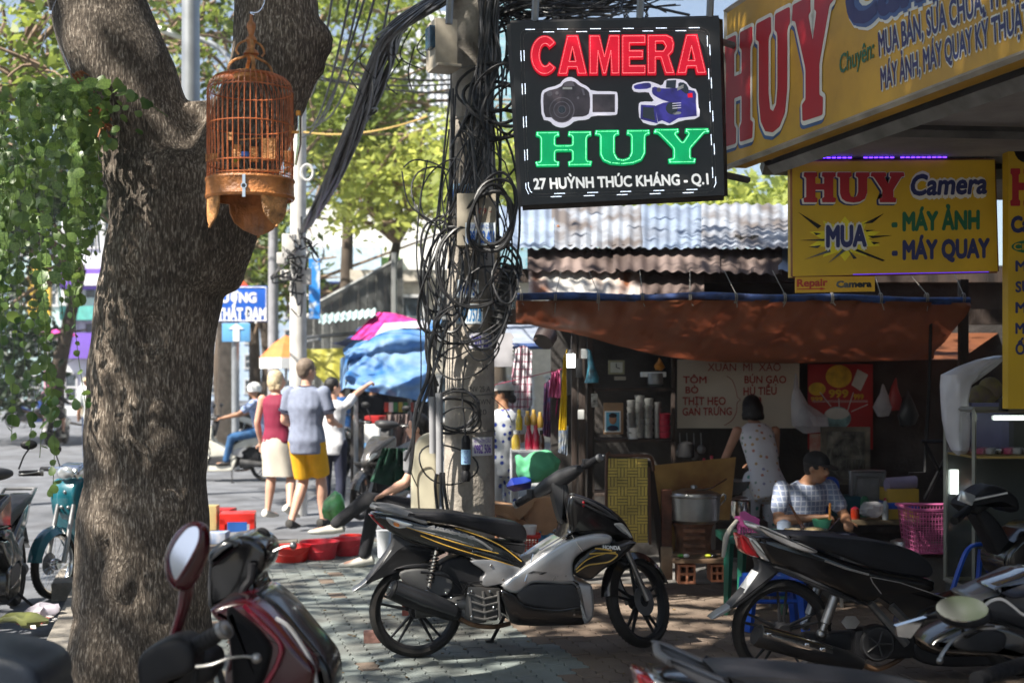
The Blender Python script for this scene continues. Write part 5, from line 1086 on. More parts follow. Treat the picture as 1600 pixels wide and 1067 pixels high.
# black scooter on the right -----------------------------------------------------
g1=G(1221,1063);FB=Frame(g1.x,g1.y,R(7));z6=lambda x,y:(1000+x/2.667,780+y/2.667);z7=lambda x,y:(1400+x/3.265,740+y/3.265)
def tail_bike(label,loc,rz,full=True,group=None,railm=None):
    t=thing('motor_scooter',label,'motor scooter',loc,rz,group)
    b1=lambda x,y,l=-.11:FB.pt(*z6(x,y),l)
    def S(nm,pts,w,m,D=.02,lat=0.0,mm=3,zf=z6,ref=None):
        q=MB(True);rf=ref if ref is not None else -(w if not callable(w) else .1);q.slab([FB.pt(*zf(x,y),rf) for x,y in pts],w,D,lat,4,mm);return q.build(nm,m,t,50)
    wheel(t,(0,RW),I4,disc=False)
    tw=lambda s_,z:float(np.interp(s_,[-.4,-.2,.1,.4,.8],[.05,.09,.12,.13,.12]))
    S('tail_fairing',[(478,158),(560,160),(660,185),(800,235),(940,285),(1100,318),(1215,335),(1225,360),(1210,385),(1090,400),(1010,400),(950,430),(860,400),(700,330),(590,290),(540,262),(500,200)],tw,BLK,.03,ref=-.1)
    S('seat',[(600,150),(700,148),(850,160),(1000,178),(1120,205),(1195,245),(1230,288),(1222,325),(1160,328),(1000,298),(860,245),(720,200),(640,172)],lambda s_,z:float(np.interp(s_,[-.3,.0,.3,.6],[.10,.135,.13,.09])),SEATM,.018,ref=-.11)
    q=MB(True)
    for sg in (-1,1):q.slab([FB.pt(*z6(x,y),-.11) for x,y in [(484,108),(520,114),(600,148),(700,195),(738,216),(705,222),(620,196),(540,155),(505,130)]],.014,.01,sg*.115,3,3)
    c=b1(495,118);q.tube([(c[0],-.11,c[1]),(c[0] -.015,0,c[1]),(c[0],.11,c[1])],.012,8);q.build('grab_rail',railm or SILV,t)
    S('tail_light',[(420,148),(452,160),(482,200),(500,240),(478,240),(440,225),(426,185)],.07,REDL,.012);S('rear_indicator',[(456,162),(490,175),(530,225),(552,262),(510,248),(480,210)],.088,CLEAR,.012)
    S('mudguard',[(495,248),(560,272),(600,290),(580,305),(520,360),(460,410),(400,452),(375,450),(420,400),(470,340),(500,290)],.055,DGREY,.012);S('mudguard_tip',[(392,436),(398,446),(350,480),(308,500),(301,494),(340,465)],.045,mat('mudguard_reflector',(.45,.45,.45),.35),.006)
    S('lower_trim',[(570,280),(700,320),(860,395),(960,440),(930,440),(850,415),(700,350),(590,305)],.11,DGREY,.01)
    p,r_=b1(478,290,0),b1(408,390,0);q=MB(True);q.box(((p[0] +r_[0]) /2+.01,0,(p[1] +r_[1]) /2),(.006,.11,.13),Matrix.Rotation(math.atan2(p[0] -r_[0],p[1] -r_[1]),3,'Y'),.002);q.build('number_plate',WHT,t)
    for sg in (-1,1):
        b,e=b1(808,402),b1(752,560);q=MB(True);B_,E_=Vector((b[0],sg*.12,b[1])),Vector((e[0],sg*.12,e[1]));q.tube([B_,B_.lerp(E_,.12),B_.lerp(E_,.7),B_.lerp(E_,.72),E_],[.026,.026,.024,.015,.016],14);q.ball(E_,.028,10);q.build('shock_absorber',ALU,t)
    p0,p1=b1(478,565,-.2),b1(930,690,-.15);P0,P1=Vector((p0[0],-.20,p0[1])),Vector((p1[0],-.13,p1[1]));q=MB(True);q.tube([P0,P0.lerp(P1,.03),P0.lerp(P1,.5),P0.lerp(P1,.85),P1],[.048,.056,.058,.05,.03],20);o=q.build('silencer',MATTE,t)
    q=MB(True);q.tube([P0.lerp(P1,.04) +Vector((0,-.014,.02)),P0.lerp(P1,.35) +Vector((0,-.016,.02)),P0.lerp(P1,.68) +Vector((0,-.014,.012))],[.045,.046,.038],14);[q.box(P0.lerp(P1,tt) +Vector((0,-.06,.03)),(.02,.012,.02),None,.003) for tt in (.1,.45,.6)];q.build('heat_shield',CHR,o)
    q=MB(True);q.tube(smooth_path([P1,P1+Vector((.1,.02,-.03)),P1+Vector((.25,.06,.02)),P1+Vector((.3,.08,.1))],5),.014,8);q.build('exhaust_pipe',mat('burnt_pipe',(.24,.14,.08),.5),t)
    c=b1(990,600,-.14);q=MB(True);Rx=Matrix.Rotation(R(90),3,'X');q.lathe([(.001,.0),(.085,0),(.095,.012),(.095,.06),(.06,.09),(.001,.09)],28,(c[0],-.15,c[1]),Rx @ Matrix.Diagonal((1,1,-1)));q.box((c[0] +.05,-.06,c[1] -.01),(.34,.14,.16),None,.03);q.box((c[0] -.22,-.03,c[1] +.0),(.30,.10,.10),None,.03);q.build('engine',MATTE,t)
    q=MB(True)
    for k in range(3):q.lathe([(.03+k*.024,0),(.034+k*.024,-.003),(.037+k*.024,0)],24,(c[0],-.1505,c[1]),Rx)
    for k in range(5):a=k*1.257;q.tube([(c[0],-.152,c[1]),(c[0] +.07*math.cos(a),-.152,c[1] +.07*math.sin(a))],.005,5)
    q.build('fan_grille',DGREY,t)
    c=b1(885,515,-.15);q=MB(True);q.lathe([(.05,0),(.045,.02),(.02,.024)],6,(c[0],-.13,c[1]),Rx @ Matrix.Diagonal((1,.75,-1)));q.build('cap_plate',ALU,t)
    q=MB(True);q.tube([(b1(955,430)[0],-.12,b1(955,430)[1]),(b1(1105,600)[0],-.12,b1(1105,600)[1])],[.02,.026],8);q.tube([(b1(1040,440)[0],-.13,b1(1040,440)[1]),(b1(1110,510)[0],-.13,b1(1110,510)[1])],.022,4);q.build('frame_tube',STEEL,t)
    S('side_cover',[(945,325),(1010,338),(1150,370),(1240,400),(1340,440),(1300,470),(1150,520),(1060,450),(990,400)],.118,BLK,.02)
    q=MB(True);pp=[]
    for x,y in [(955,322),(965,345),(1000,390)]:s_,z_=b1(x,y,-.12);pp.append((s_,-.137,z_))
    q.tube(pp,.003,5);pp=[]
    for x,y in [(770,255),(850,285),(950,312)]:s_,z_=b1(x,y,-.12);pp.append((s_,-(tw(s_,z_)) -.001,z_))
    q.tube(pp,.006,5);pp=[]
    for x,y in [(960,322),(1080,345),(1200,385),(1320,425)]:s_,z_=b1(x,y,-.12);pp.append((s_,-.127,z_))
    q.tube(pp,.0025,5);q.build('trim_strip',SILV,t)
    S('leg_body',[(1180,470),(1340,430),(1480,380),(1600,330),(1760,250),(1800,400),(1780,560),(1700,640),(1300,660),(1150,600)],.15,BLK,.03)
    S('belly',[(1150,590),(1300,640),(1700,630),(1700,680),(1300,700),(1160,670)],.13,MATTE,.02)
    if full:
        S('steering_column',[(405,190),(440,170),(500,215),(560,290),(600,380),(640,430),(600,480),(540,440),(480,330)],.075,MATTE,.02,zf=z7)
        S('handlebar_cover',[(355,165),(420,105),(490,62),(560,75),(625,120),(640,185),(590,200),(540,170),(480,180),(420,215)],.10,MATTE,.03,zf=z7)
        S('front_cowl',[(560,430),(640,330),(740,260),(860,280),(960,400),(1000,560),(900,640),(700,640),(600,560)],.15,BLK,.03,zf=z7)
        e0=FB.pt(*z7(297,240),-.3);e1=FB.pt(*z7(400,165),-.16);q=MB(True);A_,B_=Vector((e0[0],-.3,e0[1])),Vector((e1[0],-.14,e1[1]));q.tube([A_,B_],.019,12);[q.tube([A_.lerp(B_,k/12),A_.lerp(B_,(k+.5) /12)],.0225,12) for k in range(9)];q.build('grip',MATTE,t)
        q=MB(True);L1=FB.pt(*z7(560,95),-.2);q.tube([B_+Vector((.0,0,.03)),Vector((L1[0],-.22,L1[1]))],[.009,.007],6);q.build('brake_lever',ALU,t)
        e2=FB.pt(*z7(340,120),-.2);q=MB(True);q.box((e2[0],-.24,e2[1]),(.085,.02,.06),Matrix.Rotation(.35,3,'Y'),.01);q.build('indicator',CLEAR,t)
        wheel(t,(1.27,RW),steerM(R(25)))
    return t
tail_bike('dark scooter parked broadside at the right with a chrome-shielded silencer',tuple(FB.O),FB.th)
tail_bike('near scooter cut off by the bottom edge, only its seat and grey rail showing',(.585,3.62,-.0),R(4),full=False,railm=mat('rail_dull',(.18,.18,.19),.4,metal=.4))
# near scooter front with mirrors, bottom right --------------------------------------
nb=thing('motor_scooter','near scooter at the bottom right corner with an oval mirror and silver lever','motor scooter',(P(1640,1000,4.3).x,4.3,0))
def z7p(x,y,Y):return P(1400+x/3.265,740+y/3.265,Y)
gm=mat('grey_cowl',(.03,.03,.034),.3,coat=.4)
def pslab(root,nm,pts,Y,w,m,D=.02,mm=3):    # soft body drawn square-on at depth Y
    q=MB();q.slab([(p.x,p.z) for p in (z7p(a,b,Y -w) for a,b in pts)],w,D,0,4,mm);q.v=[v+Vector((0,Y,0)) for v in q.v];return q.build(nm,m,root,50)
pslab(nb,'front_cowl',[(385,645),(440,615),(520,580),(600,545),(700,510),(860,560),(900,700),(860,860),(700,840),(640,790),(560,770),(470,740)],4.55,.12,gm,.04)
pslab(nb,'side_panel',[(170,870),(300,790),(470,750),(640,790),(720,850),(720,980),(560,935),(420,930),(250,915)],4.5,.10,BLK,.03)
pslab(nb,'side_insert',[(300,850),(420,790),(555,812),(560,880),(500,915),(330,900)],4.49,.104,MATTE,.01)
pslab(nb,'windscreen',[(508,592),(560,562),(653,530),(760,500),(780,600),(653,636),(600,640),(550,618)],4.5,.10,mat('tinted_screen',(.05,.055,.075),.05,coat=1),.02)
q=MB();q.tube(smooth_path([z7p(a,b,4.38) for a,b in ((440,690),(480,650),(540,640),(600,680),(653,720),(760,740))],4),.006,6);q.build('cowl_trim',SILV,nb)
mc=z7p(345,712,4.05);rot=Vector((-.35,-1,.12)).normalized().to_track_quat('Z','Y').to_matrix()
rot=Vector((-.695,-1.246,1.04)).normalized().to_track_quat('Z','Y').to_matrix()
q=MB();q.ball(mc,1,24,rot,(.086,.050,.032));o=q.build('mirror',MATTE,nb)
q=MB();q.lathe([(.001,.1),(1,.1),(1.02,-.6)],32,mc+rot @ Vector((0,0,.034)),rot @ Matrix.Diagonal((.079,.043,.01)));q.build('mirror_glass',MIRROR,o,0)
q=MB();q.tube(smooth_path([z7p(340,790,4.08),z7p(355,830,4.1),z7p(420,800,4.15),z7p(480,780,4.2)],4),.006,8);q.build('mirror_stem',MATTE,nb)
q=MB();q.tube(smooth_path([z7p(560,790,4.15),z7p(470,775,4.1),z7p(380,800,4.0),z7p(290,850,3.95),z7p(240,910,3.93),z7p(224,945,3.93)],4),[.010,.009,.0065,.006,.006,.008],8,flat=.5);q.ball(z7p(224,952,3.93),.011,8);q.build('brake_lever',ALU,nb)
q=MB();q.slab([(p.x,p.z) for p in (z7p(a,b,4.1) for a,b in ((440,772),(560,782),(540,796),(450,800),(430,790)))],.012,.005,0);q.v=[v+Vector((0,4.12,0)) for v in q.v];q.build('lever_bracket',SILV,nb)
a,b=z7p(415,1050,3.7),z7p(660,965,3.85);q=MB();q.tube([a,b],.020,14);[q.tube([a.lerp(b,k/10+.05),a.lerp(b,(k+.55) /10+.05)],.0225,14) for k in range(9)];q.tube([a.lerp(b,-.02),a.lerp(b,.06)],.024,14);q.build('grip',MATTE,nb)
tm=mat('teal_glass',(.25,.6,.7),.03,metal=1,var=.2,scale=20)
q=MB();tri=[z7p(x,y,4.2) for x,y in ((0,778),(158,732),(75,838),(10,830))];q.add(tri+[v+Vector((0,.03,0)) for v in tri],[(0,1,2,3),(7,6,5,4)] +[(i,(i+1) % 4,(i+1) % 4+4,i+4) for i in range(4)]);q.build('small_mirror',MIRROR,nb,0)
q=MB();q.tube([z7p(75,838,4.21),z7p(0,778,4.21),z7p(158,732,4.21),z7p(75,838,4.21)],.004,6);q.tube([z7p(150,735,4.22),z7p(215,725,4.3)],.008,8);q.build('small_mirror_frame',MATTE,nb)
# dark red scooter, bottom left --------------------------------------------------------
zr=lambda x,y,Y:P(230+x/3.717,780+y/3.717,Y)
drp=mat('maroon_paint',(.05,.0015,.006),.2,coat=.5,var=.15,scale=4)
rs=thing('motor_scooter','dark red scooter at the bottom left with a red mirror, seen from behind its handlebar','motor scooter',(zr(500,900,3.8).x,3.8,0))
def rslab(nm,pts,Y,w,m,D=.02,mm=3,root=rs):
    q=MB();q.slab([(p.x,p.z) for p in (zr(a,b,Y -w) for a,b in pts)],w,D,0,4,mm);q.v=[v+Vector((0,Y,0)) for v in q.v];return q.build(nm,m,root,50)
rslab('leg_shield',[(355,650),(470,600),(560,590),(640,620),(760,730),(880,880),(965,980),(960,1080),(900,1300),(500,1300),(440,1060),(470,900),(440,760)],3.85,.14,drp,.025)
rslab('inner_panel',[(455,640),(540,680),(640,760),(700,840),(715,880),(700,960),(640,1100),(500,1120),(480,900)],3.80,.12,mat('matte_inner',(.006,.006,.007),.7,spec=.2),.02)
rslab('headlight_shell',[(560,590),(640,548),(710,580),(800,660),(900,780),(1000,900),(1060,1000),(1065,1150),(980,1150),(960,990),(860,850),(740,720),(640,640)],3.95,.13,mat('shell_dark',(.008,.009,.012),.2,coat=.3),.022)
q=MB();q.tube(smooth_path([zr(a,b,3.66) for a,b in ((560,615),(660,720),(750,810),(776,870),(750,960),(690,1067),(640,1160))],5),.0065,6);q.build('shield_lip',mat('maroon_bright',(.28,.01,.035),.15,coat=1),rs)
q=MB()
for k in range(9):
    a=(lerp(770,985,k/8),lerp(660,850,(k/8) ** 1.15));q.box(zr(a[0],a[1],3.9),(.045,.16,.007),Matrix.Rotation(R(38),3,'Y'))
q.build('vent_fins',MATTE,rs,0)
q=MB();q.tube(smooth_path([zr(a,b,3.74) for a,b in ((745,690),(820,740),(900,850),(960,960),(985,1080))],4),.007,6);q.build('chrome_trim',SILV,rs)
# handlebar hood, grips, levers
rslab('handlebar_cover',[(350,420),(370,300),(440,250),(560,215),(640,240),(690,300),(680,400),(620,480),(640,560),(480,600),(360,650),(345,520)],4.05,.12,BLK,.022)
rslab('dash_hood',[(350,320),(430,245),(500,240),(540,270),(460,330),(370,400)],4.0,.13,mat('shell_dark',(.03,.035,.045),.18),.02)
rslab('switch_housing',[(-60,930),(60,840),(180,810),(250,850),(270,930),(250,1010),(120,1060),(-40,1120)],3.45,.07,MATTE,.02)
rslab('hood_dark',[(40,1067),(130,960),(230,900),(320,895),(380,950),(360,1067),(200,1120)],3.6,.09,MATTE,.04)
for (x0,y0,x1,y1,Y0_,Y1_,nm) in ((560,320,665,215,4.0,4.1,'grip'),(200,900,440,760,3.45,3.4,'grip')):
    a,b=zr(x0,y0,Y0_),zr(x1,y1,Y1_);q=MB();q.tube([a,b],[.024,.021],14);[q.tube([a.lerp(b,k/9+.1),a.lerp(b,(k+.5) /9+.1)],.024,14) for k in range(7)];o=q.build(nm,MATTE,rs)
    q=MB();d=(b -a).normalized();q.tube([b -d*.005,b+d*.012],[.026,.027],14);q.tube([b+d*.012,b+d*.018],[.022,.012],14);q.build('grip_end',ALU if y0 >500 else MATTE,o)
q=MB();q.tube(smooth_path([zr(a,b,4.0) for a,b in ((640,365),(690,350),(720,310),(790,275),(845,268))],4),[.009,.008,.007,.006,.008],8,flat=.6);q.ball(zr(848,268,4.0),.013,10);q.build('brake_lever',ALU,rs)
q=MB();q.tube(smooth_path([zr(a,b,3.4) for a,b in ((285,968),(370,958),(470,922),(560,910),(630,920))],4),[.011,.010,.008,.0065,.009],8,flat=.55);q.ball(zr(635,921,3.4),.014,10);q.build('brake_lever',ALU,rs)
q=MB();q.tube(smooth_path([zr(a,b,3.9) for a,b in ((610,370),(600,460),(560,520),(540,600))],4),.012,8);q.tube(smooth_path([zr(a,b,3.5) for a,b in ((250,960),(275,1000),(270,1080))],4),.008,8);q.tube(smooth_path([zr(a,b,3.6) for a,b in ((350,880),(400,940),(440,1080))],4),.009,8);q.build('brake_cable',MATTE,rs)
# mirror: teardrop shell, glass turned to the right
def tear(pts,Y,w,D):
    q=MB();q.slab([(p.x,p.z) for p in (zr(a,b,Y) for a,b in pts)],w,D,0,4,4);q.v=[v+Vector((0,Y,0)) for v in q.v];return q
o=tear([(104,350),(118,280),(170,190),(235,138),(300,128),(352,160),(366,240),(352,340),(306,440),(250,520),(190,530),(150,508),(112,440)],3.5,.032,.03).build('mirror',drp,rs,60)
pts=[(124,330),(150,265),(190,205),(235,160),(285,150),(308,180),(300,250),(262,330),(215,410),(175,470),(150,460),(130,400)]
gp=[zr(a,b,3.46+(a -200) *-.0001) for a,b in smooth_ring([(a,b,0) for a,b in pts],3)for a,b in [(a,b)]] if False else [zr(v.x,v.y,3.452 -(v.x -210) *.00012 -(v.y -310) *.00014) for v in smooth_ring([(a,b,0) for a,b in pts],3)]
q=MB();q.add(gp,[tuple(range(len(gp)))]);q.build('mirror_glass',MIRROR,o,0)
q=MB();q.tube(gp,.004,6,closed=True);q.build('mirror_rim',drp,o)
q=MB();q.tube(smooth_path([zr(a,b,3.52) for a,b in ((230,490),(222,560),(205,650),(175,750),(150,830),(140,900))],4),[.030,.026,.022,.021,.024,.03],12,flat=.7);q.build('mirror_stem',drp,rs)
q=MB();s1=[(-330,880),(-200,900),(0,905),(150,895),(300,900)]
seat_m=mat('seat_blue_grey',(.02,.027,.04),.4,bump=.2,bscale=200)
q.slab([(p.x,p.z) for p in (P(a,b,3.3) for a,b in ((-300,1000),(-160,1008),(-40,1020),(10,1030),(40,1042),(54,1060),(56,1090),(30,1130),(-300,1130)))],.14,.03,0,4,3);q.v=[v+Vector((0,3.45,0)) for v in q.v];q.build('seat',seat_m,rs,60)
wheel(rs,(0,0),I4,detail=False).name='wheel'
for ch in rs.children:
    if ch.name.startswith('wheel'):ch.location=(.25,0,RW)
# parked bikes at the kerb, left ---------------------------------------------------------
gk=G(88,948,-.13)
teal=mat('teal_paint',(.01,.13,.17),.22,coat=.8,dirt=.15)
def cub(label,loc,rz,m,group=None,steer=R(0)):
    t=thing('motorbike',label,'motorbike',loc,rz,group);Ms=steerM(steer,Vector((1.1,0,.6)))
    wheel(t,(0,.27),I4,r=.27,w=.035,wire=True);wheel(t,(1.22,.27),Ms,r=.27,w=.032,wire=True)
    def S(nm,pts,w,mm,D=.02,mtx=None,lat=0.0):
        q=MB(True);q.slab(pts,w,D,lat,4,3)
        if mtx:q.v=[mtx @ v for v in q.v]
        return q.build(nm,mm,t,50)
    S('leg_shield',[(.86,.88),(.95,.90),(1.0,.75),(.92,.5),(.80,.32),(.70,.28),(.70,.36),(.80,.52),(.86,.7)],.19,m,.02)
    S('nose',[(.93,.92),(1.03,.9),(1.08,.78),(1.04,.62),(.96,.60),(.92,.76)],.085,m,.03,Ms)
    S('body_fairing',[(-.35,.72),(.1,.66),(.5,.6),(.72,.42),(.7,.3),(.45,.34),(.2,.45),(-.2,.58),(-.4,.66)],.10,m,.03)
    S('seat',[(-.35,.76),(-.1,.79),(.25,.77),(.5,.72),(.55,.66),(.2,.68),(-.3,.71)],.12,SEATM,.03)
    q=MB(True);[q.tube([Ms @ Vector((1.06,sg*.07,.72)),Ms @ Vector((1.20,sg*.075,.28))],[.018,.022],10) for sg in (-1,1)];q.build('fork',ALU,t)
    q=MB(True);vs=[Ms @ Vector((1.22+(.29+rr) *math.cos(a),u*.06,.27+(.29+rr) *math.sin(a))) for a in np.linspace(R(10),R(160),13) for u,rr in ((-1,-.05),(-.6,.0),(0,.012),(.6,.0),(1,-.05))];q.add(vs,[(k*5+i,k*5+i+1,(k+1) *5+i+1,(k+1) *5+i) for k in range(12) for i in range(4)]);q.build('front_mudguard',m,t)
    q=MB(True);q.tube([Ms @ Vector(v) for v in ((.86,-.34,.98),(.95,-.12,1.0),(.98,0,.99),(.95,.12,1.0),(.86,.34,.98))],.012,8);q.slab([(.9,1.04),(1.02,1.02),(1.06,.95),(1.0,.9),(.92,.92)],.10,.03);q.build('handlebar',CHR,t)
    for sg in (-1,1):q=MB(True);q.tube([Ms @ Vector((.885,sg*.26,.985)),Ms @ Vector((.85,sg*.37,.98))],.019,10);q.build('grip',MATTE,t)
    q=MB(True);q.ball(Ms @ Vector((1.06,0,.97)),.07,12,None,(.5,1.1,.8));q.build('headlight',CLEAR,t)
    q=MB(True)
    for y,z in ((-.03,.70),(.03,.70),(0,.82)):q.ball(Ms @ Vector((1.075,y,z)),.014,8)
    q.build('badge',SILV,t)
    q=MB(True);q.box((.45,0,.33),(.3,.16,.2),None,.03);q.tube([(.4,-.12,.25),(-.3,-.14,.3)],[.02,.035],10);q.build('engine',STEEL,t)
    q=MB(True);[q.tube([Ms @ Vector((.93,sg*.14,1.0)),Ms @ Vector((.95,sg*.17,1.12))],.005,6) for sg in (-1,1)];[q.ball(Ms @ Vector((.95,sg*.17,1.15)),.05,10,None,(.35,1.1,.75)) for sg in (-1,1)];q.build('mirror',MATTE,t)
    return t
fw=G(84,935,-.13)
th=R(-105);cub('teal motorbike with spoked wheels parked on the road just left of the tree trunk',(fw.x -1.22*math.cos(th),fw.y -1.22*math.sin(th),-.13),th,teal)
fw=G(-42,1000,-.13);th=R(-80);scooter('black scooter cut off by the left edge, front wheel towards the kerb',(fw.x -1.28*math.cos(th),fw.y -1.28*math.sin(th),-.13),th,shield=BLK,detail=False,steer=0)
# scooter in the middle distance
th=R(-118);c=G(572,812);scooter('dark grey scooter with a big front fairing facing the viewer behind the seated person',(c.x -1.25*math.cos(th),c.y -1.25*math.sin(th),-.0),th,body=mat('gun_metal',(.11,.105,.10),.25,metal=.6,coat=.6),shield=DGREY,detail=False,steer=R(10),group=None)
c=G(416,752,-.13);scooter('cream scooter ridden leftwards by a person in a checked shirt',(c.x,c.y,-.13),R(180),body=mat('cream_paint',(.62,.60,.52),.3,coat=.5),shield=mat('cream_paint',(.62,.60,.52),.3),detail=False,steer=0)
c=G(538,745,-.13);th=R(80);scooter('black scooter seen from behind with a white number plate beside the tourists',(c.x,c.y,-.13),th,shield=BLK,detail=False,steer=0)
c=G(76,697,-.13);scooter('distant black scooter riding away carrying two people',(c.x,c.y,-.13),R(92),shield=BLK,body=mat('cream_paint',(.62,.60,.52),.3),detail=False,steer=0)
for i,(x,y,th,cc_) in enumerate(((20,668,40,'blue'),(372,700,60,'white'),(150,640,100,'dark'))):
    c=G(x,y,-.13);scooter({'blue':'small blue-bodied scooter far down the road at the left edge','white':'pale scooter parked by the far trees behind the blue street sign post','dark':'dark scooter far down the road close to the trunk edge'}[cc_],(c.x,c.y,-.13),R(th),body={'blue':mat('blue_paint',(.03,.08,.35),.3),'white':WGLOSS,'dark':BLK}[cc_],shield=DGREY,detail=False,steer=0)
# ---------------------------------------------------------------- people
skinA=mat('skin_light',(.60,.34,.24),.5,var=.06,scale=4);skinB=mat('skin_tan',(.36,.18,.10),.5,var=.08,scale=4);eyem=mat('eye_dark',(.02,.015,.012),.3);lipm=mat('lips',(.35,.10,.08),.5)
hairK=mat('hair_black',(.012,.010,.010),.45,var=.3,scale=60,bump=.4,bscale=120);hairB=mat('hair_blond',(.60,.48,.30),.5,var=.2,scale=60,bump=.4,bscale=120);hairG=mat('hair_grey_brown',(.20,.15,.11),.6,var=.2,scale=60,bump=.3,bscale=150)
def V(*a):return Vector(a)
def seg(q,a,b,ra,rb,n=12,mid=None):
    a,b=V(*a),V(*b);rm=mid if mid else (ra+rb) /2;q.tube([a.lerp(b,t) for t in (0,.15,.4,.7,1)],[ra,lerp(ra,rm,.5) if not mid else rm,rm,lerp(rm,rb,.6),rb],n);q.ball(a,ra*.99,10);q.ball(b,rb*.99,10)
def person(label,loc,rz,H=1.7,skin=skinA,top=None,sleeve='short',bottom=('trousers',None),hair=('short',None),shoes=None,J=None,hands=True,cat='person',cap=None,look=0.0,pitch=0.0,fem=False,vox=.011,girth=1.0,shoe_h=False,group=None,collar=None,extra=None):
    t=thing('person',label,cat,loc,rz,group);h=H
    D=dict(pelvis=(0,0,.53),chest=(0,0,.71),neck=(0,-.005,.835),head=(0,.008,.925),sl=(-.108,0,.805),sr=(.108,0,.805),el=(-.135,-.02,.635),er=(.135,-.02,.635),wl=(-.14,.04,.49),wr=(.14,.04,.49),hl=(-.05,0,.52),hr=(.05,0,.52),kl=(-.055,.015,.285),kr=(.055,.015,.285),al=(-.055,-.01,.045),ar=(.055,-.01,.045),tl=(-.06,.11,.015),tr=(.06,.11,.015))
    D={k:V(*v) *h for k,v in D.items()}
    for k,v in (J or {}).items():D[k] =V(*v)
    G_=girth;f=.93 if fem else 1.0
    def torso(q,inf=0.0,low=0.0):
        pe,ch,ne=D['pelvis'],D['chest'],D['neck'];up=(ne -pe).normalized();sx=(D['sr'] -D['sl']);sx=sx.normalized();hx=(D['hr'] -D['hl']).normalized();fy=up.cross(sx).normalized() *-1
        def sec(c,rx,ry,X):X=X.normalized();return (c,rx*h+inf,ry*h+inf,X,up.cross(X).normalized())
        q.loft([sec(pe -up*.06*h+up*-low,.078*G_,.058*G_,hx),sec(pe -up*.01*h,.094*G_*(1.04 if fem else 1),.068*G_,hx),sec(pe.lerp(ch,.45),.078*G_*f,.058*G_,hx),sec(ch,.092*G_*f,.066*G_,sx),sec(ch.lerp(ne,.5),.098*f,.060,sx),sec(ch.lerp(ne,.78),.088*f,.046,sx),sec(ne,.036,.036,sx)],18)
        if inf == 0:[q.ball(D[s_],.031*h*f,10) for s_ in ('sl','sr')]
    q=MB(True);torso(q)
    arm=((.034,.026),(.026,.017))
    for a,b,c in (('sl','el','wl'),('sr','er','wr')):
        seg(q,D[a],D[b],.031*h*f,.024*h*f);seg(q,D[b],D[c],.024*h*f,.0155*h,mid=.025*h*f)
        if hands:
            d=(D[c] -D[b]).normalized();sd=d.cross(V(0,0,1)) if abs(d.z) <.8 else d.cross(V(0,1,0));sd.normalize();nn=d.cross(sd)
            hd=(J or {}).get('hand_' +c);
            if (extra or {}).get('point') == c:curl=[.1,1,1,1]
            else:curl=[.35,.4,.45,.5]
            if (extra or {}).get('grip') and c in (extra or {})['grip']:curl=[.9,.95,1,1]
            w=D[c];q.loft([(w,.016*h,.012*h,sd,nn),(w+d*.03*h,.022*h,.011*h,sd,nn),(w+d*.055*h,.023*h,.010*h,sd,nn)],10)
            for i,(o_,L_) in enumerate(((-.018,.040),(-.006,.045),(.006,.042),(.018,.033))):
                b0=w+d*.052*h+sd*o_*h;c_=curl[i];p1=b0+(d*(1 -.4*c_) +nn*.8*c_) *L_*.5*h;p2=p1+(d*(1 -1.3*c_) +nn*1.0*c_) *L_*.45*h;q.tube([b0 -d*.01,b0,p1,p2],[.0062*h,.0060*h,.0056*h,.0045*h],7)
            b0=w+d*.02*h -sd*.016*h;p1=b0+(d*.6 -sd*.7+nn*.25) *.028*h;p2=p1+(d*.9 -sd*.1+nn*.3) *.022*h;q.tube([b0,p1,p2],[.0075*h,.0065*h,.005*h],7)
    for a,b,c,e in (('hl','kl','al','tl'),('hr','kr','ar','tr')):
        seg(q,D[a],D[b],.054*h*G_,.032*h);seg(q,D[b],D[c],.031*h,.020*h,mid=.034*h)
        an,to=D[c],D[e];dirf=(to -an);dh=V(dirf.x,dirf.y,dirf.z);q.loft([(an -dh*.28+V(0,0,-.022*h),.020*h,.020*h,dh.cross(V(0,0,1)).normalized(),V(0,0,1)),(an+dh*.3+V(0,0,-.012*h),.022*h,.020*h,dh.cross(V(0,0,1)).normalized(),V(0,0,1)),(an+dh*.95+V(0,0,.0),.025*h,.010*h,dh.cross(V(0,0,1)).normalized(),V(0,0,1))],10)
    ne,hd=D['neck'],D['head'];q.tube([ne -V(0,0,.02*h),ne,hd -V(0,0,.02*h)],[.036*h,.031*h,.030*h],12)
    Rh=Matrix.Rotation(look,3,'Z') @ Matrix.Rotation(-pitch,3,'X');hs=H if H >1.3 else 1.5
    hs=max(H,1.55)
    def hp(x,y,z):return hd+Rh @ (V(x,y,z) *hs)
    q.ball(hp(0,-.004,.012),.052*hs,16,Rh,(.86,1.06,1.08));q.ball(hp(0,.012,-.020),.040*hs,14,Rh,(.86,1.0,1.15));q.ball(hp(0,.024,-.046),.018*hs,10,Rh,(1.1,1,.9))
    q.tube([hp(0,.046,.012),hp(0,.056,-.008),hp(0,.062,-.016)],[.005*hs,.0075*hs,.009*hs],8);[q.ball(hp(sg*.006,.056,-.017),.0055*hs,8) for sg in (-1,1)]
    for sg in (-1,1):q.ball(hp(sg*.046,-.002,-.004),.014*hs,8,Rh,(.4,.8,1.25))
    body=remeshed(q,vox,3,.5).build('body',skin,t,80)
    q=MB(True)
    for sg in (-1,1):q.ball(hp(sg*.019,.0475,.008),.0060*hs,8,Rh,(1.3,.6,.7));q.tube([hp(sg*.010,.050,.019),hp(sg*.02,.051,.022),hp(sg*.03,.044,.019)],.0022*hs,5)
    q.build('eyes',eyem,body);q=MB(True);q.tube([hp(-.013,.047,-.030),hp(0,.051,-.0305),hp(.013,.047,-.030)],[.0015*hs,.0035*hs,.0015*hs],6);q.build('mouth',lipm,body)
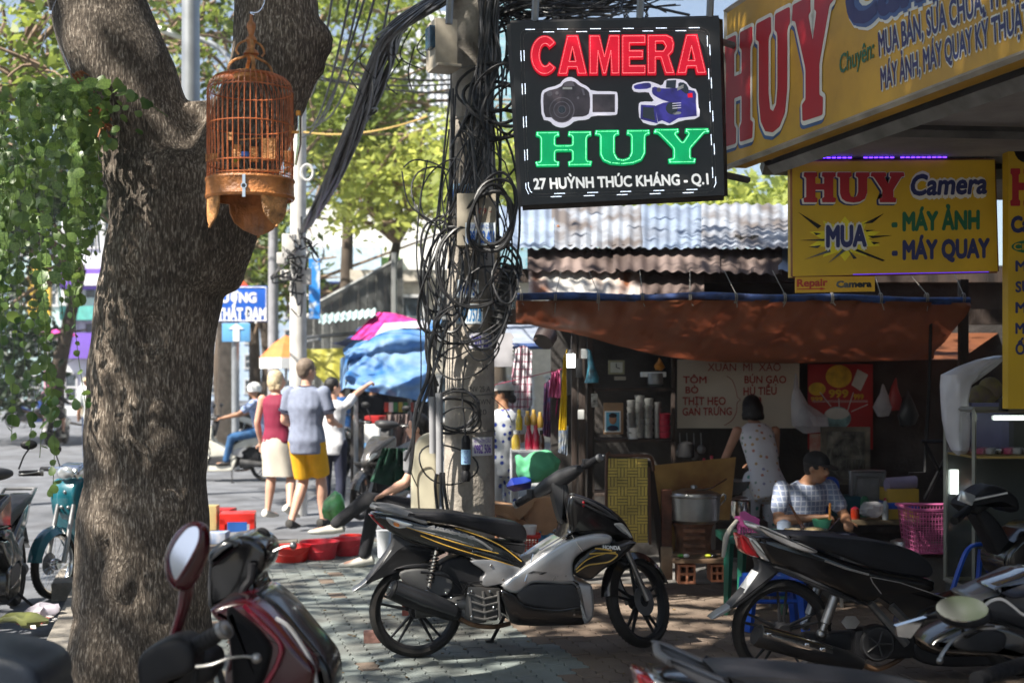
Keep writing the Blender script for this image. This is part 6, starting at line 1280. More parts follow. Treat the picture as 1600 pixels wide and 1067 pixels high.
    # hair / cap
    if hair and hair[0] != 'none':
        q=MB(True);q.ball(hp(0,-.010,.019),.0565*hs,18,Rh,(.88,1.03,1.04));
        if hair[0] == 'short':q.ball(hp(0,-.026,-.006),.042*hs,14,Rh,(.98,.85,1.0))
        if hair[0] == 'bob':q.ball(hp(0,-.016,-.006),.058*hs,16,Rh,(.98,.92,1.1));q.tube([hp(-.04,-.005,-.03),hp(-.046,-.004,-.06)],[.022*hs,.016*hs],10);q.tube([hp(.04,-.005,-.03),hp(.046,-.004,-.06)],[.022*hs,.016*hs],10);q.ball(hp(0,-.03,-.045),.04*hs,12,Rh,(1.15,.7,.8))
        if hair[0] == 'long':q.loft([(hp(0,-.03,.01),.045*hs,.035*hs),(hp(0,-.045,-.06),.04*hs,.025*hs),(hp(0,-.05,-.16),.035*hs,.018*hs),(hp(0,-.045,-.24),.015*hs,.01*hs)],12)
        if hair[0] == 'tied':q.ball(hp(0,-.055,-.03),.028*hs,12)
        hm=remeshed(q,.009,2,.4)
        # keep the face clear
        hi=Rh.inverted();keep=[]
        for i,v in enumerate(hm.v):
            l=hi @ (v -hd) /hs
            if l.y >.030 and l.z <.040:hm.v[i] =hd+Rh @ (V(l.x*.8,.022+(l.y -.03) *.1,l.z) *hs)
        hm.build('hair',hair[1] or hairK,t,80)
    if cap:
        cm_,style=cap;q=MB(True);prof=[(.0575*hs*math.cos(a),.0575*hs*math.sin(a) *.95) for a in np.linspace(0,math.pi/2 -.02,8)]
        q.lathe(prof,22,hp(0,-.008,.022),Rh @ Matrix.Diagonal((.93,1.08,1)))
        if style == 'cap':q.loft([(hp(0,.035,.022),.046*hs,.004*hs,Rh @ V(1,0,0),Rh @ V(0,.2,1)),(hp(0,.075,.018),.042*hs,.004*hs,Rh @ V(1,0,0),Rh @ V(0,.2,1)),(hp(0,.092,.012),.026*hs,.003*hs,Rh @ V(1,0,0),Rh @ V(0,.2,1))],14)
        if style == 'helmet':q.lathe([(.062*hs,-.03*hs),(.066*hs,0),(.064*hs,.02*hs),(.05*hs,.048*hs),(.03*hs,.062*hs),(.001,.067*hs)],22,hp(0,-.008,.022),Rh @ Matrix.Diagonal((.95,1.1,1)))
        q.build('cap' if style == 'cap' else 'helmet',cm_,t)
    # clothes
    if top:
        q=MB(True);inf=.010*h
        torso(q,inf,low=(.03*h if bottom[0] != 'none' else 0))
        for a,b,c in (('sl','el','wl'),('sr','er','wr')):
            if sleeve == 'none':continue
            k=.62 if sleeve == 'short' else 1.0;seg(q,D[a] -V(0,0,.003*h),D[a].lerp(D[b],k),.0385*h*f,.038*h*f)
            if sleeve == 'long':seg(q,D[b],D[b].lerp(D[c],.92),.032*h*f,.024*h)
        m_=remeshed(q,.012,6,.55);ne_=D['neck']
        for i,v in enumerate(m_.v):
            n_=noise.noise(v*9.0) *.007+noise.noise(V(v.x*22,v.y*22,v.z*9)) *.003;c_=D['pelvis'].lerp(D['chest'],min(1,max(0,(v.z -D['pelvis'].z) /max(.05,D['chest'].z -D['pelvis'].z))));dr=v -V(c_.x,c_.y,v.z)
            if dr.length >1e-5:m_.v[i] =v+dr.normalized() *n_
        keepz=ne_.z -.004*h
        m_.v=[V(v.x,v.y,min(v.z,keepz+.012)) if (v -V(ne_.x,ne_.y,v.z)).length <.06*h else v for v in m_.v]
        so_=m_.build('shirt',top,t,80)
        if collar:
            q=MB(True);u_=(D['head'] -ne_).normalized();q.tube([ne_+V(math.cos(a) *.040*h,math.sin(a) *.040*h,.012*math.sin(a) *0 -.004)  for a in np.linspace(0,6.283,21)[:-1]],.011,8,closed=True);q.build('collar',collar,so_)
            if sleeve == 'short':
                for a,b in (('sl','el'),('sr','er')):
                    q=MB(True);p1,p2=D[a].lerp(D[b],.62),D[a].lerp(D[b],.69);q.tube([p1,p2],.044*h*f,16);q.build('cuff',collar,so_)
    kind,bm_=bottom
    if bm_ and kind in ('trousers','shorts','culottes'):
        q=MB(True);k={'trousers':.93,'shorts':.0,'culottes':.3}[kind];pe=D['pelvis'];hx=(D['hr'] -D['hl']).normalized();up=(D['chest'] -pe).normalized()
        q.loft([(pe -up*.035*h,.092*h*G_,.070*h*G_,hx,up.cross(hx)),(pe+up*.02*h,.090*h*G_,.068*h*G_,hx,up.cross(hx)),(pe+up*.055*h,.080*h*G_,.062*h*G_,hx,up.cross(hx))],16)
        for a,b,c in (('hl','kl','al'),('hr','kr','ar')):
            if kind == 'shorts':q.tube([D[a],D[a].lerp(D[b],.4),D[a].lerp(D[b],.93)],[.058*h*G_,.060*h,.055*h],14);q.ball(D[a],.056*h*G_,10)
            else:seg(q,D[a],D[b],.060*h*G_,.042*h);seg(q,D[b],D[b].lerp(D[c],k),.041*h,.034*h)
        m_=remeshed(q,.012,3,.5);m_.v=[v+V(1,0,0) *noise.noise(V(v.x*12,v.y*12,v.z*8)) *.006 for v in m_.v];m_.build(kind if kind != 'culottes' else 'trousers',bm_,t,80)
    if bm_ and kind == 'skirt':
        pe=D['pelvis'];q=MB(True);n_=36;secs=[];zk=(D['kl'].z+D['kr'].z) /2;cx_=(D['kl'] +D['kr']) /2
        rows=[(pe+V(0,0,.06*h),.080,.064,0),(pe,.098,.078,.0),(pe -V(0,0,.06*h),.108,.084,.004),(pe.lerp(V(cx_.x,cx_.y,zk),.6),.120,.094,.008),(V(cx_.x,cx_.y,zk -.02*h),.128,.105,.012)]
        vs=[]
        for c_,rx,ry,wv_ in rows:
            for k in range(n_):a=2*math.pi*k/n_;r_=1+wv_*4*math.sin(a*7+c_.z*3);vs.append(c_+V(rx*math.cos(a) *r_,ry*math.sin(a) *r_,0) *h)
        q.add(vs,[(i*n_+k,i*n_+(k+1) % n_,(i+1) *n_+(k+1) % n_,(i+1) *n_+k) for i in range(len(rows) -1) for k in range(n_)] +[tuple(range(n_))]);q.build('skirt',bm_,t,80)
    if shoes:
        for a,e in (('al','tl'),('ar','tr')):
            an,to=D[a],D[e];dh=to -an;sd=dh.cross(V(0,0,1)).normalized();q=MB(True);up_=sd.cross(dh).normalized()
            if up_.z <0:up_=-up_
            q.loft([(an -dh*.42 -up_*.024*h,.006*h,.010*h,sd,up_),(an -dh*.36 -up_*.022*h,.022*h,.026*h,sd,up_),(an+dh*.15 -up_*.018*h,.025*h,.026*h,sd,up_),(an+dh*.7 -up_*.012*h,.028*h,.018*h,sd,up_),(an+dh*1.05 -up_*.004*h,.024*h,.012*h,sd,up_),(an+dh*1.18 -up_*.002*h,.008*h,.006*h,sd,up_)],14);q.build('shoe',shoes,t,60)
    return t
c=lambda *a:a
polo=mat('polo_blue_grey',(.22,.25,.34),.85,var=.08,scale=20,bump=.1,bscale=300);navyc=mat('navy_cloth',(.025,.03,.06),.85);yelc=mat('yellow_cloth',(.80,.42,.01),.85,var=.08);burg=mat('burgundy_cloth',(.22,.012,.045),.8,var=.08);cream=mat('cream_cloth',(.56,.52,.44),.9,var=.06,bump=.2,bscale=60)
blackc=mat('black_cloth',(.018,.018,.022),.85,var=.3);shoeW=mat('canvas_shoe',(.62,.60,.54),.8);sandal=mat('sandal_black',(.02,.018,.016),.7)
# man in polo shirt and yellow shorts, walking away, seen from behind
g=G(479,826)
person('tall man in a blue-grey polo shirt and yellow shorts walking away',tuple(g),R(-12),1.80,skinA,polo,'short',('shorts',yelc),('short',hairG),sandal,collar=navyc,look=R(-38),girth=1.12,
       J=dict(kl=(-.07,.10,.50),al=(-.13,-.10,.09),tl=(-.13,.06,.03),kr=(.10,.16,.53),ar=(.12,.18,.08),tr=(.16,.36,.04),el=(-.26,.02,1.14),wl=(-.16,.24,1.06),er=(.26,.03,1.14),wr=(.24,.27,1.10)))
g=G(432,809)
person('blond woman in a burgundy sleeveless top and cream skirt walking away',tuple(g),R(-18),1.68,skinA,burg,'none',('skirt',cream),('bob',hairB),shoeW,look=R(-45),fem=True,
       J=dict(kl=(-.08,.04,.50),al=(-.10,-.02,.08),tl=(-.10,.17,.02),kr=(.14,.10,.52),ar=(.24,-.14,.14),tr=(.28,-.02,.04),el=(-.235,-.02,1.08),wl=(-.24,.07,.86),er=(.20,.03,1.08),wr=(.18,.16,.95)))
# third walker, arm stretched out pointing
g=G(520,806,-.0)
person('dark-haired person in a white T-shirt pointing right with an outstretched arm',tuple(g),R(-10),1.60,skinA,mat('white_cloth',(.66,.67,.70),.85),'short',('trousers',navyc),('short',hairK),shoeW,look=R(-50),extra=dict(point='wr'),J=dict(er=(.22,.17,1.40),wr=(.30,.38,1.50)),fem=True)
o=MB();w_=P(527,603,14.25);
# man in blue by the parked bike
g=G(535,735,-.13)
person('man in a blue shirt sitting on the black bike beside the blue tarpaulin stall',(g.x,g.y,-.13),R(15),1.68,skinB,mat('blue_cloth',(.02,.09,.26),.85),'short',('trousers',navyc),('short',hairK),sandal,J=dict(pelvis=(0,0,.84),hl=(-.09,0,.83),hr=(.09,0,.83),chest=(0,.03,1.14),neck=(0,.05,1.36),head=(0,.08,1.50),sl=(-.19,.04,1.31),sr=(.19,.04,1.31),el=(-.26,.14,1.05),er=(.26,.14,1.05),wl=(-.2,.38,1.0),wr=(.2,.38,1.0),kl=(-.2,.35,.6),kr=(.2,.35,.6),al=(-.2,.25,.15),ar=(.2,.25,.15),tl=(-.2,.42,.12),tr=(.2,.42,.12)))
# scooter rider heading left
g=G(416,752,-.13)
rideJ=dict(pelvis=(0,-.10,.84),hl=(-.09,-.08,.83),hr=(.09,-.08,.83),chest=(0,-.04,1.13),neck=(0,.0,1.36),head=(0,.03,1.50),sl=(-.19,0,1.31),sr=(.19,0,1.31),el=(-.27,.22,1.12),er=(.27,.22,1.12),wl=(-.28,.48,1.06),wr=(.28,.48,1.06),kl=(-.17,.36,.74),kr=(.17,.36,.74),al=(-.14,.46,.34),ar=(.14,.46,.34),tl=(-.14,.62,.30),tr=(.14,.62,.30))
person('scooter rider in a white helmet, blue checked shirt and jeans',(g.x -.18,g.y,-.13),R(90),1.68,skinB,check_mat('check_blue',(.42,.50,.66),(.16,.24,.48),34,.3),'short',('trousers',mat('jeans',(.03,.11,.26),.85,var=.2)),('none',None),sandal,cap=(WGLOSS,'helmet'),J=rideJ)
# seated person in black trousers behind the cream board
g=G(660,888)
person('seated person in black trousers and white canvas shoes holding a blue paper',(g.x,g.y,0),R(90),1.62,skinA,mat('grey_cloth',(.12,.12,.14),.85),'short',('trousers',blackc),('short',hairK),shoeW,extra=dict(grip=('wl','wr')),
       J=dict(pelvis=(0,0,.50),hl=(-.08,.03,.50),hr=(.08,.03,.50),chest=(0,-.02,.80),neck=(0,.0,1.03),head=(0,.04,1.17),sl=(-.18,0,.98),sr=(.18,0,.98),el=(-.24,.12,.74),er=(.22,.10,.74),wl=(-.12,.30,.64),wr=(.14,.26,.62),kl=(-.02,.46,.58),kr=(.12,.42,.50),al=(.02,.74,.36),ar=(.10,.50,.08),tl=(.04,.93,.31),tr=(.10,.68,.02)))
q=MB();a_=P(628,790,10.7);q.add([a_,a_+V(.09,0,-.05),a_+V(.14,.02,.05),a_+V(.05,.02,.10)],[(0,1,2,3)]);q.add([v+V(0,.003,0) for v in q.v[:4]],[(3,2,1,0)]);solo('paper',q,mat('blue_paper',(.15,.25,.6),.7,col2=(.6,.65,.75),scale=30),'folded blue and white paper held by the seated person','paper',smooth=0)
# woman in spotted dress and white cap
g=G(787,858)
person('woman in a white dress with blue dots and a white cap standing behind the pole',tuple(g),R(25),1.56,skinB,pattern_mat('dots_blue',(.55,.58,.62),(.02,.05,.30),14,.28),'short',('culottes',pattern_mat('dots_blue2',(.42,.44,.48),(.02,.05,.30),12,.28)),('tied',hairK),sandal,cap=(mat('cap_white',(.62,.60,.56),.8),'cap'),fem=True,look=R(60),
       J=dict(el=(-.22,.02,.98),wl=(-.24,.16,.76),er=(.22,.05,1.02),wr=(.12,.26,.98)))
# cook
g=G(1183,893)
person('cook with a black bob in a sleeveless white printed top at the stove',(P(1190,600,10.3).x,10.3,0),R(8),1.48,skinA if False else mat('skin_mid',(.42,.22,.14),.5),pattern_mat('print_toys',(.60,.60,.64),[(.45,.2,.15),(.2,.3,.25),(.45,.3,.15),(.25,.25,.4)],20,.26),'none',('culottes',pattern_mat('print_toys2',(.60,.60,.64),[(.45,.15,.1),(.1,.3,.25)],13,.22)),('bob',hairK),sandal,fem=True,pitch=R(25),
       J=dict(pelvis=(.02,-.08,.74),chest=(0,.04,1.02),neck=(-.01,.16,1.22),head=(-.015,.20,1.335),sl=(-.165,.12,1.16),sr=(.155,.12,1.16),el=(-.25,.18,.93),wl=(-.24,.36,.78),er=(.20,.24,.95),wr=(.08,.42,.88)))
# eating man
person('man in a dark cap and blue checked shirt sitting at the low table, eating',(P(1246,600,9.55).x,9.55,0),R(195),1.64,skinB,check_mat('check_shirt',(.22,.26,.38),(.50,.54,.62),26,.2),'short',('trousers',navyc),('short',hairK),sandal,cap=(mat('cap_black',(.014,.014,.017),.85),'cap'),look=R(30),pitch=R(9),extra=dict(grip=('wl','wr')),vox=.0095,girth=1.08,
       J=dict(pelvis=(0,0,.36),hl=(-.09,.02,.36),hr=(.09,.02,.36),chest=(0,.08,.62),neck=(.0,.15,.83),head=(-.045,.22,.935),sl=(-.19,.12,.79),sr=(.19,.12,.79),el=(-.27,.22,.57),er=(.27,.22,.56),wl=(-.17,.43,.56),wr=(.06,.42,.60),kl=(-.2,.42,.42),kr=(.2,.42,.42),al=(-.18,.40,.08),ar=(.18,.40,.08),tl=(-.18,.58,.02),tr=(.18,.58,.02)))
# far people
whitec=_mats['white_cloth'];pinkc=mat('pink_cloth',(.62,.12,.25),.85)
g=G(76,697,-.13)
person('passenger with long brown hair in a black jacket on the distant scooter',(g.x+.05,g.y+.05,-.13),R(0),1.6,skinA,blackc,'long',('shorts',blackc),('long',mat('hair_brown',(.10,.05,.03),.5)),sandal,J={**rideJ,'pelvis':(0,.02,.86)},fem=True,vox=.02)
person('driver in a pink shirt and pink helmet on the distant scooter',(g.x -.12,g.y+.5,-.13),R(0),1.6,skinA,pinkc,'short',('trousers',navyc),('none',None),sandal,cap=(mat('pink_gloss',(.7,.15,.35),.3),'helmet'),J=rideJ,fem=True,vox=.02)
walkJ=dict(kl=(-.09,.10,.48),al=(-.1,.05,.09),tl=(-.1,.2,.03),kr=(.09,-.02,.48),ar=(.1,-.25,.15),tr=(.1,-.12,.04))
for (px,py,H_,tm_,bm_,lab,hr,capm,rz) in ((134,672,1.72,whitec,mat('khaki_cloth',(.42,.36,.26),.9),'man in white shirt, khaki trousers and pale cap walking towards the viewer','none',(mat('straw',(.62,.50,.30),.8),'cap'),175),
                                          (142,722,1.70,mat('pale_grey_cloth',(.45,.47,.46),.9),mat('dark_jeans',(.02,.04,.09),.9),'person in a pale grey shirt and dark jeans half hidden by the tree trunk','short',None,20),
                                          (100,636,1.68,mat('sky_cloth',(.15,.28,.5),.9),navyc,'person in a blue shirt far down the road in front of the purple shop','short',None,180),
                                          (352,672,1.66,whitec,navyc,'person in white standing far behind the street sign post','short',None,160),(398,640,1.66,mat('red_cloth',(.5,.05,.05),.9),blackc,'person in red far off between the sign post and the orange parasol','short',None,200),(344,648,1.6,pinkc,navyc,'person in pink far off at the left side of the sign post','long',None,190),(428,650,1.7,navyc,blackc,'person in navy far off beside the white pole foot','short',None,150)):
    g=G(px,py,-.13);person(lab,(g.x,g.y,-.13),R(rz),H_,skinB,tm_,'short',('trousers',bm_),(hr,hairK),sandal,cap=capm,J=walkJ,vox=.022,hands=False)
g=G(578,735,-.0);person('seller in a dark shirt sitting inside the blue tarpaulin stall',(P(583,640,19).x,19,0),R(180),1.6,skinB,blackc,'short',('trousers',blackc),('short',hairK),None,vox=.018,hands=False,J=dict(el=(-.26,.05,1.0),er=(.26,.05,1.0),wl=(-.2,.3,.9),wr=(.2,.3,.9)))
# ---------------------------------------------------------------- things in and around the food stall
def bx(name,label,cat,px0,py0,px1,py1,Y,dep,m,ch=.006,rz=0,group=None):
    a=P(px0,py1,Y);b=P(px1,py0,Y);q=MB();q.box(((a.x+b.x) /2,Y+dep/2,(a.z+b.z) /2),(b.x -a.x,dep,b.z -a.z),rz,ch);return solo(name,q,m,label,cat,group)
def pbox(root,name,px0,py0,px1,py1,Y,dep,m,ch=.004,rz=0):
    a=P(px0,py1,Y);b=P(px1,py0,Y);q=MB();q.box(((a.x+b.x) /2,Y+dep/2,(a.z+b.z) /2),(b.x -a.x,dep,b.z -a.z),rz,ch);return q.build(name,m,root)
def pth(name,label,cat,px,py,Y,group=None):return thing(name,label,cat,tuple(P(px,py,Y)),0,group)
def cyl(root,name,prof,px,Y,m,n=24,squash=1.0):   # prof: (radius px, y px)
    q=MB();x=P(px,0,Y).x;q.lathe([(r*Y/F+1e-4,P(0,y,Y).z) for r,y in prof],n,(x,Y,0));return q.build(name,m,root)
# menu banner
bn=pth('menu_banner','cream paper banner with red handwritten Vietnamese menu on the stall back wall','banner',1154,668,11.3);z4b=lambda x,y:(860+x/2.54,500+y/2.54)
def B(x,y,o=0):a,b=z4b(x,y);return P(a,b,11.3 -o)
ban=mat('banner_paper',(.58,.52,.42),.75,var=.06,scale=2,dirt=.12)
q=MB();q.grid(lambda u,v:B(lerp(503,988,u),lerp(429,157,v)) +V(0,.012*math.sin(u*9) *(1 -v) +.008*noise.noise(V(u*4,v*3,0)),0),24,10);q.build('sheet',ban,bn,80)
inkr=mat('menu_ink',(.33,.03,.025),.7,var=.08)
def bt_(body,x0,x1,yb,h,tilt=0,off=.012):q=MB();q.text(body,B(x0,yb,.02),B(x1,yb+tilt,.02),B(x0,yb -h,.02),off);q.build('lettering',inkr,bn,0)
bt_('XUÂN  MÌ  XÀO',624,914,202,32,0,-.008);bt_('TÔM',526,620,250,28);bt_('BÒ',536,588,290,27);bt_('THỊT HEO',524,696,336,32,0,.01);bt_('GAN TRỨNG',524,720,378,31,-2,.01);bt_('BÚN GẠO',770,936,250,30,0,.01);bt_('HỦ TIẾU',766,898,298,32,-3,.012);bt_('MÌ',782,838,342,30)
q=MB();q.tube(smooth_path([B(x,y,.02) for x,y in ((700,222),(722,240),(736,275),(742,305),(754,316),(742,328),(738,365),(720,398),(690,418))],5),.005,5,flat=.5);q.build('brace_mark',inkr,bn)
# noodle poster
ps=pth('poster','red advertising poster with a yellow sun, a noodle bowl and the number 999','poster',1315,705,11.35);z5b=lambda x,y:(1120+x/3.1375,560+y/3.1375)
def PB(x,y,o=0):a,b=z5b(x,y);return P(a,b,11.35 -o)
q=MB();q.grid(lambda u,v:PB(lerp(446,765,u),lerp(445,28,v)),2,2);q.build('sheet',mat('poster_red',(.38,.015,.015),.5,var=.1),ps,0)
py_=mat('poster_yellow',(.72,.45,.02),.5,var=.2,scale=10);pw_=mat('poster_white',(.6,.6,.55),.5);pg_=mat('poster_teal',(.25,.45,.45),.4,var=.4,scale=12)
def pdisc(x,y,rx,ry,o,m,nm):q=MB();q.prism([(x+rx*math.cos(a),y+ry*math.sin(a)) for a in np.linspace(0,6.283,25)[:-1]],lambda p:PB(p[0],p[1],o),lambda p:PB(p[0],p[1],o -.001));q.build(nm,m,ps,0)
pdisc(598,88,64,56,.003,py_,'sun_print');pdisc(492,150,42,32,.003,py_,'noodle_print');pdisc(590,292,68,56,.003,pg_,'bowl_print');pdisc(590,270,60,28,.005,pw_,'bowl_print')
q=MB()
for b_,x0,x1,y,h in (('999',548,645,190,38),('999',670,720,200,26),('999',460,520,208,20)):q.text(b_,PB(x0,y,.004),PB(x1,y,.004),PB(x0,y -h,.004),.02)
q.build('lettering',py_,ps,0)
q=MB();q.prism([(660,130),(690,52),(742,80),(705,160)],lambda p:PB(p[0],p[1],.004),lambda p:PB(p[0],p[1],.003))
for a_,b_ in (((505,165),(560,235)),((598,195),(600,240)),((670,165),(640,260)),((740,225),(660,260))):q.tube([PB(*a_,.004),PB(*b_,.004)],.004,4)
for y in (212,206):q.prism([(470,y),(740,y),(740,y+2),(470,y+2)],lambda p:PB(p[0],p[1],.003),lambda p:PB(p[0],p[1],.002))
q.build('white_print',pw_,ps,0)
q=MB();q.prism([(455,370),(512,368),(512,460),(455,462)],lambda p:PB(p[0],p[1],.02),lambda p:PB(p[0],p[1],.015));solo('notice',q,mat('notice_red',(.45,.05,.03),.5,col2=(.6,.5,.4),scale=9),'small red and white notice below the noodle poster','notice',smooth=0)
# clear plastic bags
bag=mat('thin_plastic',(.62,.62,.66),.25,var=.1,alpha=.55);bag2=mat('milky_plastic',(.70,.69,.74),.35,var=.15,scale=3,alpha=.93,coat=.3)
q=MB();q.loft([(PB(395,75,.25),.008,.01),(PB(390,140,.25),.03,.02),(PB(400,220,.25),.07,.05),(PB(450,290,.25),.15,.08),(PB(460,330,.25),.16,.08),(PB(470,360,.25),.08,.05)],20);q.v=[v+V(noise.noise(v*14),noise.noise(v*13+V(3,0,0)),noise.noise(v*12)) *.025 for v in q.v];solo('plastic_bag',q,bag,'thin clear plastic bag hanging over the menu banner corner','plastic bag',smooth=20)
z9=lambda x,y:(1440+x/4.85,540+y/4.85)
def Q9(x,y,Y=7.9):a,b=z9(x,y);return P(a,b,Y)
q=MB();q.loft([(Q9(595,75),.02,.05),(Q9(520,105),.08,.08),(Q9(410,160),.12,.09),(Q9(320,220),.13,.09),(Q9(275,300),.10,.08),(Q9(260,420),.092,.08),(Q9(265,560),.086,.075),(Q9(278,700),.072,.065),(Q9(292,790),.05,.045),(Q9(298,830),.02,.02)],26)
q.v=[v+V(noise.noise(V(v.x*9,v.y*9,v.z*3)),noise.noise(V(v.x*14,v.y*14,v.z*6+7)) *1.2,0) *.035 for v in q.v];solo('plastic_sack',q,bag2,'long milky plastic sack hanging above the glass cabinet','plastic sack',smooth=25)
q=MB();q.ball(Q9(520,330,8.2),.08,12,None,(1,.8,1));q.ball(Q9(450,400,8.2),.09,12);solo('stuffed_bag',q,mat('mixed_cloth',(.22,.19,.05),.8,col2=(.12,.08,.1),scale=12),'yellow and pink bundle behind the milky sack','bundle')
# shelf rack with crockery at the left of the banner
sh=pth('shelf_rack','dark wooden shelf rack left of the menu banner','shelf',990,780,10.9)
for y in (606,686,770):pbox(sh,'shelf',925,y,1056,y+5,10.7,.35,wdm)
for x in (926,1052):pbox(sh,'post',x -3,540,x+3,790,10.7,.04,wdm)
cup=mat('stacked_tumblers',(.42,.43,.42),.3,metal=.6,var=.2);plr=mat('red_tumbler',(.42,.02,.05),.4)
for (px,y0,y1,r,m,lab) in ((986,625,684,7,cup,'shorter grey stack of metal cups at the left of the shelf'),(999,617,684,8,cup,'tall grey stack of metal cups on the shelf'),(1013,622,684,8,cup,'grey stack of metal cups second from the red jar'),(1027,628,684,6,ALU,'thin shiny stack of metal cups beside the red jar'),(1038,646,684,10,plr,'red patterned jar on the middle shelf'),(989,668,686,9,WHT,'small white tub before the cup stacks')):
    t=pth('cup_stack' if m is not plr else 'jar',lab,'cups' if m is not plr else 'jar',px,y1,10.75,'crockery on the shelf');n_=max(2,int((y1 -y0) /9))
    for k in range(n_):cyl(t,'cup',[(r*.8,lerp(y1,y0,k/n_)),(r,lerp(y1,y0,(k+.95) /n_)),(r*.7,lerp(y1,y0,(k+1) /n_))],px,10.75,m,16)
for (px,y0,y1,r,lab) in ((1024,583,604,12,'wide dark bowl on the top shelf'),(968,750,768,14,'grey bowl on the lowest shelf at the left'),(1000,744,768,12,'dented steel pot on the lowest shelf'),(1034,748,768,10,'small lidded pot on the lowest shelf at the right')):t=pth('pot',lab,'pot',px,y1,10.8,'pots on the shelf');cyl(t,'body',[(r*.7,y1),(r,y1 -4),(r,y0+3),(r*.95,y0)],px,10.8,STEEL,18)
bx('box','long white box on the top shelf','box',1003,581,1041,589,10.8,.15,WHT)
ck=pth('clock','small framed clock hanging above the shelf','clock',963,587,11.1);pbox(ck,'case',951,563,976,585,11.0,.05,mat('clock_case',(.35,.33,.2),.5));pbox(ck,'face',954,566,973,582,10.99,.012,mat('clock_face',(.62,.62,.55),.4));q=MB();q.tube([P(963,574,10.98),P(963,568,10.98)],.003,4);q.tube([P(963,574,10.98),P(969,576,10.98)],.003,4);q.build('hand',BLK,ck)
bx('card','pale card under the clock','card',960,588,978,594,11.05,.03,ban)
pf=pth('framed_portrait','framed portrait with blue background standing on the shelf','picture',957,678,10.6);pbox(pf,'backboard',943,629,974,678,10.62,.03,mat('cardboard',(.36,.22,.12),.8,var=.15));pbox(pf,'frame',945,642,970,675,10.6,.02,WHT);pbox(pf,'print',947,644,968,673,10.595,.01,mat('portrait_blue',(.10,.38,.55),.4))
for (dx,dy,rx,ry,m,oo) in ((957.5,655,6,8,skinB,.585),(957.5,649,6.4,4,hairK,.583),(957.5,669,9,4.5,navyc,.586)):q=MB();q.ball(P(dx,dy,10+oo),1,14,None,(rx*10.6/F,.004,ry*10.6/F));q.build('portrait_print',m,pf)
q=MB();q.loft([(P(924,598,9.85),.055,.04),(P(926,590,9.85),.05,.04),(P(924,572,9.85),.026,.02),(P(922,560,9.85),.022,.018),(P(921,548,9.85),.012,.012),(P(917,545,9.85),.01,.01)],16);solo('blue_bag',q,mat('blue_plastic_bag',(.05,.25,.35),.3,coat=.4,var=.4,scale=15,bump=.3),'teal plastic bag hanging on the stall post','bag')
lf=pth('compact_lamp','lit energy-saving bulb hanging by the stall posts','lamp',892,575,9.7);q=MB();[q.tube([P(x,574,9.7),P(x,553,9.7)],.012,8) for x in (888,892,896)];q.build('tube',lit,lf);q=MB();q.tube([P(892,553,9.7),P(892,546,9.7)],[.022,.014],10);q.tube([P(892,546,9.7),P(893,525,9.7)],.003,5);q.build('socket',WHT,lf)
for k,(x,y0,y1,m,lab) in enumerate(((905,560,590,MATTE,'dark gadget'),(913,545,560,WHT,'pale switch box'),(929,615,636,mat('photo_strip',(.4,.38,.34),.5,var=.5,scale=30),'small pinned photographs'),(908,640,655,WHT,'small white tag'))):bx('small_panel',lab+' fixed to the stall posts','panel',x -5,y0,x+5,y1,9.85,.02,m)
# woven folding lounger standing upright
wv_=pth('folding_chair','folding chair with yellow and black woven backing, leaning upright at the stall corner','folding chair',985,850,9.3);yw=mat('woven_yellow',(.62,.46,.10),.6,var=.2);kw=mat('woven_dark',(.05,.045,.03),.6)
W0=P(949,848,9.3);W1=P(1012,848,9.3);WT=P(949,716,9.3);ww_,wh_=(W1 -W0).x,(WT -W0).z
q=MB();q.box((W0.x+ww_/2,9.32,W0.z+wh_/2),(ww_,.012,wh_));q.build('dark_weave',kw,wv_,0)
q=MB();nx,nz=4,9;cwx,cwz=ww_/nx,wh_/nz
for i in range(nx):
    for j in range(nz):
        x0,z0=W0.x+i*cwx,W0.z+j*cwz;dy=-.004 if (i+j) % 2 else -.008
        for s_ in range(3):
            if (i+j) % 2:q.box((x0+cwx/2,9.31+dy,z0+cwz*(s_+.5) /3),(cwx*.99,.006,cwz*.25))
            else:q.box((x0+cwx*(s_+.5) /3,9.31+dy,z0+cwz/2),(cwx*.25,.006,cwz*.99))
q.build('yellow_weave',yw,wv_,0)
q=MB();q.tube(smooth_path([P(948,850,9.3),P(948,718,9.3),P(958,712,9.3),P(1005,712,9.3),P(1018,716,9.32),P(1021,735,9.35)],4),.012,8);q.tube([P(1016,850,9.32),P(1014,730,9.32)],.010,8);q.build('frame',mat('brown_tube',(.12,.06,.04),.5,metal=.4),wv_)
q=MB();q.add([P(1010,720,9.5),P(1035,905,9.4),P(1046,905,9.45),P(1020,720,9.55)],[(0,1,2,3)]);q.add([v+V(0,.03,0) for v in q.v[:4]],[(3,2,1,0),(0,3,-1,-4)] if False else [(3,2,1,0)]);solo('dark_board',q,wdm,'dark narrow board leaning between the woven chair and the scorched sheet','board',smooth=0)
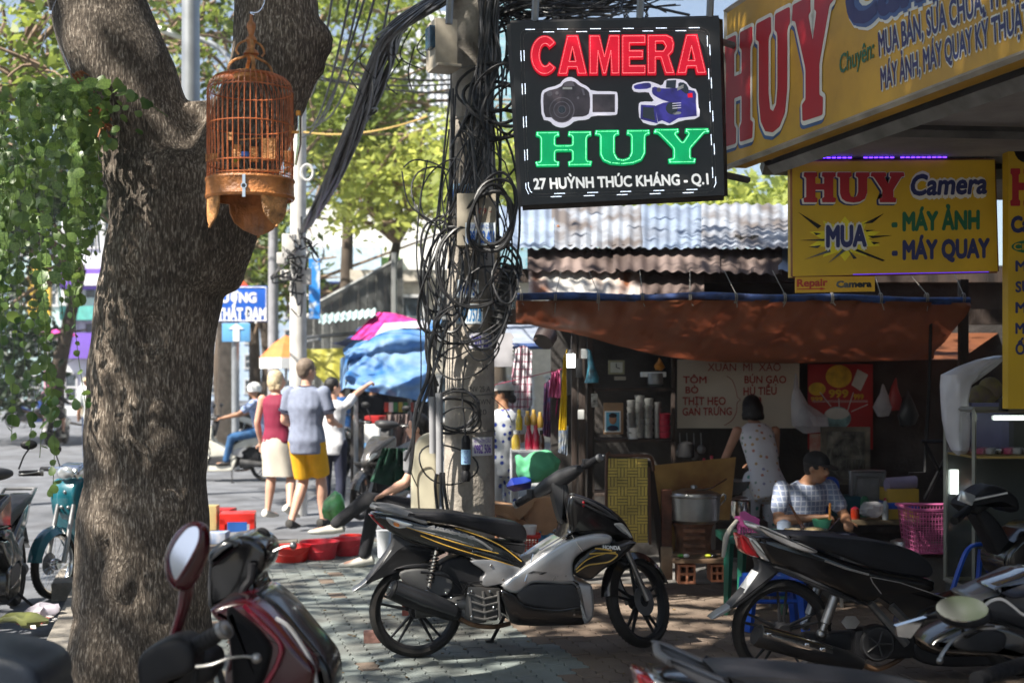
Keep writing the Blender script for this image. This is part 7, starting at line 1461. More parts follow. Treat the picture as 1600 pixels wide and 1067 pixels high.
# scorched wind guard, post, stove
scorch=mat('scorched_sheet',(.48,.28,.08),.55,col2=(.20,.08,.02),scale=2.2,var=.3,dirt=.5,thr=(.35,.6),metal=.2)
q=MB();pts=[P(1012,728,9.55),P(1150,714,9.75),P(1140,812,9.75),P(1075,812,9.65),P(1042,905,9.5),P(1036,905,9.5)];n_=6;q.add(pts+[v+V(0,.012,0) for v in pts],[tuple(range(n_)),tuple(range(2*n_ -1,n_ -1,-1))] +[(i,i+n_,(i+1) % n_+n_,(i+1) % n_) for i in range(n_)]);solo('wind_guard',q,scorch,'scorched orange-brown metal sheet shielding the stove','metal sheet',smooth=0)
stv=pth('clay_stove','charcoal stove of clay blocks standing on hollow bricks and a plank','stove',1085,912,9.45);clay=mat('clay',(.26,.12,.07),.9,var=.35,scale=9,bump=.4,dirt=.5);hbr=mat('hollow_brick',(.48,.20,.11),.85,var=.2,scale=9,bump=.3,dirt=.2)
cyl(stv,'firebox',[(26,872),(29,868),(27,840),(30,822),(34,815),(30,815)],1083,9.55,clay)
for k,y in enumerate((826,838,850,862)):pbox(stv,'clay_ring',1068,y,1102,y+6,9.38,.03,clay,.004)
pbox(stv,'post',1034,765,1050,905,9.45,.07,mat('rusty_post',(.16,.06,.035),.85,var=.5,scale=6,dirt=.3));pbox(stv,'post_foot',1033,855,1051,906,9.4,.08,mat('pale_wood',(.28,.20,.13),.85,var=.3))
pbox(stv,'plank',1052,873,1134,880,9.25,.38,mat('plank_wood',(.24,.15,.09),.85,var=.3));pbox(stv,'plank',1052,867,1134,871,9.35,.28,mat('plank_wood',(.24,.15,.09),.85))
def hollow(x0,x1,y0,y1,Y,nx_=2,nz_=2):
    a,b=P(x0,y1,Y),P(x1,y0,Y);q=MB();tx,tz=(b.x -a.x) *.12,(b.z -a.z) *.12
    for i in range(nx_+1):q.box((lerp(a.x+tx/2,b.x -tx/2,i/nx_),Y+.1,(a.z+b.z) /2),(tx,.2,b.z -a.z))
    for j in range(nz_+1):q.box(((a.x+b.x) /2,Y+.101,lerp(a.z+tz/2,b.z -tz/2,j/nz_)),(b.x -a.x -.002,.196,tz))
    q.box(((a.x+b.x) /2,Y+.18,(a.z+b.z) /2),(b.x -a.x -.01,.02,b.z -a.z -.01));q.build('hollow_brick',hbr,stv,0)
hollow(1060,1087,882,912,9.3);hollow(1111,1131,882,909,9.35)
for x,m in ((1064,mat('lime_green',(.1,.35,.05),.5)),(1072,WHT),(1106,mat('lime_yellow',(.5,.55,.03),.5)),(1116,BLK)):q=MB();q.ball(P(x,868,9.3),.02,8,None,(1.3,1,.7));q.build('scrap',m,stv)
pt=pth('cooking_pot','big aluminium pot with lid and two handles on the clay stove','pot',1086,816,9.5)
cyl(pt,'body',[(32,816),(37,811),(38,800),(39,776),(41,774),(41,772),(38,772)],1086,9.5,ALU,32);cyl(pt,'lid',[(38,773),(36,769),(20,764),(6,762),(5,758),(1,757)],1084,9.5,ALU,32)
q=MB();[q.tube(smooth_path([P(1086+sg*38,790,9.5),P(1086+sg*47,780,9.48),P(1086+sg*46,772,9.48),P(1086+sg*37,778,9.5)],4),.008,7) for sg in (-1,1)];q.tube([P(1070,768,9.4),P(1112,762,9.45),P(1135,748,9.5)],.006,6);q.build('handle',CHR,pt)
t=pth('cooking_pot','small shiny pot behind the pink holder at the cook\'s left','pot',1157,810,9.9);cyl(t,'body',[(14,810),(16,806),(16,782),(18,780),(14,778)],1157,9.9,CHR,24);cyl(t,'lid',[(16,780),(8,775),(1,774)],1157,9.9,ALU,20)
t=pth('wok','dark wok and ladle behind the pot under the cook\'s hand','wok',1150,768,10.2);cyl(t,'bowl',[(14,772),(26,764),(34,752),(35,750),(30,752)],1140,10.3,STEEL,24);q=MB();q.tube([P(1138,755,10.2),P(1118,772,9.9),P(1112,778,9.8)],[.006,.006,.012],6);q.build('ladle',CHR,t)
bx('stove_table','dark low cooking table behind the pots','table',1118,815,1200,905,9.9,.5,wdm)
# green table, pink holder, blue stool
grn_p=mat('green_plastic',(.01,.12,.08),.35,coat=.2);gt=pth('plastic_table','dark green plastic table with tapered legs beside the black scooter tail','table',1150,965,8.7)
pbox(gt,'top',1134,838,1240,850,8.6,.45,grn_p,.01)
for (x,Y_) in ((1139,8.62),(1160,9.0),(1228,8.62),(1236,9.0)):q=MB();a_=P(x,848,Y_);q.tube([a_,V(a_.x -.015,Y_,0)],[.035,.022],4);q.build('leg',grn_p,gt,0)
pk=mat('pink_plastic',(.50,.11,.27),.4,coat=.2,trans=.0)
def basket(name,label,x0b,x1b,x0t,x1t,yt,yb,Y,dep,m,nc,nr,th=.006):
    t=pth(name,label,'basket',(x0b+x1b) /2,yb,Y)
    def side(p00,p10,p01,p11,nc,nm='lattice'):
        q=MB()
        for i in range(nc+1):q.tube([p00.lerp(p10,i/nc),p01.lerp(p11,i/nc)],th*.7,4)
        for j in range(nr+1):q.tube([p00.lerp(p01,j/nr),p10.lerp(p11,j/nr)],th*(.7 if 0 <j <nr else 1.6),4)
        o=q.build(nm,m,t,0);return o
    a,b,c_,d=P(x0b,yb,Y),P(x1b,yb,Y),P(x0t,yt,Y),P(x1t,yt,Y);e=V(0,dep,0)
    c_.z=d.z;a.z=b.z
    side(a,b,c_,d,nc);side(a+e,b+e,c_+e,d+e,nc);side(a,a+e,c_,c_+e,max(3,nc // 2));side(b,b+e,d,d+e,max(3,nc // 2))
    q=MB();q.add([a,b,b+e,a+e],[(0,1,2,3)]);q.build('bottom',m,t,0)
    q=MB();q.tube([c_+V(-.01,-.01,0),d+V(.01,-.01,0),d+e+V(.01,.01,0),c_+e+V(-.01,.01,0)],.012,6,closed=True);q.build('rim',m,t);return t
basket('plastic_basket','large pink lattice laundry basket standing on the concrete step',1438,1508,1430,1520,797,864,8.9,.40,pk,17,9,.005)
basket('plastic_holder','small pink plastic holder on the green table',1157,1187,1157,1182,812,842,8.62,.12,mat('pink_bright',(.72,.13,.40),.4),7,4,.004)
q=MB();q.add([P(1156,800,8.6),P(1164,798,8.6),P(1186,812,8.6),P(1187,824,8.6),P(1156,822,8.6)] +[P(x,y,8.61) for x,y in ((1156,800),(1164,798),(1186,812),(1187,824),(1156,822))],[(0,1,2,3,4),(9,8,7,6,5)]);solo('holder_back',q,mat('pink_bright',(.72,.13,.40),.4),'raised pink back plate of the small plastic holder','plate',smooth=0)
q=MB();q.tube(smooth_path([P(1152,812,8.58),P(1140,828,8.56),P(1134,842,8.55),P(1130,870,8.55)],4),[.012,.018,.02,.012],8);solo('towel',q,cream,'white cloth hanging off the green table corner','cloth')
bl=mat('blue_plastic',(.01,.09,.55),.38,coat=.2)
stl=pth('plastic_stool','bright blue plastic stool under the tail of the black scooter','stool',1214,1000,8.2);q=MB();a_,b_=P(1172,910,8.05),P(1256,902,8.05);q.box(((a_.x+b_.x) /2,8.2,a_.z),(b_.x -a_.x,.32,.04),0,.012);q.build('seat',bl,stl)
for sx_,sy_ in ((0,0),(1,0),(0,1),(1,1)):x=lerp(a_.x+.02,b_.x -.02,sx_);y=8.06+sy_*.28;q=MB();q.tube([V(x,y,a_.z -.01),V(x+(sx_ -.5) *.06,y+(sy_ -.5) *.04,0)],[.035,.028],4);q.build('leg',bl,stl,0)
q=MB();q.tube([V(a_.x,8.06,a_.z -.12),V(b_.x,8.06,a_.z -.12)],.014,4);q.tube([V(a_.x,8.34,a_.z -.12),V(b_.x,8.34,a_.z -.12)],.014,4);q.build('brace',bl,stl)
ch=pth('plastic_chair','blue plastic chair with slotted backrest beside the pink basket','chair',1525,935,7.42)
q=MB();q.tube(smooth_path([P(1484,935,7.42),P(1500,885,7.42),P(1514,856,7.42),P(1535,850,7.44),P(1553,858,7.46),P(1562,872,7.48),P(1550,935,7.48)],5),.027,6,flat=.5);[q.tube([P(1532,858,7.44),P(1526,935,7.44)],.03,6,flat=.4)];q.build('backrest',bl,ch);q=MB();q.box(P(1522,938,7.56),(.40,.36,.03),0,.01);q.build('seat',bl,ch)
for sx_ in (-1,1):
    for sy_ in (-1,1):c_=P(1522,938,7.56);q=MB();q.tube([c_+V(sx_*.17,sy_*.15,0),V(c_.x+sx_*.2,c_.y+sy_*.18,0)],.018,6);q.build('leg',bl,ch)
bx('crate','small yellow crate behind the blue chair','crate',1520,888,1560,935,8.7,.2,mat('yellow_plastic',(.6,.38,.02),.45))
# low table with bowls
lt=pth('low_table','low dining table holding bowls in front of the eating man','table',1255,900,8.95);q=MB();a_=P(1200,843,8.85);b_=P(1325,840,8.85);q.box(((a_.x+b_.x) /2,9.05,a_.z),(b_.x -a_.x,.42,.02),0,.006);q.build('top',STEEL,lt)
for sx_ in (0,1):
    for sy_ in (0,1):q=MB();x=lerp(a_.x+.03,b_.x -.03,sx_);q.tube([V(x,8.9+sy_*.32,a_.z),V(x,8.9+sy_*.32,0)],.014,6);q.build('leg',STEEL,lt)
def bowl(name,label,cat,px,y0,y1,r,Y,m):t=pth(name,label,cat,px,y1,Y);cyl(t,'body',[(r*.55,y1),(r*.85,lerp(y1,y0,.4)),(r,y0),(r*.93,y0),(r*.7,lerp(y1,y0,.4)),(.1,lerp(y1,y0,.2))],px,Y,m,24);return t
bowl('cup','mint green plastic cup on the low table','cup',1284,811,828,15,9.05,mat('mint_plastic',(.12,.52,.30),.4));bowl('bowl','beige bowl on the low table','bowl',1240,826,838,15,9.0,mat('beige_ceramic',(.45,.36,.22),.4));bowl('bowl','grey steel bowl of noodles at the man\'s hand','bowl',1272,826,842,22,8.95,STEEL);bowl('plate','small blue plate at the table edge','plate',1262,838,843,12,8.85,bl)
q=MB();q.ball(P(1272,827,8.97),.07,12,None,(1,1,.25));solo('noodles',q,mat('noodle',(.5,.38,.2),.6,var=.3,scale=80,bump=.5),'noodles in the steel bowl','food')
q=MB();q.tube([P(1236,790,9.05),P(1262,832,9.0)],.0045,6);q.tube([P(1233,787,9.05),P(1256,830,9.0)],.0045,6);solo('chopsticks',q,mat('brown_stick',(.24,.09,.04),.5),'pair of brown chopsticks in the man\'s hand','chopsticks')
q=MB();q.tube([P(1297,786,9.0),P(1296,812,9.0)],.008,6);solo('spoon_handle',q,mat('orange_stick',(.62,.25,.05),.5),'orange spoon handle at the man\'s other hand','spoon');q=MB();q.tube([P(1312,808,8.9),P(1296,826,8.9)],.005,6);solo('steel_spoon',q,CHR,'steel spoon resting on the bowl rim','spoon')
# shrine panel, tray, boxes behind the man
sp=pth('carved_screen','grey carved panel with an oval relief standing behind the eating man','panel',1322,755,10.6);gp_=mat('grey_carved',(.26,.24,.20),.7,metal=.3,var=.4,scale=12,bump=.5);pbox(sp,'board',1286,670,1358,756,10.62,.04,gp_)
for x0,y0,x1,y1 in ((1284,667,1360,674),(1284,748,1360,757),(1284,674,1292,748),(1352,674,1360,748)):pbox(sp,'frame',x0,y0,x1,y1,10.6,.05,mat('worn_frame',(.22,.19,.14),.7,var=.4))
q=MB();q.tube([P(1322+24*math.cos(a),716+33*math.sin(a),10.61) for a in np.linspace(0,6.283,33)[:-1]],.012,6,closed=True);q.tube([P(1300,716,10.61),P(1344,716,10.61)],.01,6);[q.tube([P(1304+k*4.6,690+14*abs(k -4) /4,10.612),P(1304+k*4.6,744 -14*abs(k -4) /4,10.612)],.005,4) for k in range(9)];q.build('relief',gp_,sp)
ty=pth('steel_tray','rectangular steel tray standing upright behind the low bench','tray',1355,792,10.0)
q=MB();q.slab([(p.x,p.z) for p in (P(a,b,10) for a,b in ((1328,742),(1330,735),(1382,735),(1384,742),(1384,788),(1380,792),(1330,792),(1327,788)))],.012,.01,0,3,2);q.v=[v+V(0,10.02,0) for v in q.v];q.build('plate',STEEL,ty)
q=MB();q.tube(smooth_path([P(a,b,9.99) for a,b in ((1330,740),(1334,736),(1378,736),(1382,742),(1382,786),(1378,790),(1334,790),(1330,786),(1330,740))],3),.011,6);q.tube([P(a,b,9.99) for a,b in ((1338,745),(1374,745),(1374,782),(1338,782),(1338,745))],.006,6);q.build('rim',ALU,ty)
bx('box','dark teal box beside the steel tray','box',1298,776,1345,806,9.9,.25,mat('teal_box',(.01,.07,.10),.6));bnch=pth('bench','worn low wooden bench behind the table','bench',1385,870,9.75)
pbox(bnch,'top',1326,812,1440,820,9.7,.5,mat('bench_wood',(.16,.12,.07),.8,var=.35));pbox(bnch,'apron',1332,821,1436,832,9.74,.03,wdm)
for x in (1334,1432):pbox(bnch,'leg',x -4,832,x+4,905,9.74,.06,wdm)
yb_=pth('carton','yellow carton with a blue band on the bench','carton',1413,812,9.75);pbox(yb_,'body',1388,764,1436,812,9.75,.25,mat('carton_yellow',(.50,.33,.04),.6,var=.1));pbox(yb_,'band',1387.5,785,1436.5,795,9.745,.26,bl,.001)
q=MB();q.tube([P(1385,757,9.8),P(1430,752,9.85)],[.05,.045],12);q.v=[v+noise.noise_vector(v*12) *.015 for v in q.v];solo('rolled_bag',q,mat('lilac_plastic',(.32,.28,.42),.4),'rolled lilac plastic bag on the yellow carton','bag');q=MB();q.ball(P(1362,795,9.6),.07,12,None,(1.3,.8,.9));q.v=[v+noise.noise_vector(v*14) *.02 for v in q.v];solo('plastic_bag',q,bag,'crumpled clear bag in front of the steel tray','plastic bag',smooth=20)
bc=pth('plastic_chair','blue plastic chair back partly hidden behind the eating man','chair',1298,800,10.0);q=MB();q.tube(smooth_path([P(1290,800,10),P(1288,762,10),P(1292,750,10),P(1304,750,10),P(1308,762,10),P(1307,800,10)],4),.02,6);q.tube([P(1290,765,10),P(1307,765,10)],.02,6);q.build('backrest',bl,bc)
kit='pots, bottles and bowls crowded round the stove'
for (nm,cat_,lab,px,y0,y1,r,Y_,m_) in (('kettle','kettle','soot-black kettle under the menu banner at the left',1072,690,716,13,10.7,MATTE),('bottle','bottle','brown sauce bottle behind the big cooking pot',1100,716,752,5,10.0,mat('soy_brown',(.07,.025,.01),.15,coat=1)),('bottle','bottle','yellow cooking oil bottle behind the big cooking pot',1112,712,754,6,10.05,mat('oil_yellow',(.5,.33,.03),.12,coat=1)),
        ('bowl_stack','bowls','short stack of white bowls at the cook\'s left hand',1126,742,764,11,10.0,WHT),('pot','pot','dented dark pot on the ground right of the hollow bricks',1148,872,905,16,9.6,STEEL),('jar','jar','lidded glass jar of chillies on the bench left end',1336,792,812,7,9.75,mat('chilli',(.35,.03,.01),.2,coat=1)),('thermos','thermos','green thermos flask on the bench behind the teal box',1351,775,812,7,9.9,mat('thermos_green',(.03,.16,.08),.35)),
        ('bottle','bottle','clear water bottle between steel tray and yellow carton',1383,778,812,5,9.72,mat('water_clear',(.45,.5,.52),.1,coat=1)),('bowl_stack','bowls','stack of blue-rimmed bowls on the low table',1225,812,838,11,9.1,mat('bowl_blue',(.35,.42,.55),.3)),('pot','pot','lidded steel pot on the concrete step left of the pink basket',1408,842,864,17,9.3,ALU),('bucket','bucket','dull blue bucket under the bench',1402,862,900,15,9.6,mat('bucket_dull_blue',(.03,.09,.22),.5)),('tin','tin','rusty tin can beside the dark wooden posts',934,790,812,8,9.9,mat('rusty_tin',(.2,.09,.04),.7,var=.4))):
    t=pth(nm,lab,cat_,px,y1,Y_,kit);h_=y1 -y0;cyl(t,'body',[(r*.8,y1),(r,y1 -h_*.1),(r,y0+h_*.3),(r*(.45 if nm == 'bottle' else .95),y0+h_*.12)],px,Y_,m_,20);cyl(t,'lid',[(r*(.42 if nm == 'bottle' else .9),y0+h_*.13),(r*(.42 if nm == 'bottle' else .5),y0),(.2,y0 -1)],px,Y_,m_ if nm not in ('bottle','jar') else plr,16)
for k,(px,L_,lab) in enumerate(((1062,30,'long ladle hanging at the left of the row over the stove'),(1073,22,'short skimmer hanging second in the row over the stove'),(1084,34,'spatula hanging third in the row over the stove'),(1095,24,'small ladle hanging last in the row over the stove'))):
    q=MB();q.tube([P(px,676,11.2),P(px+1,676+L_,11.2)],.005,5);q.ball(P(px+1,678+L_,11.2),.04,8,None,(1,.3,1));solo('ladle',q,STEEL,lab,'ladle','ladles hanging over the stove')
for k,(px,y0,y1,r,m_,lab) in enumerate(((1380,600,650,16,bag,'clear bag hanging right of the noodle poster'),(1398,590,640,12,mat('red_film',(.35,.03,.03),.4),'red plastic bag hanging from the rafter'),(1418,610,665,18,mat('dark_film',(.04,.045,.05),.4),'black plastic bag hanging deepest in the shade'),(1030,560,578,8,mat('orange_film',(.5,.2,.03),.4),'small orange bag hanging over the white box'))):
    q=MB();q.loft([(P(px,y0,10.9),.005,.005),(P(px,lerp(y0,y1,.3),10.9),r*.4*.0054,.03),(P(px,lerp(y0,y1,.7),10.9),r*.0054,.05),(P(px,y1,10.9),r*.6*.0054,.03)],14);q.v=[v+noise.noise_vector(v*14) *.02 for v in q.v];solo('hanging_bag',q,m_,lab,'plastic bag',smooth=30)
q=MB();q.tube([P(1420,740,9.2),P(1445,738,9.2),P(1452,600,9.4),P(1455,480,9.3)],.012,6);solo('pipe',q,MATTE,'thin dark pipe standing in the shaded stall behind the basket','pipe')
dz=cyl(pth('basin','dark red rimmed basin under the bench','basin',1372,880,9.5),'body',[(25,880),(38,855),(40,852),(36,852)],1372,9.5,mat('dark_red_plastic',(.12,.01,.015),.4))
# black folding stand deep in the shade
fs_=pth('folding_stand','black folding cross-legged stand in the dark behind the sack','stand',1465,800,9.0);q=MB();[q.tube([P(a,b,9),P(c_,d,9)],.014,6) for a,b,c_,d in ((1445,690,1490,780),(1490,690,1445,780),(1440,690,1495,690))];q.build('legs',MATTE,fs_)
# glass display cabinet
gc=pth('display_cabinet','glass display cabinet with lit tubes and shelves at the right edge','display cabinet',1600,885,7.7);fr=mat('cabinet_frame',(.30,.30,.26),.4,metal=.5,var=.1);br_=mat('brass_edge',(.45,.30,.08),.4,metal=.5)
gx0,gx1=P(1522,0,7.6).x,P(1522,0,7.6).x+1.1;gz1,gz0=P(0,640,7.6).z,.32;gy0,gy1=7.6,8.1
q=MB()
for x in (gx0,gx1):
    for y in (gy0,gy1):q.tube([V(x,y,gz0),V(x,y,gz1)],.014,4)
for z in (gz0,gz1):
    q.tube([V(gx0,gy0,z),V(gx1,gy0,z)],.018,4);q.tube([V(gx0,gy1,z),V(gx1,gy1,z)],.018,4);q.tube([V(gx0,gy0,z),V(gx0,gy1,z)],.018,4)
q.build('frame',fr,gc,0)
zsh=P(0,715,7.6).z;q=MB();q.box(((gx0+gx1) /2,(gy0+gy1) /2,zsh),(gx1 -gx0 -.02,gy1 -gy0 -.03,.012));q.build('shelf',br_,gc,0)
q=MB();q.tube([V(gx0+.14,gy0+.06,gz1 -.05),V(gx1 -.05,gy0+.06,gz1 -.05)],.014,10);q.build('tube_light',green_gl,gc);q=MB();q.tube([V(gx0+.035,gy1 -.06,P(0,742,7.6).z),V(gx0+.035,gy1 -.06,P(0,782,7.6).z)],.026,10);q.build('tube_light',green_gl,gc)
q=MB();q.box(((gx0+gx1) /2,gy0 -.004,(gz0+gz1) /2),(gx1 -gx0 -.03,.004,gz1 -gz0 -.04));q.box((gx0 -.004,(gy0+gy1) /2,(gz0+gz1) /2),(.004,gy1 -gy0 -.03,gz1 -gz0 -.04));q.build('pane',mat('pane_glass',(.85,.95,.9),.02,trans=1,alpha=.25),gc,0)
q=MB();q.box(((gx0+gx1) /2,gy1+.01,(gz0+gz1) /2),(gx1 -gx0,.02,gz1 -gz0));q.box(((gx0+gx1) /2,(gy0+gy1) /2,.16),(gx1 -gx0,gy1 -gy0,.31));q.build('back_panel',mat('cabinet_back',(.05,.055,.05),.6),gc,0)
for k in range(9):q=MB();q.box(V(gx0+.12+k*.055,7.8,zsh+.03),(.04,.16,.035),-.5,.003);solo('camera_item',q,[mat('item_red',(.3,.02,.08),.4),mat('item_grey',(.25,.25,.27),.4),BLK][k % 3],('red','grey','black')[k % 3] +' flat case lying in the row on the cabinet shelf','case','flat cases on the cabinet shelf')
q=MB();q.box(V(gx0+.2,7.9,zsh+.17),(.24,.04,.3),.1,.004);solo('folder',q,mat('folder_blue',(.10,.10,.2),.5),'dark blue folder standing on the cabinet shelf','folder')
tr=pth('tripod','tripod with grey and dark legs standing above the cabinet at the right edge','tripod',1590,640,7.5);q=MB();q.tube([P(1583,555,7.5),P(1568,635,7.45)],.018,8);q.tube([P(1590,550,7.5),P(1588,610,7.6)],.016,8);q.build('leg',ALU,tr);q=MB();q.tube([P(1584,540,7.5),P(1600,552,7.5)],.04,8);q.tube([P(1602,600,7.5),P(1572,640,7.4)],.014,8);q.tube([P(1568,622,7.45),P(1567,642,7.45)],.025,8);q.build('head',MATTE,tr)
# ---------------------------------------------------------------- between pole and stall: clothes, bottles, cartons
ct=pth('cloth_canopy','grey-blue canvas canopy behind the pole above the hanging clothes','canopy',840,540,13);q=cloth([P(740,486,15),P(900,505,15)],[P(740,541,12.6),P(905,541,12.6)],20,8,.05,.08,8);q.build('sheet',mat('canvas_blue_grey',(.30,.34,.42),.8,var=.25,scale=2),ct,80);q=MB();q.tube([P(738,541,12.6),P(905,541,12.6)],.03,8);q.build('rod',mat('blue_pipe',(.02,.07,.32),.45),ct)
hs_=pth('spotlight','dark lamp housing hanging under the tarpaulin edge','lamp',852,540,9.9);q=MB();q.tube([P(862,512,9.9),P(855,522,9.85),P(848,534,9.8)],[.03,.085,.08],16);q.tube([P(862,512,9.9),P(868,500,9.9)],.01,6);q.tube([P(842,525,9.8),P(834,533,9.8)],.012,6);q.build('housing',mat('brown_black',(.045,.03,.028),.4),hs_)
nbd=pth('white_board','white notched board hanging right of the pole','board',785,573,9.4);pts=[(768,520),(798,520),(803,525)] +[(803 -(3 if k % 2 else 0),528+k*3) for k in range(12)] +[(803,566),(799,573),(768,573)];q=MB();q.prism(pts,lambda p:P(p[0],p[1],9.4),lambda p:P(p[0],p[1],9.44));q.build('board',mat('board_grey_white',(.52,.51,.55),.6,var=.1),nbd,0)
plaid=check_mat('plaid_pastel',(.62,.58,.62),(.35,.12,.18),14,.16)
def garment(label,top,bot,Y,m,seed,wr=.05):q=cloth([P(a,b,Y) for a,b in top],[P(a,b,Y) for a,b in bot],24,20,0,wr,seed,3.5);solo('hanging_garment',q,m,label,'garment','clothes hanging behind the pole',smooth=80)
garment('pale checked dress hanging behind the white board',((806,545),(818,540),(831,548)),((792,636),(812,648),(832,632)),12.2,plaid,1);garment('pink shirt hanging left of the yellow one',((862,582),(874,578)),((856,620),(878,622)),11.4,mat('pink_shirt',(.65,.14,.32),.8),2);garment('magenta trousers hanging under the pink shirt',((864,618),(880,618)),((860,690),(872,685)),11.5,mat('magenta_cloth',(.45,.01,.14),.8),3)
garment('long yellow garment hanging beside the stall posts',((880,560),(886,545)),((873,672),(885,672)),11.0,mat('bright_yellow',(.85,.60,.01),.8),4,.03);garment('patterned garment hanging under the yellow one',((873,665),(888,665)),((872,706),(886,712)),11.1,mat('patterned',(.5,.48,.4),.8,col2=(.1,.2,.4),scale=20),5,.03);garment('dark printed blouse hanging left of the pink shirt',((850,600),(863,590)),((847,680),(862,684)),11.7,mat('printed_dark',(.10,.12,.3),.8,col2=(.4,.1,.2),scale=25),6)
garment('grey sleeve hanging right of the yellow garment',((885,570),(893,572)),((886,618),(892,616)),10.9,mat('grey_cloth2',(.2,.2,.2),.8),7,.02)
q=MB();q.tube([P(770,602,11.2),P(830,588,11.2),P(885,575,11.2)],.004,5);solo('clothes_line',q,mat('pink_string',(.45,.06,.12),.7),'thin pink line strung between pole and stall post','string')
bs=pth('bottle_shelf','small white metal rack holding sauce jars and bottles','shelf',826,800,10.9);q=MB()
for x in (799,852):
    for Y_ in (10.8,11.1):q.tube([P(x,703,10.8) +V(0,Y_ -10.8,0),V(P(x,0,10.8).x,Y_,0)],.012,6)
q.build('frame',mat('rack_white',(.5,.52,.55),.4),bs)
for y in (703,755):q=MB();q.box(P(826,y,10.95),(.30,.34,.015));q.build('shelf',mat('rack_white',(.5,.52,.55),.4),bs)
for (px,y0,y1,r,m,cm2,lab) in ((806,672,702,7,mat('pickle_yellow',(.42,.30,.04),.2,coat=1),WHT,'wide yellow jar with white lid at the rack left end'),(811,640,672,5.5,mat('sauce_yellow',(.65,.48,.02),.2,coat=1),mat('yellow_cap',(.6,.45,.03),.4),'tall yellow squeeze bottle standing on the left jar'),(826,662,702,6,mat('drink_red',(.42,.015,.05),.15,coat=1),plr,'red bottle, first of the two on the rack'),(837,662,702,6,mat('drink_red',(.42,.015,.05),.15),plr,'red bottle, second of the two on the rack'),(824,642,664,5,mat('tea_brown',(.30,.18,.03),.2,coat=1),mat('gold_cap',(.6,.4,.1),.4),'gold-capped jar behind the red bottles at the left'),(834,640,664,5,mat('tea_brown',(.30,.18,.03),.2),mat('gold_cap',(.6,.4,.1),.4),'gold-capped jar behind the red bottles in the middle'),(844,644,668,5,mat('tea_brown',(.30,.18,.03),.2),mat('gold_cap',(.6,.4,.1),.4),'gold-capped jar behind the red bottles at the right'),(846,672,702,5,mat('dark_bottle',(.08,.03,.02),.15,coat=1),BLK,'dark bottle at the right end of the rack')):
    t=pth('bottle',lab,'bottle',px,y1,10.9,'bottles on the rack');cyl(t,'body',[(r*.9,y1),(r,y1 -2),(r,lerp(y0,y1,.45)),(r*.5,lerp(y0,y1,.2))],px,10.9,m,16);cyl(t,'cap',[(r*.55,lerp(y0,y1,.2)),(r*.55,y0),(.2,y0 -.5)],px,10.9,cm2,12)
ht=pth('sun_hat','floppy mint green cloth hat hanging above the scooter handlebar','hat',838,752,9.2);gm_=mat('mint_cloth',(.10,.42,.21),.75,var=.1,bump=.15,bscale=40);zz=lambda x,y,Y=9.2:P(760+x/3.335,480+y/3.335,Y)
q=MB();q.loft([(zz(285,752),.04,.04),(zz(285,762),.09,.08),(zz(288,800),.115,.10),(zz(275,850),.13,.12),(zz(258,888),.10,.09),(zz(245,915),.04,.04)],22);q.tube(smooth_path([zz(160,795),zz(175,800),zz(185,850),zz(215,890)],4),[.02,.045,.045,.04],10);q.tube([zz(350,790),zz(368,800),zz(350,840)],.03,8)
q=remeshed(q,.012,6,.6);q.v=[v+noise.noise_vector(v*7) *.035+noise.noise_vector(v*16) *.012 for v in q.v];q.build('cloth',gm_,ht,80)
q=MB();q.tube([zz(105,935,9.1),zz(135,925,9.1),zz(225,912,9.15)],[.01,.05,.045],4);solo('blue_package',q,mat('deep_blue_plastic',(.01,.03,.28),.4,coat=.3),'dark blue pointed package under the green hat','package',smooth=0)
kb=mat('kraft_card',(.46,.26,.14),.85,var=.12,scale=6,bump=.15)
zq=lambda x,y:(540+x/2.808,680+y/2.808)
def carton(label,pts,Y,dep,txt=None):
    t=pth('carton',label,'carton',820,870,Y);q=MB();pp=[zq(*p) for p in pts];q.prism(pp,lambda p:P(p[0],p[1],Y),lambda p:P(p[0],p[1],Y) +V(0,dep,0));q.build('box',kb,t,0);return t
t=carton('open brown carton printed with rows of dark letters behind the scooter seat',[(780,330),(830,275),(930,270),(955,300),(955,430),(840,440),(780,400)],9.0,.3)
q=MB()
for i,w in enumerate(('CARTON','HÀNG','SỐ 12')):x,y=790+i*8,300 -i*14;q.text(w,P(*zq(730+i*22,358),8.985),P(*zq(790+i*22,290),8.985),P(*zq(722+i*22,350),8.985),.01)
for k in range(6):q.box(P(*zq(935,300+k*20),8.985),(.025,.003,.012))
q.build('lettering',mat('print_black',(.03,.025,.02),.8),t,0)
t=carton('flattened brown carton flap lying against the pole foot',[(640,300),(790,318),(800,345),(740,372),(660,345),(638,330)],8.9,.25);t=carton('tilted brown carton panel with dark marks below the blue package',[(735,345),(790,260),(815,250),(845,270),(800,335),(760,372)],8.88,.02)
t=carton('long brown carton edge behind the scooter seat',[(640,355),(780,370),(850,420),(840,450),(740,440),(650,400)],8.95,.3)
cyl(pth('cup','white paper cup on the red crate behind the scooter seat','cup',828,838,8.8),'body',[(8,838),(11,822),(11,820)],828,8.8,WHT)
basket('plastic_crate','small bright red lattice crate behind the scooter seat',817,838,815,841,838,868,8.75,.14,mat('red_plastic',(.60,.03,.02),.4),5,4,.005)
q=MB();q.grid(lambda u,v:P(lerp(838,885,u),lerp(868,832,v),9.0) +V(0,.05*noise.noise(V(u*6,v*6,1)),.03*noise.noise(V(u*5,v*5,4))),14,10);solo('blue_sheet',q,mat('light_blue_plastic',(.10,.35,.62),.4,coat=.3),'crumpled light blue plastic sheet behind the scooter footboard','plastic sheet',smooth=80)
q=MB();a_=P(690,905,8.15);
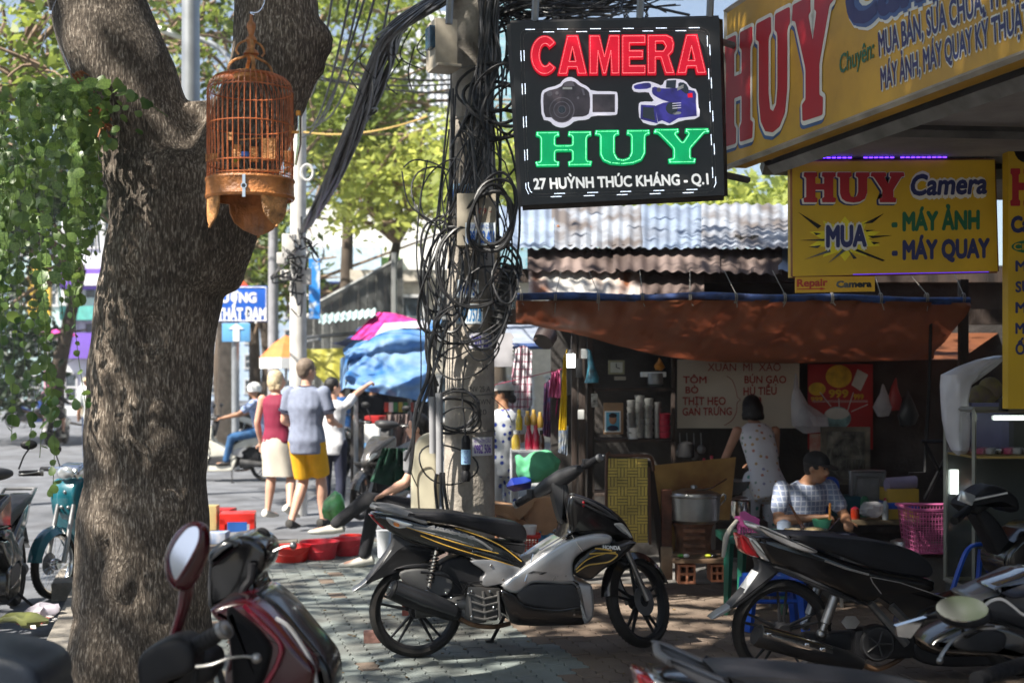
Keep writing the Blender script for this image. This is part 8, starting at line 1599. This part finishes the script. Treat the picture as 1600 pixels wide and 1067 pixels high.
bx('block','pinkish grey concrete block behind the scooter shock absorber','block',622,862,700,905,8.3,.3,mat('pink_grey_block',(.36,.27,.24),.85,var=.2))
bx('block','dark wooden block under the scooter beside the pole foot','block',628,905,650,962,8.2,.2,mat('red_brown_wood',(.20,.06,.05),.8,var=.3))
# cream upright board by the conduits
cb_=pth('cream_panel','tall cream moulded panel with a rounded top left of the conduits','panel',664,800,8.75);q=MB();q.slab([(p.x,p.z) for p in (P(a,b,8.7) for a,b in ((641,820),(642,720),(650,690),(660,680),(672,678),(680,690),(684,730),(684,820),(684,880),(641,880)))],.10,.03,0,4,3);q.v=[v+V(0,8.82,0) for v in q.v];q.build('shell',mat('cream_plastic',(.52,.48,.36),.5,var=.06,dirt=.15),cb_,50)
q=MB();q.tube(smooth_path([P(a,b,8.715) for a,b in ((654,800),(652,750),(660,733),(674,730),(682,745))],5),.0035,5);q.build('groove',mat('groove_brown',(.2,.17,.12),.7),cb_)
bx('grey_tub','grey plastic tub behind the cream panel','tub',630,705,645,735,9.2,.2,mat('tub_grey',(.4,.4,.42),.5))
# buckets, stool, jars on the ground
rp=mat('red_bucket',(.72,.025,.015),.38,coat=.2,var=.08);pr=mat('red_pink_bucket',(.68,.03,.05),.38,coat=.2)
for (px,yb,yt,r,m,lab) in ((450,879,855,31,rp,'orange-red plastic basin, leftmost of the row'),(496,875,847,30,pr,'pinkish red plastic basin in the middle of the row'),(538,869,843,26,pr,'red plastic basin nearest the white shoe'),(548,856,838,20,rp,'small red basin behind the row of basins')):
    g=G(px,yb);t=thing('plastic_basin',lab,'basin',(g.x,g.y+.12,0),0,'red basins on the pavement');k=g.y/F;q=MB(True);h=(yb -yt) *k*.95;q.lathe([(r*k*.80,0),(r*k*.84,.01),(r*k*.97,h),(r*k*1.05,h+.004),(r*k*1.05,h -.006),(r*k*.95,h -.008),(r*k*.78,.015),(.001,.015)],32);q.build('body',m,t)
    q=MB(True);q.tube([(r*k*1.03*math.cos(a),-abs(r*k*.9*math.sin(a)),h -abs(math.sin(a)) *h*.5) for a in np.linspace(0,math.pi,15)],.004,5);q.build('handle',m,t)
def stool(label,px,yb,wpx,hpx,m,rz=.15):
    g=G(px,yb);k=g.y/F;w,h=wpx*k,hpx*k;t=thing('plastic_stool',label,'stool',tuple(g),rz)
    q=MB(True);q.box((0,0,h -.012),(w,w*.9,.024),0,.008);q.build('seat',m,t)
    for a_,s1,s2 in ((0,1,0),(0,-1,0),(1,0,1),(1,0,-1)):
        q=MB(True);W_=w*.97
        if a_ == 0:q.box((0,s1*w*.44,h*.8),(W_,.01,h*.35));[q.box((sg*W_*.43,s1*w*.44,h*.4),(W_*.14,.01,h*.8)) for sg in (-1,1)]
        else:q.box((s2*w*.48,0,h*.8),(.01,w*.87,h*.35));[q.box((s2*w*.48,sg*w*.38,h*.4),(.01,w*.12,h*.8)) for sg in (-1,1)]
        q.build('side',m,t,0)
    q=MB(True);q.box((0,-w*.455,h*.52),(w*.55,.006,h*.36));q.build('label',mat('blue_label',(.02,.12,.45),.5),t,0);return t
stool('red plastic stool with a blue label on the road edge',372,842,54,42,rp)
stool('second red plastic stool half hidden behind the first',345,830,40,36,mat('dull_red',(.45,.02,.02),.45),-.1)
bx('tin','yellowish tin standing beside the red stool','tin',321,790,338,830,12.6,.15,mat('tin_cream',(.50,.40,.18),.5));bx('box','white and blue box below the tin at the trunk edge','box',322,832,352,850,11.9,.2,mat('box_pale',(.5,.5,.55),.6,col2=(.2,.3,.5),scale=14))
sb=pth('carrier_bag','bright green plastic carrier bag hanging from the grey scooter','plastic bag',522,812,11.6);q=MB();q.loft([(P(524,765,11.6),.01,.01),(P(524,772,11.6),.05,.04),(P(523,784,11.6),.10,.06),(P(521,798,11.6),.115,.08),(P(520,808,11.6),.09,.06),(P(520,813,11.6),.01,.01)],18);q.v=[v+noise.noise_vector(v*11) *.022 for v in q.v];q.build('bag',mat('green_film',(.10,.42,.12),.3,coat=.5,var=.3,scale=12),sb,30)
q=cloth([P(598,700,12.3),P(640,700,12.6)],[P(578,752,12.2),P(648,768,12.5)],16,14,.0,.12,12);solo('green_cover',q,mat('dark_green_cloth',(.015,.07,.04),.85,var=.3),'dark green cover draped over things behind the grey scooter','cloth',smooth=80)
for (px,py,w,h,m,lab) in ((600,845,24,30,mat('tub_white',(.55,.57,.6),.4),'white bucket behind the seated person\'s shin'),(628,850,18,26,mat('tub_blue',(.1,.25,.55),.4),'blue and white bucket beside the scooter tail')):cyl(pth('bucket',lab,'bucket',px,py+h/2,10.2),'body',[(w*.4,py+h/2+10),(w*.5,py -h/2),(w*.53,py -h/2 -2)],px,10.2,m)
# litter by the kerb at the far left
lit_g=thing('litter_bag','crumpled yellow-green plastic bag lying by the kerb','plastic bag',tuple(G(38,970,0)));q=MB();q.ball(G(38,968,.03),.12,14,None,(1.3,.8,.35));q.v=[v+noise.noise_vector(v*9) *.05 for v in q.v];q.build('bag',mat('yellow_green_film',(.12,.13,.04),.4,var=.3),lit_g,30)
q=MB();q.ball(G(65,955,.03),.12,14,None,(1,.9,.5));q.v=[v+noise.noise_vector(v*10) *.05 for v in q.v];solo('litter_bag',q,mat('pale_film',(.50,.46,.52),.35,alpha=.9),'crumpled translucent plastic bag lying against the teal bike wheel','plastic bag',smooth=30)
q=MB()
for k in range(26):p=G(random.gauss(62,16),random.gauss(968,9),.012);q.box(p,(random.uniform(.02,.07),random.uniform(.02,.05),.004),Matrix.Rotation(random.uniform(0,6),3,'Z') @ Matrix.Rotation(random.uniform(-.4,.4),3,'X'))
o=solo('litter',q,mat('paper_scraps',(.6,.58,.55),.7,col2=(.4,.1,.08),scale=9,thr=(.4,.5)),None,None,kind='stuff',smooth=0)
q=MB()
for k in range(60):
    x,y=random.uniform(340,1100),random.uniform(868,1060);p=G(x,y,.006);q.box(p,(random.uniform(.01,.03),random.uniform(.008,.02),.003),random.uniform(0,6))
solo('leaf_litter',q,mat('dry_leaves',(.22,.14,.05),.8,var=.4),None,None,kind='stuff',smooth=0)
# ---------------------------------------------------------------- street sign, lamp post, far pole
galv=mat('galvanised',(.36,.38,.40),.42,metal=.6,var=.12,scale=3)
sg_=thing('street_sign','blue street name sign with white letters and a one-way arrow on a tall lamp post','street sign',(P(368,700,24).x,24,-.13));YS_=24.0
q=MB();q.tube(smooth_path([P(368,770,YS_),P(368,400,YS_),P(370,180,YS_),P(364,108,YS_),P(345,78,YS_),P(315,62,YS_),P(285,57,YS_)],5),[.075,.07,.06,.05,.045],12);q.build('post',galv,sg_)
q=MB();q.loft([(P(290,58,YS_),.05,.05,(0,1,0),(0,0,1)),(P(280,56,YS_),.12,.07,(0,1,0),(0,0,1)),(P(262,50,YS_),.13,.08,(0,1,0),(0,0,1)),(P(243,44,YS_),.07,.05,(0,1,0),(0,0,1))],14);q.build('lamp_head',WHT,sg_)
q=MB();a,b=P(318,503,23.9),P(418,447,23.9);q.box(((a.x+b.x) /2,23.9,(a.z+b.z) /2),(b.x -a.x,.03,b.z -a.z),0,.01);pnl=q.build('sign_panel',mat('sign_blue',(.01,.10,.48),.4,var=.05),sg_)
q=MB();q.text('ĐƯỜNG',P(330,472,23.88),P(401,472,23.88),P(330,457,23.88),.03);q.text('TÔN THẤT ĐẠM',P(302,499,23.88),P(416,499,23.88),P(302,481,23.88),.03);q.build('lettering',WHT,pnl,0)
q=MB();[q.tube([P(x0,y0,23.88),P(x1,y1,23.88)],.009,4) for x0,y0,x1,y1 in ((320,449,416,449),(416,449,416,501),(416,501,320,501))];q.build('sign_border',WHT,pnl,0)
q=MB();a,b=P(347,534,23.9),P(391,505,23.9);q.box(((a.x+b.x) /2,23.9,(a.z+b.z) /2),(b.x -a.x,.03,b.z -a.z),0,.01);pn2=q.build('arrow_panel',mat('sign_light_blue',(.12,.36,.66),.45,var=.05),sg_)
q=MB();q.prism([(364,533),(364,514),(357,514),(369,505),(381,514),(374,514),(374,533)],lambda p:P(p[0],p[1],23.87),lambda p:P(p[0],p[1],23.885));q.build('arrow',WHT,pn2,0)
q=MB();q.lathe([(.001,0),(.26,0),(.26,.02),(.001,.02)],32,P(370,458,23.97),Matrix.Rotation(R(90),3,'X'));q.build('round_sign',mat('sign_orange_red',(.60,.10,.03),.5),sg_)
lp=thing('lamp_post','thick galvanised steel post rising between the two limbs of the tree','post',(P(298,0,12).x,12,-.13));q=MB();q.tube([V(P(298,0,12).x,12,-.13),P(298,0,12),P(298,-500,12)],[.10,.082,.07],24);q.build('shaft',galv,lp)
wp=thing('utility_pole','far white painted utility pole catching full sun behind the tourists','utility pole',(P(466,700,16).x,16,-.13));q=MB();q.tube([V(P(466,0,16).x,16,-.13),P(466,350,16),P(468,120,16)],[.115,.10,.085],20);q.build('shaft',mat('white_pole',(.62,.60,.56),.8,var=.1,dirt=.15),wp)
q=MB();[q.box(P(x,y,15.8),(w,.15,h),0,.01) for x,y,w,h in ((452,385,.16,.3),(440,404,.10,.14),(478,432,.12,.2),(447,430,.12,.12))];q.build('box',mat('white_box',(.6,.58,.55),.6),wp)
for k in range(26):
    m_=MB();x,y=random.gauss(460,14),random.gauss(410,26);m_.tube(smooth_path([P(x,y,15.7),P(x+random.uniform(-18,18),y+random.uniform(-5,30),15.6),P(466+random.uniform(-12,12),y+random.uniform(-30,30),15.75)],4),.012,5);m_.build('cable',cabm,wp)
q=MB();q.tube([P(497+9*math.cos(a),395+14*math.sin(a),15.7) for a in np.linspace(0,6.283,21)[:-1]],.012,5,closed=True);q.tube([P(480+9*math.cos(a),270+12*math.sin(a),15.5) for a in np.linspace(0,6.283,21)[:-1]],.02,5,closed=True);q.build('ring',mat('ring_white',(.6,.6,.58),.5),wp)
bsn=thing('shop_banner','narrow blue and white vertical shop banner right of the far white pole','banner',P(488,500,18));q=MB();a,b=P(483,498,18),P(500,404,18);q.box(((a.x+b.x) /2,18,(a.z+b.z) /2),(b.x -a.x,.04,b.z -a.z));q.build('panel',mat('banner_blue',(.02,.22,.62),.5,col2=(.55,.6,.65),scale=7,thr=(.42,.5)),bsn,0)
for x,y0,y1,r,lab in ((427,396,560,.085,'grey pole seen between the blue sign and the white pole'),(1356,0,0,0,'')):
    if r:t=thing('utility_pole',lab,'utility pole',(P(x,y1,30).x,30,-.13));q=MB();q.tube([V(P(x,0,30).x,30,-.13),P(x,330,30)],[.14,.11],12);q.build('shaft',mat('grey_pole',(.30,.30,.32),.8),t)
# ---------------------------------------------------------------- market stall with blue tarpaulin
ms=thing('market_stall','market stall draped with a faded blue tarpaulin beyond the tourists','market stall',(P(610,740,18).x,18.5,-.13))
blt=mat('tarp_blue_faded',(.02,.12,.34),.6,col2=(.20,.32,.46),scale=2.6,thr=(.30,.60),bump=.2,bscale=20,var=.2)
tp_,bt2=smooth_path([P(548,552,17.6),P(580,528,17.7),P(612,516,17.8),P(668,514,17.9)],4),smooth_path([P(538,606,17.0),P(580,612,17.0),P(620,620,17.0),P(668,627,17.0)],4)
def swag(u,v):
    p=interp(bt2,u).lerp(interp(tp_,u),v);k=v -.30*(2*u -1) ** 2*(1 -v)
    return p+V(0,-.16*max(0,math.sin(k*9.5)) *v ** .3 -.10*noise.noise(V(u*3,v*4,2)) -.05*noise.noise(V(u*9,v*9,5)),.02*noise.noise(V(u*5,0,3)))
q=MB();q.grid(swag,48,34);q.build('front_tarpaulin',blt,ms,80)
q=cloth([P(535,545,19.6),P(600,505,19.8),P(690,500,20)],[P(548,552,17.6),P(612,516,17.8),P(668,514,17.9)],30,10,.08,.2,22,3);q.build('roof_tarpaulin',blt,ms,80)
q=cloth([P(532,560,19.2),P(540,556,17.8),P(548,552,17.6)],[P(530,612,19.2),P(534,610,17.4),P(538,606,17.0)],12,10,.0,.15,23,3);q.build('side_tarpaulin',blt,ms,80)
for x in (556,640):q=MB();q.tube([V(P(x,0,17.2).x,17.2,-.13),P(x,600,17.2)],.03,6);q.build('post',STEEL,ms)
q=MB();q.box((P(610,0,18.6).x,19.2,.7),(1.3,.1,1.7));q.build('back_wall',darkp,ms,0);q=MB();q.box((P(618,0,17.4).x,17.8,.25),(.75,.7,.75),0,.02);q.build('counter',wdm,ms)
brc=mat('brown_cloth',(.20,.15,.14),.85,var=.2,stretch=(1,1,.2));q=cloth([P(598,648,17.1),P(664,646,17.1)],[P(596,712,17.0),P(640,745,16.8)],30,14,0,.25,25,3);q.build('hanging_cloth',brc,ms,80)
for k,(x,m) in enumerate(((604,mat('pack_red',(.4,.05,.03),.4)),(611,WHT),(618,mat('pack_green',(.05,.25,.08),.4)),(626,mat('pack_yellow',(.5,.4,.05),.4)),(634,mat('pack_green',(.05,.25,.08),.4)),(643,mat('pack_red',(.4,.05,.03),.4)),(652,WHT))):q=MB();q.box(P(x,636,17.2),(.055,.04,.13),0,.003);q.build('packet',m,ms)
cl_=thing('cooler','white and blue cooler with a red lid at the market stall','cooler',P(583,735,16.8));
for nm,y0,y1,m in (('lid',650,662,mat('cooler_red',(.42,.02,.02),.4)),('body',662,692,WHT),('base',692,735,mat('cooler_blue',(.10,.32,.62),.4))):a,b=P(569,y1,16.8),P(600,y0,16.8);q=MB();q.box(((a.x+b.x) /2,17,(a.z+b.z) /2),(b.x -a.x,.35,b.z -a.z -.002),0,.012);q.build(nm,m,cl_)
ytp=thing('yellow_tarpaulin','yellow-green tarpaulin hanging behind the tourist man\'s head','tarpaulin',P(512,600,19));q=cloth([P(474,545,20),P(510,545,20),P(560,542,20)],[P(490,578,19.6),P(512,602,19.5),P(545,600,19.5)],20,14,.1,.12,31,3);q.build('sheet',leafmat('tarp_yellow',(.42,.40,.06),(.55,.52,.10),.4,2),ytp,80);q=MB();q.tube([P(455,530,20),P(510,525,20),P(560,520,20)],.03,6);q.tube([P(462,537,20),P(500,530,19)],.025,6);q.build('rod',STEEL,ytp)
nt_=thing('navy_tarpaulin','navy blue tarpaulin roof left of the magenta cloth','tarpaulin',P(550,545,21));q=cloth([P(560,512,22),P(610,492,22)],[P(508,534,20),P(560,546,20)],20,12,.1,.15,32,3);q.build('sheet',mat('navy_sheet',(.03,.04,.16),.6,var=.3),nt_,80)
mg=thing('magenta_cloth','magenta and pink cloth thrown over the blue stall roof','cloth',P(600,520,18.5));q=cloth([P(588,488,19.4),P(620,490,19.4),P(660,503,19.4)],[P(548,530,18.6),P(590,530,18.2),P(655,512,18.2)],26,12,0,.2,33,3);q.build('sheet',mat('magenta_sheet',(.62,.03,.26),.7,var=.3),mg,80)
q=cloth([P(600,505,18.6),P(668,500,18.6)],[P(582,530,18.0),P(668,518,18.0)],16,8,0,.12,34,3);solo('grey_tarpaulin',q,mat('grey_sheet',(.42,.42,.45),.7,var=.15),'pale grey sheet beside the magenta cloth on the stall roof','tarpaulin',smooth=80)
q=MB();q.grid(lambda u,v:P(lerp(498,588,u),lerp(506 -12*u,492 -10*u,v),lerp(19,21,v)) +V(0,0,.02*math.sin(u*60)),40,2);solo('plastic_roof',q,mat('teal_white_roof',(.45,.58,.58),.5,var=.1),'pale green corrugated plastic roof strip above the navy tarpaulin','roof sheet')
# grey corrugated fence with a sloping top
fe=thing('corrugated_fence','tall weathered corrugated sheet fence with a sloping top behind the stalls','fence',(P(560,600,26).x,26,-.13));fem=mat('fence_grey',(.27,.28,.27),.7,var=.25,scale=2,stretch=(2,1,.15),dirt=.3,metal=.2)
for k in range(11):
    x0,x1=476+k*14,476+k*14+13.6;y0,y1=np.interp(x0,[476,500,622,640],[500,470,405,400]),np.interp(x1,[476,500,622,640],[500,470,405,400]);q=MB()
    q.grid(lambda u,v:Vector((P(lerp(x0,x1,u),0,26).x,26+.03*math.sin(u*2*math.pi*4) +k*.003,lerp(-.1,lerp(P(0,y0,26).z,P(0,y1,26).z,u),v))),32,1);q.build('panel',fem,fe)
q=MB();q.tube([P(496,474,25.9),P(622,405,25.9)],.04,4);q.tube([V(P(616,0,25.8).x,25.8,-.1),P(616,395,25.8)],.06,6);q.build('rail',fem,fe)
# pale buildings behind
def building(label,px0,px1,ytop,Y,dep,wallm,floors=4,cols=4,winm=None,awn=None,z0=-.13,sign=None,roofm=None,rim=True,name='building'):
    t=thing(name,label,'building',((px0+px1 -2*CX) /2/F*Y,Y,z0));a,b=P(px0,0,Y).x,P(px1,0,Y).x;zt=P(0,ytop,Y).z;q=MB();q.box(((a+b) /2,Y+dep/2,(zt+z0) /2),(b -a,dep,zt -z0));q.build('wall',wallm,t,0)
    winm=winm or mat('far_window',(.06,.08,.10),.15,var=.3);cw_,fh=(b -a) /cols,(zt -z0) /floors;frm=mat('window_frame',(.55,.55,.55),.5)
    for j in range(floors):
        for i in range(cols):
            x,z=a+cw_*(i+.5),z0+fh*(j+.55);q=MB();w_,h_=cw_*.3,fh*.27;q.box((x,Y -.03,z),(2*w_+.16,.06,.08));q.box((x,Y -.04,z -h_),(2*w_+.2,.1,.1));q.box((x,Y -.04,z+h_),(2*w_+.2,.08,.08));q.box((x -w_,Y -.04,z),(.08,.08,2*h_));q.box((x+w_,Y -.04,z),(.08,.08,2*h_));f=q.build('window',frm,t,0)
            q=MB();q.box((x,Y -.012,z),(2*w_,.02,2*h_));q.build('pane',winm,f,0)
    if rim:q=MB();q.box(((a+b) /2,Y+dep/2,zt+.15),(b -a+.4,dep+.4,.3));q.build('cornice',roofm or wallm,t,0)
    return t,a,b,zt
cw_=mat('white_wall',(.66,.67,.68),.8,var=.08,scale=.5);purp=mat('purple_wall',(.18,.09,.48),.7,var=.08,scale=.5);tealw=mat('pale_teal_wall',(.38,.52,.52),.8,var=.08,scale=.5);bw_=mat('pale_blue_wall',(.38,.48,.60),.8,var=.1,scale=.3)
t,a,b,zt=building('white and purple shop building at the far end of the road',96,188,330,58,12,cw_,4,3)
for y0,y1,m,nm in ((420,452,purp,'sign_band'),(478,500,mat('teal_band',(.10,.42,.36),.6),'balcony_band'),(520,560,purp,'shop_front')):a_,b_=P(0,y1,57.6).z,P(0,y0,57.6).z;q=MB();q.box(((a+b) /2,57.7,(a_+b_) /2),(b -a -.2,.5,b_ -a_));q.build(nm,m,t,0)
q=MB();q.box((P(158,0,57).x,57.2,2.4),(.6,.4,5));q.build('pillar',purp,t,0)
q=MB();q.text('SHOP',P(130,446,57.3),P(170,446,57.3),P(130,430,57.3),.03) if False else q.box(P(150,437,57.35),(1.6,.05,.5));q.build('sign_strip',WHT,t,0)
building('pale teal shop building behind the hanging vine',12,95,350,60,12,tealw,4,3);t,a,b,zt=building('pale blue office building left behind the hanging vine',-90,10,260,70,14,bw_,7,4)
q=MB();q.box(P(62,455,57),(1.0,.3,2.2));solo('yellow_sign',q,mat('far_yellow',(.7,.45,.05),.5),'small yellow shop sign far behind the hanging vine','sign')
building('grey-blue building far down the street between trunk and sign',190,470,430,95,14,bw_,5,9)
building('slim white tower with vertical stripes behind the pole',612,706,22,210,22,mat('tower_white',(.80,.82,.84),.6,var=.05,scale=.05),22,9,winm=mat('tower_glass',(.35,.42,.48),.3))
q=MB()
for k in range(10):x=lerp(P(612,0,209).x,P(706,0,209).x,k/9);q.box((x,209.5,30),(.5,.8,62))
solo('tower_fins',q,mat('tower_white',(.72,.74,.76),.6),'white vertical fins on the slim tower facade','facade fins',smooth=0)
building('glassy blue office tower behind the cables right of the pole',700,830,-60,260,30,mat('tower_teal',(.22,.42,.48),.35,var=.1,scale=.05),26,10,winm=mat('tower_glass_teal',(.10,.35,.42),.2))
# white building with a blue-trimmed canopy
wb=thing('corner_building','sunlit white corner building with a blue edged canopy behind the white pole','building',(P(580,0,42).x,42,-.13));q=MB();a,b=P(470,0,42).x,P(760,0,42).x;q.box(((a+b) /2,46,P(0,320,42).z/2),(b -a,8,P(0,320,42).z));q.build('wall',mat('sun_white',(.80,.79,.76),.8,var=.04),wb,0)
for x0,x1,y0,y1,m,nm in ((482,596,386,440,mat('canopy_pale_blue',(.50,.64,.76),.6),'canopy_front'),(482,600,440,443,bluem,'blue_edge'),(486,590,443,476,mat('brown_shadow_wall',(.16,.11,.12),.8),'recess'),(545,625,402,436,mat('green_panel',(.22,.42,.10),.6),'green_panel')):  # recess slab: the shade under the canopy is in its dark brown
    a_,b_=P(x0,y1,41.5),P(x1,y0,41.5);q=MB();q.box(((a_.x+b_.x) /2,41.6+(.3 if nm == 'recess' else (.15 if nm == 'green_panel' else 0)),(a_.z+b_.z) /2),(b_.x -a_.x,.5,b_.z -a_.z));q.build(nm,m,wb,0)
building('low cream wall building behind the fence and parked bikes',560,900,440,34,6,mat('cream_wall',(.55,.50,.42),.8,var=.1),2,6)
# orange parasol
op=thing('parasol','orange parasol with a white valance left of the white pole','parasol',(P(425,700,24).x,24,-.13));q=MB()
C0,rP=P(447,524,24),.50;q.lathe([(.02,.0),(rP*.5,-.16),(rP,-.42)],8,C0,caps=False);q.build('canopy',mat('orange_canvas',(.70,.20,.05),.7),op,0);q=MB();q.lathe([(rP,-.42),(rP*1.0,-.62)],8,C0,caps=False);q.build('valance',WHT,op,0);q=MB();q.tube([V(C0.x,24,-.13),C0],.025,6);q.build('pole',ALU,op)
# ---------------------------------------------------------------- trees beyond
la=leafmat('leaf_sunlit',(.04,.08,.02),(.26,.33,.06),.5,.9);lb=leafmat('leaf_dark',(.02,.045,.018),(.09,.13,.03),.4,.5);lc=leafmat('leaf_yellow',(.09,.15,.03),(.40,.45,.11),.55,.9);ldk=leafmat('leaf_deep',(.012,.03,.02),(.04,.07,.025),.3,.5)  # sunlit yellow tones are put into the leaf colours
twig=mat('pale_twig',(.26,.18,.12),.9,var=.2);tk=mat('far_trunk',(.09,.068,.05),.9,var=.3,scale=3,stretch=(1,1,.3))
def far_tree(label,trunk_px,Y,tr_r,boxes,lm_,n,per,size,seed,twigs=0,group='trees beyond the crossing'):
    r=np.random.default_rng(seed);base=P(trunk_px[0][0],0,Y);t=thing('tree',label,'tree',(base.x,Y,-.13),0,group);pts=[V(base.x,Y,-.13)] +[P(a,b,Y) for a,b in trunk_px];q=MB();q.tube(smooth_path(pts,4),[tr_r,tr_r*.8,tr_r*.5],10);q.build('trunk',tk,t)
    cs=[]
    for (x0,y0,x1,y1,w) in boxes:
        for k in range(int(n*w)):cs.append(tuple(P(r.uniform(x0,x1),r.uniform(y0,y1),Y+r.uniform(-2.2,2.2))))
    leaf_cloud('crown',cs,per,(Y*.012,Y*.02,Y*.009),size,lm_,t,seed=seed)
    if twigs:
        q=MB()
        for k in range(twigs):
            c=cs[int(r.integers(len(cs)))];a=Vector(c);b=a+Vector((r.normal() *Y*.04,r.normal() *.6,r.normal() *Y*.022));q.tube(smooth_path([a,(a+b) /2+V(0,0,Y*.008*r.normal()),b],3),[Y*.0016,Y*.0006],4)
        for k in range(10):q.tube(smooth_path([pts[-1],pts[-1].lerp(Vector(cs[k*3 % len(cs)]),.5) +V(0,0,.2),Vector(cs[k*3 % len(cs)])],4),[tr_r*.4,.02],6)
        q.build('branch',twig,t)
    return t
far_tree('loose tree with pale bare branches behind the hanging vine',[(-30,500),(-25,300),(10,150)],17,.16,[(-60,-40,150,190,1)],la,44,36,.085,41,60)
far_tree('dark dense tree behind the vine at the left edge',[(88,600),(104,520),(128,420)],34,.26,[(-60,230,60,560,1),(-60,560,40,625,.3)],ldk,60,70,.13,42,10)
far_tree('tree filling the gap between the two limbs around the lamp post',[(250,400),(270,200),(300,80)],26,.2,[(205,-50,380,150,1)],la,36,40,.10,43,70)
far_tree('tall bright green tree behind the hanging wires',[(350,620),(352,520),(420,200),(480,80)],30,.26,[(430,-60,640,170,1),(640,-60,690,95,.12),(490,150,600,230,.3)],la,58,58,.12,44,70)
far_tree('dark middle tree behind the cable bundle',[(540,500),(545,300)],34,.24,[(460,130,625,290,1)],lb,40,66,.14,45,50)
far_tree('bright yellow-green tree left of the pole',[(600,500),(620,380)],30,.2,[(510,235,700,350,1)],lc,46,72,.12,46,30)
far_tree('yellow-green tree between pole and LED sign',[(780,600),(770,300)],27,.2,[(690,190,830,330,1)],lc,34,70,.12,47,4)
far_tree('bright tree whose top shows over the tin roof',[(1050,600),(1050,380)],24,.2,[(800,296,1250,350,1)],lc,70,70,.11,48,0)
far_tree('leafy tree whose branches hang above the street sign',[(398,560),(392,380)],36,.2,[(370,330,480,470,1)],la,30,60,.15,49,30)
far_tree('shade tree beyond the crossing at the left of the road',[(-20,500),(0,420),(30,330)],34,.2,[(-20,230,180,330,1)],lb,40,60,.16,50,10)
for x,Y,lab in ((351,27,'pale tree trunk standing just left of the blue sign post'),(415,38,'thin dark tree trunk behind the orange parasol')):
    t=thing('tree',lab,'tree',(P(x,0,Y).x,Y,-.13));q=MB();q.tube([V(P(x,0,Y).x,Y,-.13),P(x+4,560,Y),P(x -4,470,Y),P(x+6,330,Y)],[.20,.17,.14],12);q.build('trunk',mat('pale_trunk',(.34,.27,.20),.9,var=.2) if x <400 else tk,t)
# bits far down the road
for x,y,m,lab in ((70,530,pinkc,'pink umbrella far down the road'),(96,525,mat('magenta_dot',(.6,.05,.3),.7),'magenta umbrella further right down the road')):q=MB();c_=P(x,y,40);q.lathe([(.02,.25),(.3,.16),(.5,0)],10,c_,caps=False);q.tube([c_,V(c_.x,40,-.13)],.02,5);solo('parasol',q,m,lab,'umbrella')

# ---------------------------------------------------------------- the other side of the street (seen in mirrors and paint)
def across(label,x,y0,y1,h,m):
    t=thing('building',label,'building',(x,(y0+y1) /2,-.13));q=MB();q.box((x -5,(y0+y1) /2,h/2),(10,y1 -y0 -.1,h));q.build('wall',m,t,0)
    n_=int((y1 -y0) /2.5)
    for j in range(int(h/3.2)):
        for i in range(n_):q=MB();q.box((x+.02,lerp(y0,y1,(i+.5) /n_),1.6+j*3.2),(.08,1.3,1.5 if j else 2.2));q.build('window',mat('far_window',(.06,.08,.10),.15),t,0)
across('cream shop house across the street',-17,-14,-6,9.5,mat('cream_wall',(.55,.50,.42),.8));across('pale teal shop house across the street',-17,-6,2,7.5,tealw);across('white shop house across the street',-17,2,9,10.5,cw_)

# ---------------------------------------------------------------- air
q=MB();q.box((-10,110,37),(260,330,76.3));hz_=q.build('haze',bpy.data.materials.new('haze_air'),None,0);hz_['kind'] ='stuff'
hm_=hz_.data.materials[0];hm_.use_nodes=True;ht_=hm_.node_tree;ht_.nodes.remove(ht_.nodes['Principled BSDF']);pv_=ht_.nodes.new('ShaderNodeVolumePrincipled');pv_.inputs['Density'].default_value=.0008;pv_.inputs['Color'].default_value=(.95,.97,1,1);pv_.inputs['Anisotropy'].default_value=.2;ht_.links.new(pv_.outputs[0],ht_.nodes['Material Output'].inputs['Volume'])
